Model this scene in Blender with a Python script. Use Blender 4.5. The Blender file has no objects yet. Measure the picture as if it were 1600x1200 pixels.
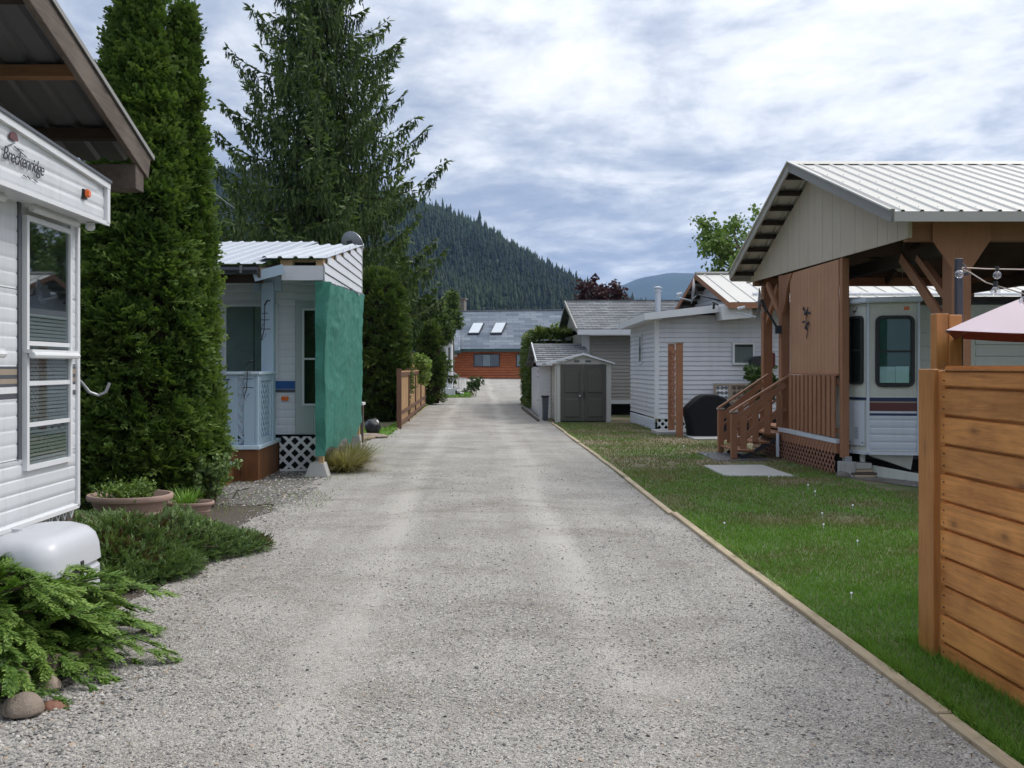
import bpy, math, random
import numpy as np
from mathutils import Vector, Matrix
random.seed(7); rng = np.random.default_rng(7)
S = bpy.context.scene
COL = S.collection
R = math.radians
# ---------------------------------------------------------------- camera
F = 1500.0            # focal length in pixels of the 1600 wide photograph
EYE = 1.6
cd = bpy.data.cameras.new('camera'); cam = bpy.data.objects.new('camera', cd); COL.objects.link(cam)
cd.sensor_width = 36.0; cd.lens = F / 1600 * 36.0
cd.shift_x = 55 / 1600; cd.shift_y = -27 / 1600
cd.clip_start = 0.1; cd.clip_end = 30000
cam.location = (0, 0, EYE); cam.rotation_euler = (R(90), 0, 0)
S.camera = cam
def PX(px, Y): return (px - 745.0) * Y / F
def PZ(py, Y): return EYE + (573.0 - py) * Y / F
# ---------------------------------------------------------------- light
SUN_EL, SUN_AZ = 48, 62      # azimuth measured clockwise from +Y (view direction)
S.view_settings.view_transform = 'Standard'; S.view_settings.look = 'None'
S.view_settings.exposure = 0.43; S.view_settings.gamma = 1
sd = bpy.data.lights.new('sun', 'SUN'); sun = bpy.data.objects.new('sun', sd); COL.objects.link(sun)
sd.energy = 1.3; sd.angle = R(14); sd.color = (1, .95, .88)
_d = Vector((math.sin(R(SUN_AZ))*math.cos(R(SUN_EL)), math.cos(R(SUN_AZ))*math.cos(R(SUN_EL)), math.sin(R(SUN_EL))))
sun.rotation_euler = _d.to_track_quat('Z', 'Y').to_euler(); sun.location = (0, 0, 50)
W = bpy.data.worlds.new('World'); S.world = W; W.use_nodes = True
nt = W.node_tree; nt.nodes.clear()
def mk(t, typ, **k):
    n = t.nodes.new(typ)
    for a, v in k.items(): setattr(n, a, v)
    return n
def math_(t, op, a, b=None, c=None, clamp=False):
    n = t.nodes.new('ShaderNodeMath'); n.operation = op; n.use_clamp = clamp
    for i, v in enumerate((a, b, c)):
        if v is None: continue
        if isinstance(v, (int, float)): n.inputs[i].default_value = v
        else: t.links.new(v, n.inputs[i])
    return n.outputs[0]
def mix_(t, f, a, b, mode='MIX'):
    n = t.nodes.new('ShaderNodeMix'); n.data_type = 'RGBA'; n.blend_type = mode; n.clamp_factor = True
    for s, v in ((n.inputs[0], f), (n.inputs[6], a), (n.inputs[7], b)):
        if isinstance(v, (int, float)): s.default_value = v if s == n.inputs[0] else (v, v, v, 1)
        elif isinstance(v, (tuple, list)): s.default_value = (*v[:3], 1)
        else: t.links.new(v, s)
    return n.outputs[2]
def ramp_(t, f, stops, interp='LINEAR'):
    n = t.nodes.new('ShaderNodeValToRGB'); n.color_ramp.interpolation = interp
    cr = n.color_ramp
    while len(cr.elements) < len(stops): cr.elements.new(0.5)
    for e, (p, c) in zip(cr.elements, stops):
        e.position = p; e.color = (c, c, c, 1) if isinstance(c, (int, float)) else (*c, 1)
    t.links.new(f, n.inputs[0]); return n.outputs[0]
def noise_(t, vec, scale, detail=3, rough=.55, dist=0, dim='3D'):
    n = t.nodes.new('ShaderNodeTexNoise'); n.noise_dimensions = dim
    n.inputs['Scale'].default_value = scale; n.inputs['Detail'].default_value = detail
    n.inputs['Roughness'].default_value = rough; n.inputs['Distortion'].default_value = dist
    if vec is not None: t.links.new(vec, n.inputs['Vector'])
    return n.outputs['Fac']
def map_(t, vec, sc=(1, 1, 1), loc=(0, 0, 0), rot=(0, 0, 0)):
    n = t.nodes.new('ShaderNodeMapping'); n.inputs['Scale'].default_value = sc
    n.inputs['Location'].default_value = loc; n.inputs['Rotation'].default_value = rot
    t.links.new(vec, n.inputs['Vector']); return n.outputs[0]
out = mk(nt, 'ShaderNodeOutputWorld'); bg = mk(nt, 'ShaderNodeBackground'); bg.inputs['Strength'].default_value = .1
tc = mk(nt, 'ShaderNodeTexCoord'); sep = mk(nt, 'ShaderNodeSeparateXYZ'); nt.links.new(tc.outputs['Generated'], sep.inputs[0])
zz = math_(nt, 'MAXIMUM', sep.outputs[2], 0.0); den = math_(nt, 'ADD', zz, .10)
cx = math_(nt, 'DIVIDE', sep.outputs[0], den); cy = math_(nt, 'DIVIDE', sep.outputs[1], den)
cmb = mk(nt, 'ShaderNodeCombineXYZ'); nt.links.new(cx, cmb.inputs[0]); nt.links.new(cy, cmb.inputs[1])
v = map_(nt, cmb.outputs[0], (1, .80, 1), (5.3, 2.9, 0))
n_big = noise_(nt, v, .55, 2, .5)
n_mid = noise_(nt, v, 2.1, 9, .62, .25)
n_fin = noise_(nt, v, 5.5, 7, .58, .1)
# broken bright cloud towards the sun side, smoother grey-blue cloud elsewhere
sdot = mk(nt, 'ShaderNodeVectorMath', operation='DOT_PRODUCT'); nt.links.new(tc.outputs['Generated'], sdot.inputs[0]); sdot.inputs[1].default_value = tuple(_d)
side = math_(nt, 'MULTIPLY_ADD', sdot.outputs['Value'], .50, -.24)
e = math_(nt, 'MULTIPLY_ADD', n_mid, 1.2, math_(nt, 'MULTIPLY_ADD', n_fin, .42, math_(nt, 'MULTIPLY', n_big, .5)))
e = math_(nt, 'ADD', e, side)
elv = math_(nt, 'MULTIPLY_ADD', math_(nt, 'MINIMUM', zz, .35), .55, 0)
e = math_(nt, 'ADD', e, elv)
cl = ramp_(nt, math_(nt, 'MULTIPLY', e, .62), [(.55, (2.9, 3.4, 4.4)), (.65, (3.7, 4.2, 5.2)), (.74, (5.3, 5.7, 6.4)), (.83, (7.6, 7.8, 8.1)), (.94, (9.4, 9.4, 9.4))])
sky = mk(nt, 'ShaderNodeTexSky', sky_type='NISHITA', sun_disc=False)
sky.sun_elevation = R(SUN_EL); sky.sun_rotation = R(SUN_AZ)
c = mix_(nt, .93, sky.outputs[0], cl)
zen = math_(nt, 'MULTIPLY_ADD', math_(nt, 'MAXIMUM', math_(nt, 'SUBTRACT', zz, .3), 0), 1.25, 1.0)
c = mix_(nt, 1.0, c, zen, 'MULTIPLY')
nt.links.new(c, bg.inputs['Color']); nt.links.new(bg.outputs[0], out.inputs[0])
# ---------------------------------------------------------------- object helpers
def tag(o, label=None, cat=None, group=None, kind=None):
    if label: o['label'] = label
    if cat: o['category'] = cat
    if group: o['group'] = group
    if kind: o['kind'] = kind
    return o
def empty(name, loc, label, cat, group=None):
    o = bpy.data.objects.new(name, None); COL.objects.link(o); o.location = loc
    o.empty_display_size = .2
    return tag(o, label, cat, group)
def wloc(o):
    v = Vector(o.location)
    while o.parent: o = o.parent; v += Vector(o.location)
    return v
def put(name, me, parent=None):
    o = bpy.data.objects.new(name, me); COL.objects.link(o)
    if parent:
        o.parent = parent; o.location = -wloc(parent)
    return o
def again(o, dx=0, dy=0, dz=0):
    c = o.copy(); COL.objects.link(c); c.location = Vector(o.location) + Vector((dx, dy, dz)); return c
class MB:
    def __init__(s): s.v = []; s.f = []
    def add(s, vs, fs):
        b = len(s.v); s.v += [tuple(p) for p in vs]; s.f += [tuple(b + i for i in f) for f in fs]; return s
    def box(s, x0, x1, y0, y1, z0, z1):
        return s.add([(x0,y0,z0),(x1,y0,z0),(x1,y1,z0),(x0,y1,z0),(x0,y0,z1),(x1,y0,z1),(x1,y1,z1),(x0,y1,z1)],
                     [(3,2,1,0),(4,5,6,7),(0,1,5,4),(1,2,6,5),(2,3,7,6),(3,0,4,7)])
    def fb(s, o, u, n, u0, u1, n0, n1, z0, z1):
        o, u, n = Vector(o), Vector(u), Vector(n)
        P = lambda a, b, c: o + u*a + n*b + Vector((0, 0, c))
        vs = [P(u0,n0,z0),P(u1,n0,z0),P(u1,n1,z0),P(u0,n1,z0),P(u0,n0,z1),P(u1,n0,z1),P(u1,n1,z1),P(u0,n1,z1)]
        fs = [(3,2,1,0),(4,5,6,7),(0,1,5,4),(1,2,6,5),(2,3,7,6),(3,0,4,7)]
        if u.cross(n).z < 0: fs = [f[::-1] for f in fs]
        return s.add(vs, fs)
    def bar(s, a, b, w, h, up=(0, 0, 1)):
        a, b = Vector(a), Vector(b); d = (b - a).normalized(); up = Vector(up)
        if abs(d.dot(up)) > .98: up = Vector((0, 1, 0))
        x = d.cross(up).normalized(); y = x.cross(d).normalized()
        vs = [p + x*(w/2*i) + y*(h/2*j) for p in (a, b) for i, j in ((-1,-1),(1,-1),(1,1),(-1,1))]
        return s.add(vs, [(0,1,2,3),(7,6,5,4),(0,4,5,1),(1,5,6,2),(2,6,7,3),(3,7,4,0)])
    def tube(s, pts, r, n=8, cap=True):
        pts = [Vector(p) for p in pts]; rr = r if isinstance(r, (list, tuple)) else [r]*len(pts)
        vs = []; ref = None
        for i, p in enumerate(pts):
            d = (pts[min(i+1, len(pts)-1)] - pts[max(i-1, 0)]).normalized()
            if ref is None: ref = Vector((0,0,1)) if abs(d.z) < .9 else Vector((1,0,0))
            x = d.cross(ref).normalized(); y = x.cross(d).normalized(); ref = y if abs(y.dot(d)) < .9 else ref
            vs += [p + (x*math.cos(2*math.pi*k/n) + y*math.sin(2*math.pi*k/n))*rr[i] for k in range(n)]
        fs = []
        for i in range(len(pts)-1):
            for k in range(n):
                a = i*n+k; b = i*n+(k+1) % n; fs.append((a, b, b+n, a+n))
        if cap: fs += [tuple(range(n))[::-1], tuple((len(pts)-1)*n+k for k in range(n))]
        return s.add(vs, fs)
    def lathe(s, c, prof, n=24, ry=1.0):
        c = Vector(c); vs = []
        for r, z in prof: vs += [c + Vector((r*math.cos(2*math.pi*k/n), ry*r*math.sin(2*math.pi*k/n), z)) for k in range(n)]
        fs = []
        for i in range(len(prof)-1):
            for k in range(n):
                a = i*n+k; b = i*n+(k+1) % n; fs.append((a, b, b+n, a+n))
        fs += [tuple(range(n))[::-1], tuple((len(prof)-1)*n+k for k in range(n))]
        return s.add(vs, fs)
    def prism(s, poly, d):
        d = Vector(d); n = len(poly); P = [Vector(p) for p in poly]
        return s.add(P + [p + d for p in P], [tuple(range(n))[::-1], tuple(range(n, 2*n))] + [(i, (i+1) % n, (i+1) % n+n, i+n) for i in range(n)])
    def build(s, name, mat, parent=None, smooth=False, bevel=0, seg=1):
        me = bpy.data.meshes.new(name); me.from_pydata(s.v, [], s.f)
        import bmesh
        bm = bmesh.new(); bm.from_mesh(me)
        bmesh.ops.recalc_face_normals(bm, faces=bm.faces)
        if bevel: bmesh.ops.bevel(bm, geom=list(bm.edges), offset=bevel, segments=seg, affect='EDGES', clamp_overlap=True)
        bm.to_mesh(me); bm.free()
        me.materials.append(mat)
        if smooth:
            me.polygons.foreach_set('use_smooth', [True]*len(me.polygons))
            try: me.set_sharp_from_angle(angle=R(40))
            except Exception: pass
        return put(name, me, parent)
def raw_mesh(name, V, T, mat, parent=None, tone=None, smooth=False):
    me = bpy.data.meshes.new(name); V = np.asarray(V, np.float32); T = np.asarray(T, np.int32)
    me.vertices.add(len(V)); me.vertices.foreach_set('co', V.ravel())
    k = T.shape[1]; me.loops.add(T.size); me.loops.foreach_set('vertex_index', T.ravel())
    me.polygons.add(len(T)); me.polygons.foreach_set('loop_start', np.arange(0, T.size, k, dtype=np.int32))
    try: me.polygons.foreach_set('loop_total', np.full(len(T), k, np.int32))
    except Exception: pass
    if smooth: me.polygons.foreach_set('use_smooth', np.ones(len(T), bool))
    if tone is not None:
        a = me.attributes.new('tone', 'FLOAT', 'POINT'); a.data.foreach_set('value', np.asarray(tone, np.float32))
    me.update(calc_edges=True); me.materials.append(mat)
    return put(name, me, parent)
def basis(d, roll=None):
    """rotation matrices whose local Y looks along d, local Z the most upright normal, turned by roll"""
    d = d / np.linalg.norm(d, axis=1, keepdims=True); N = len(d)
    ref = np.tile([0., 0, 1], (N, 1)); ref[np.abs(d[:, 2]) > .95] = [1, 0, 0]
    x = np.cross(d, ref); x /= np.linalg.norm(x, axis=1, keepdims=True); z = np.cross(x, d)
    if roll is not None:
        c, s_ = np.cos(roll)[:, None], np.sin(roll)[:, None]
        x, z = x*c + z*s_, z*c - x*s_
    return np.stack([x, d, z], axis=2)
def scatter(name, protos, pos, Rm, scale, tone, mat, parent=None, tonegrad=None):
    """one real mesh out of many small pieces; protos: list of (V, T, t) with t a tone offset per vertex"""
    Vs, Ts, Tn = [], [], []; base = 0
    idx = rng.integers(0, len(protos), len(pos))
    scale = np.asarray(scale)
    if scale.ndim == 1: scale = np.repeat(scale[:, None], 3, 1)
    for k, (V, T, t) in enumerate(protos):
        m = idx == k; n = m.sum()
        if n == 0: continue
        P = np.einsum('nij,nvj->nvi', Rm[m], V[None]*scale[m][:, None, :]) + pos[m][:, None, :]
        Vs.append(P.reshape(-1, 3)); Ts.append((T[None] + (np.arange(n)*len(V))[:, None, None] + base).reshape(-1, 3))
        Tn.append((tone[m][:, None] + t[None]).ravel()); base += n*len(V)
    return raw_mesh(name, np.concatenate(Vs), np.concatenate(Ts), mat, parent, np.concatenate(Tn))
# ---------------------------------------------------------------- materials
MATS = {}
def base_mat(name):
    m = bpy.data.materials.new(name); m.use_nodes = True; t = m.node_tree
    b = t.nodes['Principled BSDF']; MATS[name] = m
    g = t.nodes.new('ShaderNodeNewGeometry'); oi = t.nodes.new('ShaderNodeObjectInfo')
    return m, t, b, g.outputs['Position'], oi.outputs['Random']
def bump_(t, b, h, dist, strength=1):
    n = t.nodes.new('ShaderNodeBump'); n.inputs['Distance'].default_value = dist; n.inputs['Strength'].default_value = strength
    t.links.new(h, n.inputs['Height']); t.links.new(n.outputs[0], b.inputs['Normal'])
def plain(name, c, rough=.6, var=.12, scale=3, fine=60, bump=.001, rnd=.06, metal=0, spec=.5, dirt=None, dirt_amt=.3):
    m, t, b, pos, rn = base_mat(name)
    lo = tuple(x*(1-var) for x in c); hi = tuple(min(1, x*(1+var)) for x in c)
    col = mix_(t, noise_(t, pos, scale, 5, .6), lo, hi)
    if dirt:
        f = ramp_(t, noise_(t, map_(t, pos, (1.6, 1.6, .16)), scale*3, 8, .72), [(.50, 0.0), (.72, 1.0)])
        col = mix_(t, math_(t, 'MULTIPLY', f, dirt_amt), col, dirt)
    br = math_(t, 'MULTIPLY_ADD', rn, rnd*2, 1-rnd)
    col = mix_(t, 1, col, br, 'MULTIPLY')
    t.links.new(col, b.inputs['Base Color']); b.inputs['Metallic'].default_value = metal
    b.inputs['Specular IOR Level'].default_value = spec
    r = math_(t, 'MULTIPLY_ADD', noise_(t, pos, fine*.3, 3), .2, rough-.1, clamp=True); t.links.new(r, b.inputs['Roughness'])
    if bump: bump_(t, b, noise_(t, pos, fine, 4), bump, .6)
    return m
def wood(name, lo, hi, axis='z', grain=34, knots=True, rough=.6, rnd=.14, bump=.0015, spec=.3):
    m, t, b, pos, rn = base_mat(name)
    off = mk(t, 'ShaderNodeCombineXYZ'); t.links.new(math_(t, 'MULTIPLY', rn, 37.0), off.inputs[0]); t.links.new(math_(t, 'MULTIPLY', rn, 91.0), off.inputs[2])
    va = mk(t, 'ShaderNodeVectorMath', operation='ADD'); t.links.new(pos, va.inputs[0]); t.links.new(off.outputs[0], va.inputs[1])
    sc = {'x': (.06, 1, 1), 'y': (1, .06, 1), 'z': (1, 1, .06)}[axis]
    pv = map_(t, va.outputs[0], sc)
    g = math_(t, 'ADD', math_(t, 'MULTIPLY', noise_(t, pv, grain, 8, .72, .5), .7), math_(t, 'MULTIPLY', noise_(t, map_(t, pv, (1, 1, 1) if axis == 'x' else (1, 1, 1)), grain*4.5, 4, .7), .3)); g2 = noise_(t, va.outputs[0], 2.2, 3)
    f = math_(t, 'ADD', math_(t, 'MULTIPLY', g, .75), math_(t, 'MULTIPLY', g2, .45))
    col = mix_(t, ramp_(t, f, [(.42, 0.0), (.70, 1.0)]), lo, hi)
    if knots:
        vo = mk(t, 'ShaderNodeTexVoronoi'); vo.inputs['Scale'].default_value = 5.2
        ks = {'x': (.45, 1, 1), 'y': (1, .45, 1), 'z': (1, 1, .45)}[axis]
        t.links.new(map_(t, va.outputs[0], ks), vo.inputs['Vector'])
        kf = ramp_(t, vo.outputs['Distance'], [(.03, 1.0), (.11, .35), (.22, 0.0)])
        col = mix_(t, math_(t, 'MULTIPLY', kf, .7), col, tuple(x*.35 for x in lo))
    br = math_(t, 'MULTIPLY_ADD', rn, rnd*2, 1-rnd); col = mix_(t, 1, col, br, 'MULTIPLY')
    t.links.new(col, b.inputs['Base Color']); b.inputs['Roughness'].default_value = rough; b.inputs['Specular IOR Level'].default_value = spec
    bump_(t, b, g, bump, .7); return m
def leaf(name, stops, rough=.55, sss=.0, scale=1.2, spec=.35):
    """foliage: the tone attribute (age and kind of the leaf) picks the colour"""
    m, t, b, pos, rn = base_mat(name)
    at = mk(t, 'ShaderNodeAttribute', attribute_name='tone')
    f = math_(t, 'ADD', at.outputs['Fac'], math_(t, 'MULTIPLY_ADD', noise_(t, pos, scale, 4), .5, -.25))
    col = ramp_(t, f, stops)
    t.links.new(col, b.inputs['Base Color']); b.inputs['Roughness'].default_value = rough; b.inputs['Specular IOR Level'].default_value = spec
    tr = mk(t, 'ShaderNodeBsdfTranslucent'); t.links.new(mix_(t, 1, col, (1.1, 1.25, .6), 'MULTIPLY'), tr.inputs[0])
    mx = mk(t, 'ShaderNodeMixShader'); mx.inputs[0].default_value = .22
    t.links.new(b.outputs[0], mx.inputs[1]); t.links.new(tr.outputs[0], mx.inputs[2])
    t.links.new(mx.outputs[0], t.nodes['Material Output'].inputs[0]); return m
def glass_mat(name, tint=(.75, .8, .8), refl=.35):
    m, t, b, pos, rn = base_mat(name)
    gl = mk(t, 'ShaderNodeBsdfGlossy'); gl.inputs['Roughness'].default_value = .02; gl.inputs['Color'].default_value = (.8, .82, .85, 1) if refl > .2 else (.5, .52, .55, 1)
    tp = mk(t, 'ShaderNodeBsdfTransparent'); tp.inputs[0].default_value = (*tint, 1)
    lw = mk(t, 'ShaderNodeLayerWeight'); lw.inputs[0].default_value = .5; fr = math_(t, 'MULTIPLY_ADD', math_(t, 'POWER', lw.outputs['Facing'], 4.0), .9, .045)
    mx = mk(t, 'ShaderNodeMixShader'); t.links.new(math_(t, 'MULTIPLY_ADD', fr, 1.0, refl*.22, clamp=True), mx.inputs[0])
    t.links.new(tp.outputs[0], mx.inputs[1]); t.links.new(gl.outputs[0], mx.inputs[2])
    t.links.new(mx.outputs[0], t.nodes['Material Output'].inputs[0]); return m
M_white = plain('white siding', (.64, .66, .685), .4, .05, 1.5, 40, .0006, .02, dirt=(.33, .31, .27), dirt_amt=.28)
M_whitetrim = plain('white trim', (.68, .69, .705), .45, .04, 2, 40, .0004, .02, dirt=(.5, .48, .43), dirt_amt=.15)
M_vinyl = plain('white vinyl lap', (.61, .62, .655), .45, .05, 1.2, 50, .0005, .03, dirt=(.30, .30, .28), dirt_amt=.26)
M_cream = plain('cream fibreglass', (.60, .61, .54), .4, .06, 1.5, 30, .0006, .02, dirt=(.35, .34, .28), dirt_amt=.25)
M_coolwhite = plain('cool white metal', (.60, .64, .70), .35, .05, 1.5, 30, .0006, .02, dirt=(.36, .37, .37), dirt_amt=.25)
M_plastic = plain('white plastic cover', (.52, .53, .565), .35, .03, 4, 25, .0005, .0)
M_black = plain('black rubber', (.018, .018, .02), .5, .2)
M_groove = plain('panel groove', (.31, .16, .09), .7)
M_groove2 = plain('beige groove', (.33, .29, .235), .7)
M_blackcloth = plain('black grill cloth', (.012, .013, .015), .75, .3, 6, 90, .004, spec=.2)
M_dark = plain('painted void shade', (.012, .012, .012), .9, .2)  # near-black colour that paints in the shade of hollows
M_steel = plain('grey steel', (.35, .36, .38), .4, .15, 6, 60, .0005, metal=.7)
M_darksteel = plain('dark steel', (.045, .048, .06), .45, .2, metal=.3)
M_brown = wood('brown painted wood', (.26, .118, .062), (.345, .165, .090), 'z', 40, False, .6, .06, .0008)
M_panel = wood('tan panel paint', (.36, .185, .105), (.45, .245, .145), 'z', 50, False, .65, .02, .0005)
M_brownh = wood('brown painted rail', (.25, .115, .062), (.33, .16, .088), 'x', 40, False, .6, .08, .0008)
M_beigewood = wood('beige gable boards', (.46, .39, .30), (.52, .45, .355), 'z', 55, False, .7, .03, .0008)
M_cedar = wood('cedar fence boards', (.27, .095, .022), (.66, .295, .085), 'y', 30, True, .55, .2, .0018, .4)
M_cedarpost = wood('cedar post', (.30, .115, .028), (.50, .22, .065), 'z', 34, True, .5, .1, .0015, .4)
M_weathered = wood('weathered rafter', (.055, .042, .034), (.145, .115, .095), 'y', 30, True, .8, .1, .003)
M_purlin = wood('brown purlin', (.16, .075, .035), (.27, .14, .07), 'x', 30, True, .75, .12, .002)
M_darkwood = wood('dark rafters', (.022, .014, .010), (.05, .034, .024), 'x', 30, False, .85, .1)
M_edge = wood('pale edging timber', (.27, .21, .135), (.46, .37, .25), 'y', 40, True, .75, .12, .002)
M_newlumber = wood('new lumber', (.42, .27, .13), (.58, .40, .22), 'x', 30, True, .7, .1)
M_redwood = wood('red brown deck skirt', (.11, .042, .016), (.19, .08, .03), 'z', 40, True, .6, .05)
M_fencefar = wood('tan fence boards', (.30, .175, .08), (.44, .28, .14), 'z', 30, True, .65, .1)
M_fencebrown = wood('brown fence frame', (.11, .055, .035), (.17, .09, .06), 'z', 30, False, .7, .1)
M_porch = plain('pale blue paint', (.36, .47, .57), .5, .05, 2, 40, .0006, .03, dirt=(.25, .27, .28), dirt_amt=.12)
M_porchtop = plain('pale blue rail top', (.50, .60, .68), .5, .05, 2, 40, .0006, .03)
M_lattice = plain('brown lattice', (.30, .145, .095), .7, .12)
M_concrete = plain('concrete', (.36, .355, .34), .85, .15, 5, 120, .003, dirt=(.2, .19, .17), dirt_amt=.4)
M_terracotta = plain('terracotta plastic', (.40, .27, .22), .6, .07, 6, 60, .001, .03, dirt=(.25, .2, .17), dirt_amt=.3)
M_soil = plain('soil', (.05, .036, .024), .95, .4, 20, 120, .02)
M_logh = wood('red log boards', (.36, .10, .038), (.52, .17, .07), 'x', 20, False, .6, .04)
M_teal = plain('teal trim', (.02, .06, .055), .5)
M_skyl = plain('skylight', (.62, .66, .68), .15, .05)
M_beigevinyl = plain('beige vinyl lap', (.335, .315, .28), .5, .05, 1.2, 50, .0005, .03)
M_shedbeige = plain('shed beige plastic', (.52, .51, .46), .5, .05)
M_sheddoor = plain('shed door grey brown', (.085, .080, .064), .5, .06, 4, 60, .0006)
M_orange = plain('amber lens', (.75, .16, .03), .25, .05)
M_blue = plain('blue stripe', (.02, .09, .28), .4, .05)
M_navy = plain('navy stripe', (.015, .03, .09), .45, .05)
M_maroon = plain('maroon stripe', (.11, .03, .03), .45, .1)
M_tan = plain('tan stripe', (.32, .26, .20), .45, .1)
M_greystripe = plain('grey stripe', (.08, .085, .1), .45, .1)
M_ink = plain('black print', (.02, .02, .025), .5, .05)
M_pink = plain('pink parasol cloth', (.68, .55, .565), .8, .05, 3, 200, .001)
M_red = plain('red cloth', (.28, .02, .015), .8, .08)
M_darkred = plain('dark red paint', (.09, .008, .012), .5, .08)
M_paper = plain('white paper', (.85, .87, .9), .7, .03)
M_blind = plain('window blind', (.05, .13, .115), .6, .05)
M_blindw = plain('white blind', (.55, .55, .54), .6, .05)
M_curtain = plain('pale curtain', (.58, .60, .60), .8, .06)
M_greendoor = plain('pale door', (.42, .47, .46), .5, .04)
M_bag = plain('black bin bag', (.015, .017, .02), .25, .2)
M_lamp = plain('cream lamp bowl', (.55, .47, .33), .4, .05)
M_glass = glass_mat('window glass')
M_glass2 = glass_mat('tinted glass', (.82, .92, .90), .1)
M_bulb = glass_mat('bulb glass', (.85, .86, .88), .5)
M_bark = wood('bark', (.05, .036, .026), (.12, .09, .068), 'z', 22, False, .9, .1, .012)
M_twig = plain('twig', (.07, .05, .035), .9, .2)
M_stonew = plain('chimney stone', (.16, .14, .125), .85, .3, 4, 30, .01, .2)
M_rock = plain('river rock', (.27, .215, .165), .75, .45, 9, 60, .012, .15, dirt=(.12, .1, .085), dirt_amt=.7)
M_redrock = plain('reddish rock', (.20, .095, .062), .8, .3, 8, 60, .004, .1)
M_log = wood('old log', (.065, .05, .036), (.15, .12, .09), 'x', 18, False, .9, .1, .006)
def rib_metal(name, c, rough, metal, stain=None, amt=.5):
    m, t, b, pos, rn = base_mat(name)
    col = mix_(t, noise_(t, pos, 1.1, 4), tuple(x*.9 for x in c), tuple(min(1, x*1.06) for x in c))
    if stain:
        f = ramp_(t, noise_(t, map_(t, pos, (.5, 1.6, 1.6)), 1.3, 6, .7), [(.6, 0.0), (.74, 1.0)])
        col = mix_(t, math_(t, 'MULTIPLY', f, amt), col, stain)
    col = mix_(t, 1, col, math_(t, 'MULTIPLY_ADD', rn, .08, .96), 'MULTIPLY')
    t.links.new(col, b.inputs['Base Color']); b.inputs['Metallic'].default_value = metal
    t.links.new(math_(t, 'MULTIPLY_ADD', noise_(t, pos, 9, 3), .25, rough-.12, clamp=True), b.inputs['Roughness']); return m
M_roofw = rib_metal('cream metal roofing', (.58, .56, .51), .45, .1)
M_roofg = rib_metal('galvanised roofing', (.40, .43, .48), .5, .25, (.36, .22, .13), .5)
M_roofn = rib_metal('new white roofing', (.47, .50, .545), .5, .1)
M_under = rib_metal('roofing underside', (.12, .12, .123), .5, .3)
M_trimb = rib_metal('beige roof trim', (.40, .38, .345), .5, .1)
M_trimd = rib_metal('grey rake trim', (.27, .26, .245), .5, .1)
def shingle_mat(name, lo, hi, row=.14, wd=.3):
    m, t, b, pos, rn = base_mat(name)
    sp = mk(t, 'ShaderNodeSeparateXYZ'); t.links.new(pos, sp.inputs[0])
    cb = mk(t, 'ShaderNodeCombineXYZ'); t.links.new(sp.outputs[0], cb.inputs[0]); t.links.new(math_(t, 'MULTIPLY', sp.outputs[2], 2.0), cb.inputs[1])
    br = mk(t, 'ShaderNodeTexBrick'); t.links.new(cb.outputs[0], br.inputs['Vector']); br.inputs['Scale'].default_value = 1
    br.inputs['Brick Width'].default_value = wd; br.inputs['Row Height'].default_value = row; br.inputs['Mortar Size'].default_value = .012
    br.inputs['Color1'].default_value = (*lo, 1); br.inputs['Color2'].default_value = (*hi, 1); br.inputs['Mortar'].default_value = (*[x*.45 for x in lo], 1)
    col = mix_(t, .30, br.outputs[0], mix_(t, noise_(t, pos, 6, 5, .7), lo, hi))
    t.links.new(col, b.inputs['Base Color']); b.inputs['Roughness'].default_value = .9
    bump_(t, b, noise_(t, pos, 60, 3), .004); return m
M_shg = shingle_mat('grey shingles', (.13, .135, .14), (.30, .31, .32))
M_shb = shingle_mat('blue grey shingles', (.09, .115, .15), (.26, .29, .325), .42, 1.0)
M_shd = shingle_mat('dark shingles', (.10, .105, .11), (.24, .25, .26), .13, .28)
def tarp_mat():
    m, t, b, pos, rn = base_mat('green tarp')
    col = mix_(t, noise_(t, pos, 1.6, 5, .6), (.045, .22, .165), (.085, .33, .255))
    wv = noise_(t, map_(t, pos, (1, 40, 40)), 4, 2)
    f2 = ramp_(t, noise_(t, pos, 5, 8, .75), [(.55, 0.0), (.8, 1.0)])
    col = mix_(t, math_(t, 'MULTIPLY', f2, .35), col, (.16, .42, .34))
    t.links.new(col, b.inputs['Base Color']); b.inputs['Roughness'].default_value = .52
    rg = math_(t, 'SUBTRACT', 1.0, math_(t, 'MULTIPLY', math_(t, 'ABSOLUTE', math_(t, 'SUBTRACT', noise_(t, map_(t, pos, (1, 1.5, .8), (0, 0, 0), (.5, 0, 0)), 2.4, 4, .5, .4), .5)), 9.0), clamp=True)
    h = math_(t, 'ADD', math_(t, 'MULTIPLY', noise_(t, pos, 6.0, 6, .65, .8), .7), math_(t, 'ADD', math_(t, 'MULTIPLY', rg, .22), math_(t, 'MULTIPLY', wv, .05)))
    bump_(t, b, h, .04, .7)
    tr = mk(t, 'ShaderNodeBsdfTranslucent'); t.links.new(col, tr.inputs[0])
    mx = mk(t, 'ShaderNodeMixShader'); mx.inputs[0].default_value = .38
    t.links.new(b.outputs[0], mx.inputs[1]); t.links.new(tr.outputs[0], mx.inputs[2]); t.links.new(mx.outputs[0], t.nodes['Material Output'].inputs[0])
    return m
M_tarp = tarp_mat()
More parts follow.
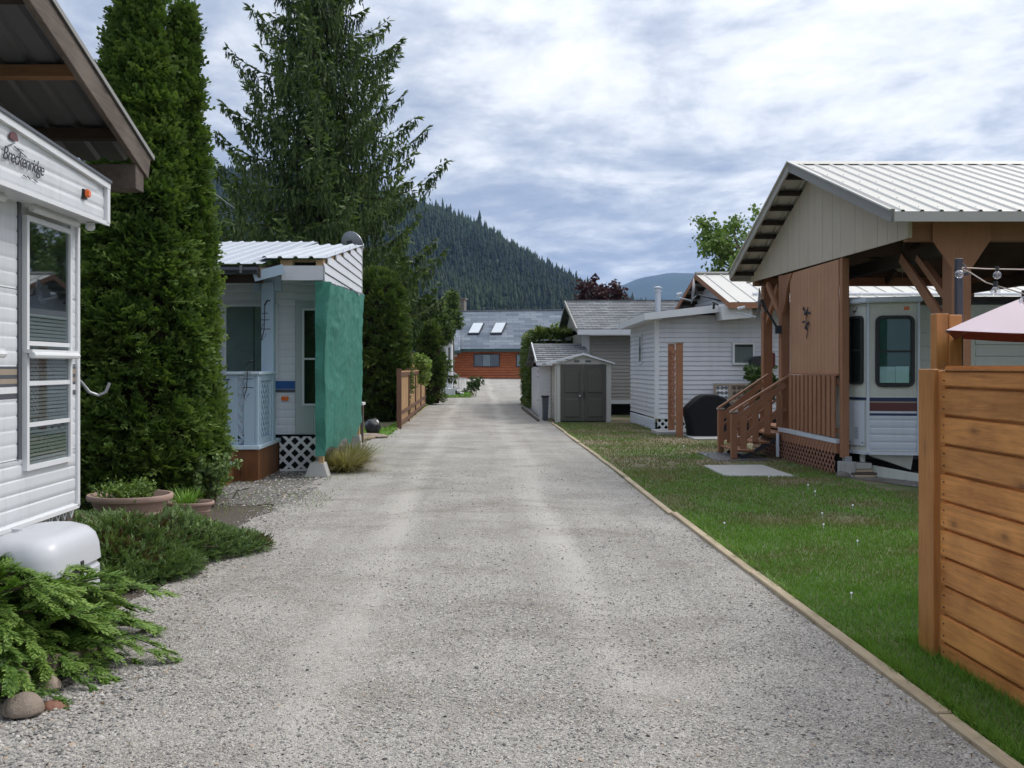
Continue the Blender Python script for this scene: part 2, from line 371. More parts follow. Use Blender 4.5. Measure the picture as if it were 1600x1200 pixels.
def gravel_mat(name, light, mid, dark, sz=115, tracks=True, soil=None):
    m, t, b, pos, rn = base_mat(name)
    vo = mk(t, 'ShaderNodeTexVoronoi'); vo.inputs['Scale'].default_value = sz; t.links.new(pos, vo.inputs['Vector'])
    sp = mk(t, 'ShaderNodeSeparateColor'); t.links.new(vo.outputs['Color'], sp.inputs[0])
    c = ramp_(t, sp.outputs[0], [(0, dark), (.16, tuple(x*.8 for x in mid)), (.5, mid), (.85, light), (1, tuple(min(.8, x*1.25) for x in light))])
    edge = ramp_(t, vo.outputs['Distance'], [(.25, 1.0), (.62, .55)])
    c = mix_(t, 1, c, edge, 'MULTIPLY')
    sand = mix_(t, noise_(t, pos, 160, 2), tuple(x*.92 for x in mid), tuple(x*.98 for x in light))
    p1 = noise_(t, pos, .9, 6, .62); c = mix_(t, ramp_(t, p1, [(.42, .05), (.70, .55)]), c, sand)
    # damp, fine patches and long tyre lines
    st = noise_(t, map_(t, pos, (3.0, .16, 1)), 1.0, 5, .6, .3)
    if tracks:      # two worn wheel bands wandering along the lane, coarser dark stone between them
        sx = mk(t, 'ShaderNodeSeparateXYZ'); t.links.new(pos, sx.inputs[0])
        wob = math_(t, 'MULTIPLY_ADD', noise_(t, map_(t, pos, (.3, .12, 1)), 1.0, 3), .9, -.45); ax = math_(t, 'ABSOLUTE', math_(t, 'ADD', math_(t, 'ADD', sx.outputs[0], wob), .05))
        band = ramp_(t, math_(t, 'ABSOLUTE', math_(t, 'SUBTRACT', ax, .82)), [(.05, 1.0), (.26, 0.0)])
        c = mix_(t, math_(t, 'MULTIPLY', math_(t, 'MULTIPLY', band, ramp_(t, st, [(.35, .3), (.6, 1.0)])), .7), c, sand)
        c = mix_(t, math_(t, 'MULTIPLY', math_(t, 'SUBTRACT', 1.0, band), ramp_(t, st, [(.38, .34), (.52, 0.0)])), c, tuple(x*.62 for x in mid))
    bl = math_(t, 'ADD', noise_(t, map_(t, pos, (1.0, 1.35, 1), (4, 2, 0)), .75, 9, .72, .4), math_(t, 'MULTIPLY_ADD', sp.outputs[1], .16, -.08))
    c = mix_(t, ramp_(t, bl, [(.525, 0.0), (.65, .62)]), c, (mid[0]*.40, mid[1]*.375, mid[2]*.33))
    if soil: c = mix_(t, ramp_(t, noise_(t, pos, 2.2, 6, .7), [(.45, 0.0), (.62, .8)]), c, soil)
    t.links.new(c, b.inputs['Base Color']); b.inputs['Roughness'].default_value = .9; b.inputs['Specular IOR Level'].default_value = .25
    h = math_(t, 'SUBTRACT', 1.0, vo.outputs['Distance']); bump_(t, b, math_(t, 'ADD', h, math_(t, 'MULTIPLY', noise_(t, pos, 9, 5), 1.5)), .008, .8)
    return m
M_gravel = gravel_mat('gravel', (.62, .585, .53), (.425, .397, .358), (.09, .085, .077))
M_gravel2 = gravel_mat('dull gravel', (.30, .29, .27), (.20, .19, .175), (.07, .065, .06), 40, False, (.11, .09, .07))
def lawn_mat():
    m, t, b, pos, rn = base_mat('lawn soil')
    sp = mk(t, 'ShaderNodeSeparateXYZ'); t.links.new(pos, sp.inputs[0])
    c = mix_(t, noise_(t, pos, 25, 4, .7), (.06, .095, .022), (.11, .14, .045))
    br = ramp_(t, math_(t, 'ADD', noise_(t, pos, .55, 6, .65), math_(t, 'MINIMUM', math_(t, 'MULTIPLY_ADD', sp.outputs[1], .018, -.20), .08)), [(.50, 0.0), (.62, 1.0)])
    c = mix_(t, br, c, mix_(t, noise_(t, pos, 30, 4, .7), (.14, .115, .065), (.24, .20, .135)))
    t.links.new(c, b.inputs['Base Color']); b.inputs['Roughness'].default_value = .95
    bump_(t, b, noise_(t, pos, 45, 5), .02); return m
M_lawn = lawn_mat()
M_field = plain('valley grass', (.055, .085, .025), .95, .35, .12, 8, .02)
M_mulch = plain('bark mulch and soil', (.075, .058, .042), .95, .5, 18, 90, .02, dirt=(.2, .19, .175), dirt_amt=.8)
M_blade = leaf('grass blades', [(0, (.23, .175, .09)), (.28, (.15, .165, .045)), (.5, (.11, .23, .026)), (1, (.21, .38, .055))], .5)
M_arb = leaf('arborvitae foliage', [(0, (.026, .028, .012)), (.3, (.044, .080, .018)), (.65, (.092, .158, .032)), (1, (.18, .25, .058))], .55)
M_arb2 = leaf('hedge foliage', [(0, (.026, .036, .012)), (.4, (.050, .084, .020)), (.75, (.085, .135, .028)), (1, (.20, .24, .05))], .55)
M_weep = leaf('weeping cedar foliage', [(0, (.026, .038, .014)), (.4, (.062, .10, .028)), (.75, (.115, .17, .042)), (1, (.19, .25, .065))], .6)
M_jun = leaf('bright juniper', [(0, (.016, .026, .008)), (.3, (.040, .080, .014)), (.65, (.095, .185, .028)), (1, (.23, .34, .07))], .55)
M_jun2 = leaf('dull juniper', [(0, (.17, .10, .055)), (.2, (.12, .09, .042)), (.36, (.065, .10, .036)), (.7, (.11, .18, .06)), (1, (.20, .28, .10))], .6)
M_leafg = leaf('light green leaves', [(0, (.06, .10, .02)), (.5, (.13, .21, .04)), (1, (.24, .32, .08))], .5)
M_leafd = leaf('dark green leaves', [(0, (.015, .03, .01)), (.5, (.035, .07, .018)), (1, (.08, .13, .03))], .5)
M_plum = leaf('plum leaves', [(0, (.02, .008, .010)), (.5, (.048, .014, .020)), (1, (.10, .03, .032))], .5)
M_straw = leaf('straw grass', [(0, (.20, .16, .07)), (.5, (.33, .28, .13)), (1, (.16, .20, .05))], .7)
M_forest = leaf('conifer forest', [(0, (.008, .015, .008)), (.5, (.020, .037, .015)), (1, (.055, .085, .028))], .8, scale=.012)
M_hill = plain('forest floor', (.022, .034, .018), .95, .3, .01, 1, .0)
M_mount = plain('far mountain slope', (.035, .055, .035), .95, .25, .0012, 1, .0)
# ================================================================ GROUND
def gz(y):
    y = np.asarray(y, float); s_ = np.clip((y-40)/40, 0, 1); return .64*(s_*s_*(3-2*s_))
def gzf(y): return float(gz(y))
def vnoise(x, y, s=1.0, seed=0):
    x = np.asarray(x)*s; y = np.asarray(y)*s; xi = np.floor(x).astype(int); yi = np.floor(y).astype(int); fx = x-xi; fy = y-yi
    fx = fx*fx*(3-2*fx); fy = fy*fy*(3-2*fy)
    def h(a, b):
        n = (a*374761393 + b*668265263 + seed*1442695041) & 0x7fffffff
        n = (n ^ (n >> 13))*1274126177 & 0x7fffffff
        return ((n ^ (n >> 16)) & 0xffff)/65535.0
    return (h(xi, yi)*(1-fx)+h(xi+1, yi)*fx)*(1-fy) + (h(xi, yi+1)*(1-fx)+h(xi+1, yi+1)*fx)*fy
def fnoise(x, y, s=1.0, seed=0, o=4):
    r = 0; a = .5; t_ = 0
    for k in range(o): r = r + a*vnoise(x, y, s*2**k, seed+k); t_ += a; a *= .5
    return r/t_
def sheet(name, xs, ys, lift, mat, kind='structure', relief=0, fx=None):
    X, Y = np.meshgrid(np.array(xs, float), np.array(ys, float)); 
    if fx is not None: X = fx(X, Y)
    Z = gz(Y)+lift+(relief*(fnoise(X, Y, 1.3, 3)-.5) if relief else 0)
    V = np.stack([X, Y, Z], -1).reshape(-1, 3); nx, ny = len(xs), len(ys)
    i = np.arange(ny-1)[:, None]*nx + np.arange(nx-1)[None]; i = i.ravel()
    return tag(raw_mesh(name, V, np.stack([i, i+1, i+1+nx, i+nx], -1), mat, smooth=True), kind=kind)
far = [0, 2, 4, 6, 10, 15, 20, 30, 40]+[40+4*k for k in range(1, 11)]
sheet('ground', [-9000, -2000, -300, -60, -20, -8, 8, 20, 60, 300, 2000, 9000], [-400, -60, -10]+far+[140, 400, 1500, 9500], -.03, M_field)
sheet('gravel_road', np.linspace(-2.07, 2.1, 43), np.arange(-4, 44.01, .1), .0, M_gravel, relief=.018,
      fx=lambda X, Y: np.where(X < -2.0, X-.28*fnoise(X*0, Y, 1.1, 9)*(Y < 24)-.1*(Y < 24), X))
sheet('gravel_yard', [-30, -14, -6, 0, 6, 14, 30], np.arange(44, 100, 2), .0, M_gravel)
sheet('lawn', np.linspace(2.1, 16, 20), np.arange(-4, 40, .5), .006, M_lawn, relief=.0)
sheet('garden_bed', np.linspace(-9, -2.2, 30), np.arange(-4, 12.6, .4), -.006, M_mulch, relief=.03)
sheet('side_yard', np.linspace(-9, -2.2, 20), np.arange(12.6, 42, .6), -.008, M_gravel2, relief=.0)
sheet('parking_patch', np.linspace(-4.6, -2.12, 12), np.arange(11.2, 14.4, .4), .0, M_gravel2)
sheet('grass_verge', np.linspace(-5.2, -2.02, 8), np.arange(21.5, 43.5, 1), .0, M_lawn)
sheet('grass_island', np.linspace(-7, -.1, 10), np.linspace(47.5, 55, 8), .012, M_lawn, fx=lambda X, Y: np.where(X > -.5, X-.02*(Y-51)**2, X))
# edging timbers
def edging(name, x, y0, y1, ln, label, mat, w=.07, side=1, up=.02):
    y = y0; k = 0; 
    while y < y1-.3:
        e_ = min(y+ln*random.uniform(.9, 1.08), y1)
        m = MB(); dx = random.uniform(-.03, .03); dz = random.uniform(-.008, .012)
        m.bar((x+dx, y+.01, up/2-.02+dz), (x+dx*.2, e_-.01, up/2-.02-dz*.5), w, up+.06)
        o = m.build('edging_timber', mat, None, bevel=.006); yield o, y, e_; y = e_
for i, (o, a, b_) in enumerate(edging('t', 2.13, 1.2, 27.2, 3.3, '', M_edge)):
    tag(o, ['pale edging timber along the lawn, nearest and widest in view' if i == 0 else 'pale edging timber between gravel road and lawn, %s from the camera' % ['first','second','third','fourth','fifth','sixth','seventh','eighth','ninth'][min(i, 8)]][0], 'timber', 'edging timbers along the right side of the road')
for i, (o, a, b_) in enumerate(edging('t', -2.0, 24.4, 38.4, 4.7, '', M_edge, .07)):
    tag(o, 'edging timber on the left below the tan fence, %s from the near end' % ['first', 'second', 'third', 'fourth'][min(i, 3)], 'timber', 'edging timbers on the left side of the road')
# ---- generic pieces
def box_thing(name, mat, dims, label, cat, group=None, bevel=.004):
    return tag(MB().box(*dims).build(name, mat, None, bevel=bevel), label, cat, group)
def siding(parent, o, u, n, w, z0, z1, h, mat, name='siding_board', clip=None, backing=True):
    """lap boards one above the other; clip(z) -> (u0,u1) gives each board its own length under a slope"""
    o, u, n = Vector(o), Vector(u), Vector(n); k = 0; z = z0; first = None
    while z < z1-.02:
        zt = min(z+h, z1)
        a, b = clip((z+zt)/2) if clip else (0, w)
        if b-a > .05:
            if clip is None and first is not None and zt-z > h-.001:
                again(first, 0, 0, z-z0)
            else:
                m = MB(); P = lambda uu, nn, q: o+u*uu+n*nn+Vector((0, 0, q))
                m.add([P(a,0,z),P(b,0,z),P(b,.026,z),P(a,.026,z),P(a,0,zt-.012),P(b,0,zt-.012),P(b,.006,zt-.012),P(a,.006,zt-.012)],
                      [(3,2,1,0),(4,5,6,7),(0,1,5,4),(1,2,6,5),(2,3,7,6),(3,0,4,7)])
                ob = m.build(name, mat, parent)
                if first is None: first = ob
        z += h
def ridged(m, o, u, n, w, z0, z1, pitch=.09, depth=.009, flat=.35):
    """horizontal soft ribs of pressed metal siding"""
    o, u, n = Vector(o), Vector(u), Vector(n); pr = []
    z = z0
    while z < z1-1e-4:
        for q, dd in ((0, 0), (.07, -.55), (.13, -.6), (.22, -.08), (.5, .06), (.93, .04)):
            zz_ = z+q*pitch
            if zz_ <= z1: pr.append((zz_, dd*depth))
        z += pitch
    pr.append((z1, 0)); vs = []
    for zz_, dd in pr: vs += [o+n*(dd+.012)+Vector((0,0,zz_)), o+u*w+n*(dd+.012)+Vector((0,0,zz_))]
    fs = [(2*i, 2*i+1, 2*i+3, 2*i+2) for i in range(len(pr)-1)]
    return m.add(vs, fs)
def rib_sheet(name, parent, p0, p1, x0, x1, mat, pitch=.229, hgt=.02, first=None, rib=.03, under=.004, screws=None):
    """one roofing sheet: p0 -> p1 are (y,z) of its low and high edge, ribs run along the slope"""
    (y0, z0), (y1, z1) = p0, p1; L = math.hypot(y1-y0, z1-z0); ny, nz = -(z1-z0)/L, (y1-y0)/L
    if nz < 0: ny, nz = -ny, -nz
    pr = [(x0, 0)]; x = x0+pitch/2
    while x < x1-.01:
        pr += [(x-rib, 0), (x-rib*.45, hgt), (x+rib*.45, hgt), (x+rib, 0)]; x += pitch
    pr.append((x1, 0)); vs = []; n_ = len(pr)
    for (y, z) in ((y0, z0), (y1, z1)):
        for off in (0, -under):
            vs += [(xx, y+ny*(h+off), z+nz*(h+off)) for xx, h in pr]
    fs = []
    for i in range(n_-1):
        fs += [(i, i+1, 2*n_+i+1, 2*n_+i), (n_+i+1, n_+i, 3*n_+i, 3*n_+i+1), (i+1, i, n_+i, n_+i+1), (2*n_+i, 2*n_+i+1, 3*n_+i+1, 3*n_+i)]
    fs += [(0, 2*n_, 3*n_, n_), (n_-1, 2*n_-1, 4*n_-1, 3*n_-1)]
    return MB().add(vs, fs).build(name, mat, parent)
def metal_roof(parent, x0, x1, low, high, mat, sheetw=.916, pitch=.229, name='roof_sheet', hgt=.02, rib=.03):
    x = x0; first = None
    while x < x1-.05:
        xe = min(x+sheetw, x1)
        if first is not None and abs(xe-x-sheetw) < 1e-3: again(first, x-x0, 0, 0)
        else:
            o = rib_sheet(name, parent, low, high, x, xe, mat, pitch, hgt, rib=rib)
            if first is None: first = o
        x = xe
def window(parent, o, u, n, w, h, frame_mat, fw=.045, panes=((0, 1, 0, 1),), blind=None, glass=None, deep=.03, backing=None, rad=0, curtain=None):
    """o is the lower corner; panes as fractions (u0,u1,z0,z1) of the opening"""
    o, u, n = Vector(o), Vector(u), Vector(n); glass = glass or M_glass
    m = MB()
    if rad:
        def loop(inset, nn, r):
            pts = []
            for cx_, cz_, a0 in ((w-inset-r, h-inset-r, 0), (inset+r, h-inset-r, 90), (inset+r, inset+r, 180), (w-inset-r, inset+r, 270)):
                for k in range(5):
                    a = R(a0+k*22.5); pts.append(o+u*(cx_+r*math.cos(a))+n*nn+Vector((0, 0, cz_+r*math.sin(a))))
            return pts
        A, B, C_, D = loop(0, deep, rad), loop(fw, deep, max(.01, rad-fw)), loop(0, -.002, rad), loop(fw, -.002, max(.01, rad-fw)); k = len(A)
        m.add(A+B+C_+D, [(i, (i+1) % k, k+(i+1) % k, k+i) for i in range(k)]+[(i, 2*k+i, 2*k+(i+1) % k, (i+1) % k) for i in range(k)]+[(k+i, k+(i+1) % k, 3*k+(i+1) % k, 3*k+i) for i in range(k)])
    else:
        m.fb(o, u, n, 0, w, -.002, deep, -0.0, fw).fb(o, u, n, 0, w, -.002, deep, h-fw, h).fb(o, u, n, 0, fw, -.002, deep, fw, h-fw).fb(o, u, n, w-fw, w, -.002, deep, fw, h-fw)
    f = m.build('window', frame_mat, parent, bevel=0)
    W_, H_ = w-2*fw, h-2*fw
    MB().fb(o, u, n, fw*.6, w-fw*.6, -.003, .004, fw*.6, h-fw*.6).build('room_shade', backing or M_dark, f)  # dark plate, the unlit room behind the glass put into its colour
    if blind:
        m = MB(); z = fw+blind[1]*H_
        while z < fw+blind[2]*H_-.012:
            m.fb(o, u, n, fw, w-fw, .007, .0095, z, z+.018); z += .025
        tag(m.build('blind', blind[0], f), kind='stuff')
    if curtain:
        for (a, b_, mt) in curtain: MB().fb(o, u, n, fw+a*W_, fw+b_*W_, .0045, .0065, fw, h-fw).build('curtain', mt, f)
    for (a, b_, c_, d_) in panes:
        m = MB().fb(o, u, n, fw+a*W_, fw+b_*W_, .013, .016, fw+c_*H_, fw+d_*H_); m.build('pane', glass, f)
    for (a, b_, c_, d_) in panes:
        if c_ > 0: MB().fb(o, u, n, fw+a*W_, fw+b_*W_, .010, deep*.85, fw+c_*H_-.014, fw+c_*H_+.014).build('rail', frame_mat, f)
        if a > 0: MB().fb(o, u, n, fw+a*W_-.014, fw+a*W_+.014, .0105, deep*.8, fw+c_*H_+.02, fw+d_*H_-.02).build('mullion', frame_mat, f)
    return f
def lattice(m, o, u, n, w, z0, z1, sp=.1, sw=.035, th=.008, n0=0):
    """crossed strips clipped to a rectangle, two layers"""
    o, u, n = Vector(o), Vector(u), Vector(n); h = z1-z0
    for sgn, off in ((1, 0), (-1, th)):
        c_ = -h if sgn > 0 else 0
        lim = w if sgn > 0 else w+h
        while c_ < lim:
            # strip: uu - sgn*zz = c
            def P(c0):
                pts = []
                for zz_ in (0, h):
                    pts.append((c0+sgn*zz_, zz_))
                (ua, za), (ub, zb) = pts
                out_ = []
                for (uu, z_) in pts:
                    if uu < 0: z_ = z_ + (0-uu)*sgn; uu = 0
                    if uu > w: z_ = z_ + (w-uu)*sgn; uu = w
                    out_.append((uu, min(max(z_, 0), h)))
                return out_
            a = P(c_); b = P(c_+sw*1.414)
            if abs(a[0][0]-a[1][0]) > .004 and abs(b[0][0]-b[1][0]) > .004:
                q = [a[0], a[1], b[1], b[0]]
                lo = [o+u*uu+n*(n0+off)+Vector((0,0,z0+z_)) for uu, z_ in q]; hi = [p+n*th for p in lo]
                m.add(lo+hi, [(0,1,2,3),(7,6,5,4),(0,4,5,1),(1,5,6,2),(2,6,7,3),(3,7,4,0)])
            c_ += sp*1.414
    return m
UX, UY = (1, 0, 0), (0, 1, 0)
NX, NY = (-1, 0, 0), (0, -1, 0)

# ================================================================ LEFT PARK TRAILER
tr = empty('park_trailer', (-6, 5.4, 0), 'white park trailer with tall slatted window and script lettering, at the left edge', 'trailer')
TX = -2.88; Y0, Y1 = 3.9, 6.89
MB().box(-12, TX, Y0, Y1, .62, 2.86).build('body', M_white, tr)
# wall towards the road, split like the real sheets
wy = [(Y0, 4.62, .62, 2.66)]
def rsheet(y0, y1, z0, z1, mat=M_white, nm='siding_sheet', pitch=.088, d=.006): 
    return ridged(MB(), (TX, y0, 0), UY, (1, 0, 0), y1-y0, z0, z1, pitch, d).build(nm, mat, tr, smooth=True)
rsheet(Y0, Y1-.03, .62, 1.015, d=.011); rsheet(Y0, 6.03, 1.02, 1.40); rsheet(Y0, 6.03, 1.60, 2.08); rsheet(Y0, 6.03, 2.085, 2.66); rsheet(6.77, 6.865, 1.02, 1.40); rsheet(6.77, 6.865, 1.62, 2.08); rsheet(6.77, 6.865, 2.085, 2.66)
for (a, b_) in ((Y0, 6.03), (6.77, 6.865)):
    for z0, z1, mt in ((1.40, 1.435, M_greystripe), (1.435, 1.475, M_whitetrim), (1.475, 1.495, M_greystripe), (1.495, 1.525, M_tan), (1.525, 1.55, M_greystripe), (1.55, 1.585, M_tan), (1.585, 1.602, M_greystripe)):
        MB().box(TX, TX+.012, a, b_, z0, z1).build('stripe', mt, tr)
MB().box(TX-.01, TX+.03, Y1-.03, Y1+.012, .6, 2.6).build('corner_trim', M_whitetrim, tr, bevel=.004)
MB().box(TX-.01, TX+.03, Y0, Y1, .585, .62).build('bottom_trim', M_whitetrim, tr, bevel=.004)
MB().box(TX, TX+.022, 5.99, 6.025, 1.02, 2.66).build('batten', M_greystripe, tr)
# window 1 (fully in view), its left neighbour mostly out of the frame
for (ya, yb) in ((6.06, 6.74), (4.95, 5.69)):
    window(tr, (TX+.01, ya, .94), UY, (1, 0, 0), yb-ya, 1.62, M_whitetrim, .032,
           panes=((0, 1, 0, .165), (0, 1, .165, .335), (0, 1, .335, .5), (0, 1, .5, 1)), blind=(M_blindw, 0.0, .62), deep=.032)
    for z_ in (2.60, 1.675):
        MB().tube([(TX+.075, ya-.005, z_), (TX+.075, yb+.005, z_)], .022, 8).box(TX+.02, TX+.08, ya-.01, yb+.01, z_+.012, z_+.035).build('awning_bar', M_whitetrim, tr)
# brow over the windows: ribbed box with a slightly falling top
BX = PX(168, 6.9)
m = MB(); zt0, zt1 = 3.02, 2.885
m.prism([(TX-.05, Y0, 2.63), (TX-.05, Y1+.01, 2.63), (TX-.05, Y1+.01, zt1), (TX-.05, 5.3, 2.98), (TX-.05, Y0, zt0)], (BX-TX+.05-.014, 0, 0)).build('brow', M_white, tr)
m = MB(); z = 2.645
while z < 2.96:
    ye = Y1 if z < 2.80 else Y1-(z-2.80)/.085*.72
    m.prism([(BX-.014, Y0, z), (BX-.009, Y0, z+.02), (BX-.007, Y0, z+.06), (BX-.012, Y0, z+.083)], (0, max(.1, min(ye, Y1)-Y0), 0)); z += .0865
m.build('brow_rib', M_white, tr)
MB().bar((BX+.004, Y0, zt0+.02), (BX+.004, 5.3, 2.995), .03, .045).bar((BX+.004, 5.3, 2.995), (BX+.004, Y1+.02, zt1+.012), .03, .045).build('drip_edge', M_whitetrim, tr)
MB().bar((BX-.006, Y0, zt0+.05), (BX-.006, 5.3, 3.025), .07, .02).bar((BX-.006, 5.3, 3.025), (BX-.006, Y1+.025, zt1+.042), .07, .02).build('roof_edge', M_greystripe, tr)
MB().box(BX-.012, BX+.012, Y0, Y1+.02, 2.612, 2.640).build('lower_trim', M_whitetrim, tr)
MB().box(BX-.01, BX+.016, Y1-.03, Y1+.02, 2.63, zt1).build('end_trim', M_whitetrim, tr)
ly = 6.50; cl_ = MB().box(BX-.012, BX+.006, ly-.03, ly+.03, 2.735, 2.80).build('clearance_light', M_black, tr)
MB().box(BX+.004, BX+.035, ly-.026, ly+.03, 2.745, 2.80).build('lens', M_orange, cl_, bevel=.01, seg=2)
MB().lathe((BX-.10, Y1-.05, 2.57), [(.02, 0), (.035, .02), (.03, .05)], 12).build('eave_light', M_whitetrim, tr)
def lettering(name, txt, parent, loc, rot, size, mat, shear=.25, ext=.0015, spacing=1, xs=1):
    cu = bpy.data.curves.new(name, 'FONT'); cu.body = txt; cu.size = size; cu.shear = shear; cu.extrude = ext; cu.space_character = spacing; cu.align_x = 'LEFT'
    tmp = bpy.data.objects.new(name, cu); COL.objects.link(tmp); bpy.context.view_layer.update()
    me = bpy.data.meshes.new_from_object(tmp.evaluated_get(bpy.context.evaluated_depsgraph_get())); bpy.data.objects.remove(tmp)
    M4 = Matrix.Translation(Vector(loc)) @ Matrix.Rotation(rot[2], 4, 'Z') @ Matrix.Rotation(rot[0], 4, 'X') @ Matrix.Diagonal((xs, 1, 1, 1))
    me.transform(M4); me.materials.clear(); me.materials.append(mat); return put(name, me, parent)
lettering('lettering', 'Breckenridge', tr, (BX+.003, 5.36, 2.765), (R(90), 0, R(90)), .115, M_ink, .35, .001, .86, .98)
m = MB()
for a, b_, z1_, z2_ in ((5.62, 5.66, 2.722, 2.716), (5.67, 5.70, 2.726, 2.716), (5.71, 5.745, 2.722, 2.728), (5.755, 5.80, 2.722, 2.714)): m.bar((BX, a, z1_), (BX, b_, z2_), .003, .006, (1, 0, 0))
m.build('small_script', M_ink, tr)
m = MB(); k = [(BX-.002, 5.50+.05*math.cos(a), 2.905+.045*math.sin(a)*(.9 if math.sin(a) > 0 else .2)) for a in [i*math.pi/8 for i in range(16)]]
m.prism(k, (.006, 0, 0)).build('emblem', M_maroon, tr)
MB().bar((BX, 5.43, 2.85), (BX, 5.50, 2.878), .003, .007, (1,0,0)).bar((BX, 5.51, 2.865), (BX, 5.66, 2.835), .003, .005, (1,0,0)).bar((BX, 5.55, 2.862), (BX, 5.62, 2.862), .003, .004, (1,0,0)).build('emblem_line', M_ink, tr)
# frame under the body with angled braces
m = MB().box(-11.5, TX-.25, 4.3, 4.42, .40, .6).box(-11.5, TX-.25, 6.2, 6.32, .40, .6)
m.build('chassis', M_darksteel, tr)
m = MB(); y = 4.4
while y < 6.85:
    m.bar((TX-.03, y, .60), (TX-.03, y+.05, .52), .012, .02, (1,0,0)).bar((TX-.03, y+.05, .52), (TX-.03, y+.10, .60), .012, .02, (1,0,0)); y += .11
m.build('skirt_clips', M_whitetrim, tr)
MB().box(-11.5, TX-.3, Y0+.1, Y0+.3, 0, .4).box(-11.5, TX-.3, Y1-.3, Y1-.1, 0, .4).build('support_wall', M_concrete, tr)
# propane tank cover
pc = empty('propane_tank_cover', (-2.6, 5.75, .0), 'white moulded plastic propane tank cover below the trailer lettering, behind bright juniper', 'tank cover')
def rr(cx_, cy_, hx, hy, r, n=6):
    pts = []
    for sx, sy, a0 in ((1, 1, 0), (-1, 1, 90), (-1, -1, 180), (1, -1, 270)):
        for k in range(n+1):
            a = R(a0+k*90/n); pts.append((cx_+sx*(hx-r)+r*math.cos(a), cy_+sy*(hy-r)+r*math.sin(a)))
    return pts
def loft(rings, n=6):
    m = MB(); vs = []
    for (cx_, cy_, hx, hy, r, z) in rings: vs += [(x, y, z) for x, y in rr(cx_, cy_, hx, hy, r, n)]
    k = 4*(n+1); fs = [tuple(range(k))[::-1], tuple((len(rings)-1)*k+i for i in range(k))]
    for j in range(len(rings)-1): fs += [(j*k+i, j*k+(i+1) % k, (j+1)*k+(i+1) % k, (j+1)*k+i) for i in range(k)]
    return m.add(vs, fs)
cx_, cy_ = -2.60, 5.74
loft([(cx_, cy_, .235, .40, .14, .04), (cx_, cy_, .235, .40, .14, .36), (cx_, cy_, .218, .385, .13, .375), (cx_, cy_, .218, .385, .13, .39), (cx_, cy_, .24, .405, .14, .405),
      (cx_, cy_, .235, .40, .15, .50), (cx_, cy_, .22, .385, .16, .565), (cx_, cy_, .19, .35, .16, .605), (cx_, cy_, .13, .29, .12, .63), (cx_, cy_, .05, .2, .05, .637)]).build('cover', M_plastic, pc, smooth=True)
MB().box(cx_+.232, cx_+.246, cy_-.02, cy_+.02, .34, .44).build('latch_strap', M_black, pc, bevel=.003)
MB().tube([(cx_-.1, cy_-.1, .628), (cx_-.1, cy_-.1, .650)], .03, 10).build('vent_cap', M_plastic, pc)
MB().box(cx_-.34, cx_-.02, cy_-.25, cy_+.25, .0, .05).build('tongue', M_darksteel, pc)
hz = MB().tube([(-2.97, 6.95, 1.55), (-2.96, 7.02, 1.535), (-2.93, 7.10, 1.49), (-2.89, 7.16, 1.41), (-2.84, 7.20, 1.385), (-2.79, 7.22, 1.41), (-2.765, 7.23, 1.48)], .012, 8).build('hose_hook', M_steel, None, smooth=True)
tag(hz, 'curved grey pipe hook sticking out from the left trailer corner', 'pipe')
# ================================================================ CARPORT OVER THE LEFT TRAILER
cp = empty('trailer_shelter', (-6, 5, 0), 'open metal roofed shelter on weathered rafters above the white trailer', 'shelter')
RX = -2.69
low, high = (8.0, 3.32), (4.9, 3.32+3.1*.315)
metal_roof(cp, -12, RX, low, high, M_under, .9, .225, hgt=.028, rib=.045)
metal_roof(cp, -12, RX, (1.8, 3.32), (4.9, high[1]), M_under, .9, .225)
def sl(y): return 3.32+(8.0-abs(y-4.9)-4.9)*.315 if y > 4.9 else 3.32+(y-1.8)*.315
MB().bar((RX-.02, 8.0, 3.335), (RX-.02, 4.9, high[1]+.015), .05, .035).build('rake_flashing', M_trimd, cp)
for x in (RX-.035, -5.2, -8.0):
    MB().bar((x, 7.93, 3.235), (x, 4.9, high[1]-.1), .045, .185).build('rafter', M_weathered, cp, bevel=.004)
    MB().bar((x, 1.9, 3.235), (x, 4.9, high[1]-.1), .045, .185).build('rafter', M_weathered, cp)
for i, y in enumerate((7.5, 6.72, 5.95, 5.2)):
    zc = sl(y)-.055
    MB().box(-12, RX-.06, y-.045, y+.045, zc-.05, zc+.035).build('purlin', M_purlin if i in (1,) else M_darkwood, cp, bevel=.003)
MB().box(-12, RX-.03, 7.66, 7.84, 3.02, 3.22).build('eave_beam', M_weathered, cp, bevel=.005)
MB().box(-12, RX-.03, 2.0, 2.18, 3.02, 3.22).build('eave_beam', M_weathered, cp)
for x, y in ((-3.35, 7.75), (-9, 7.75), (-4.5, 2.1), (-9, 2.1)): MB().box(x-.07, x+.07, y-.07, y+.07, 0, 3.02).build('post', M_weathered, cp)
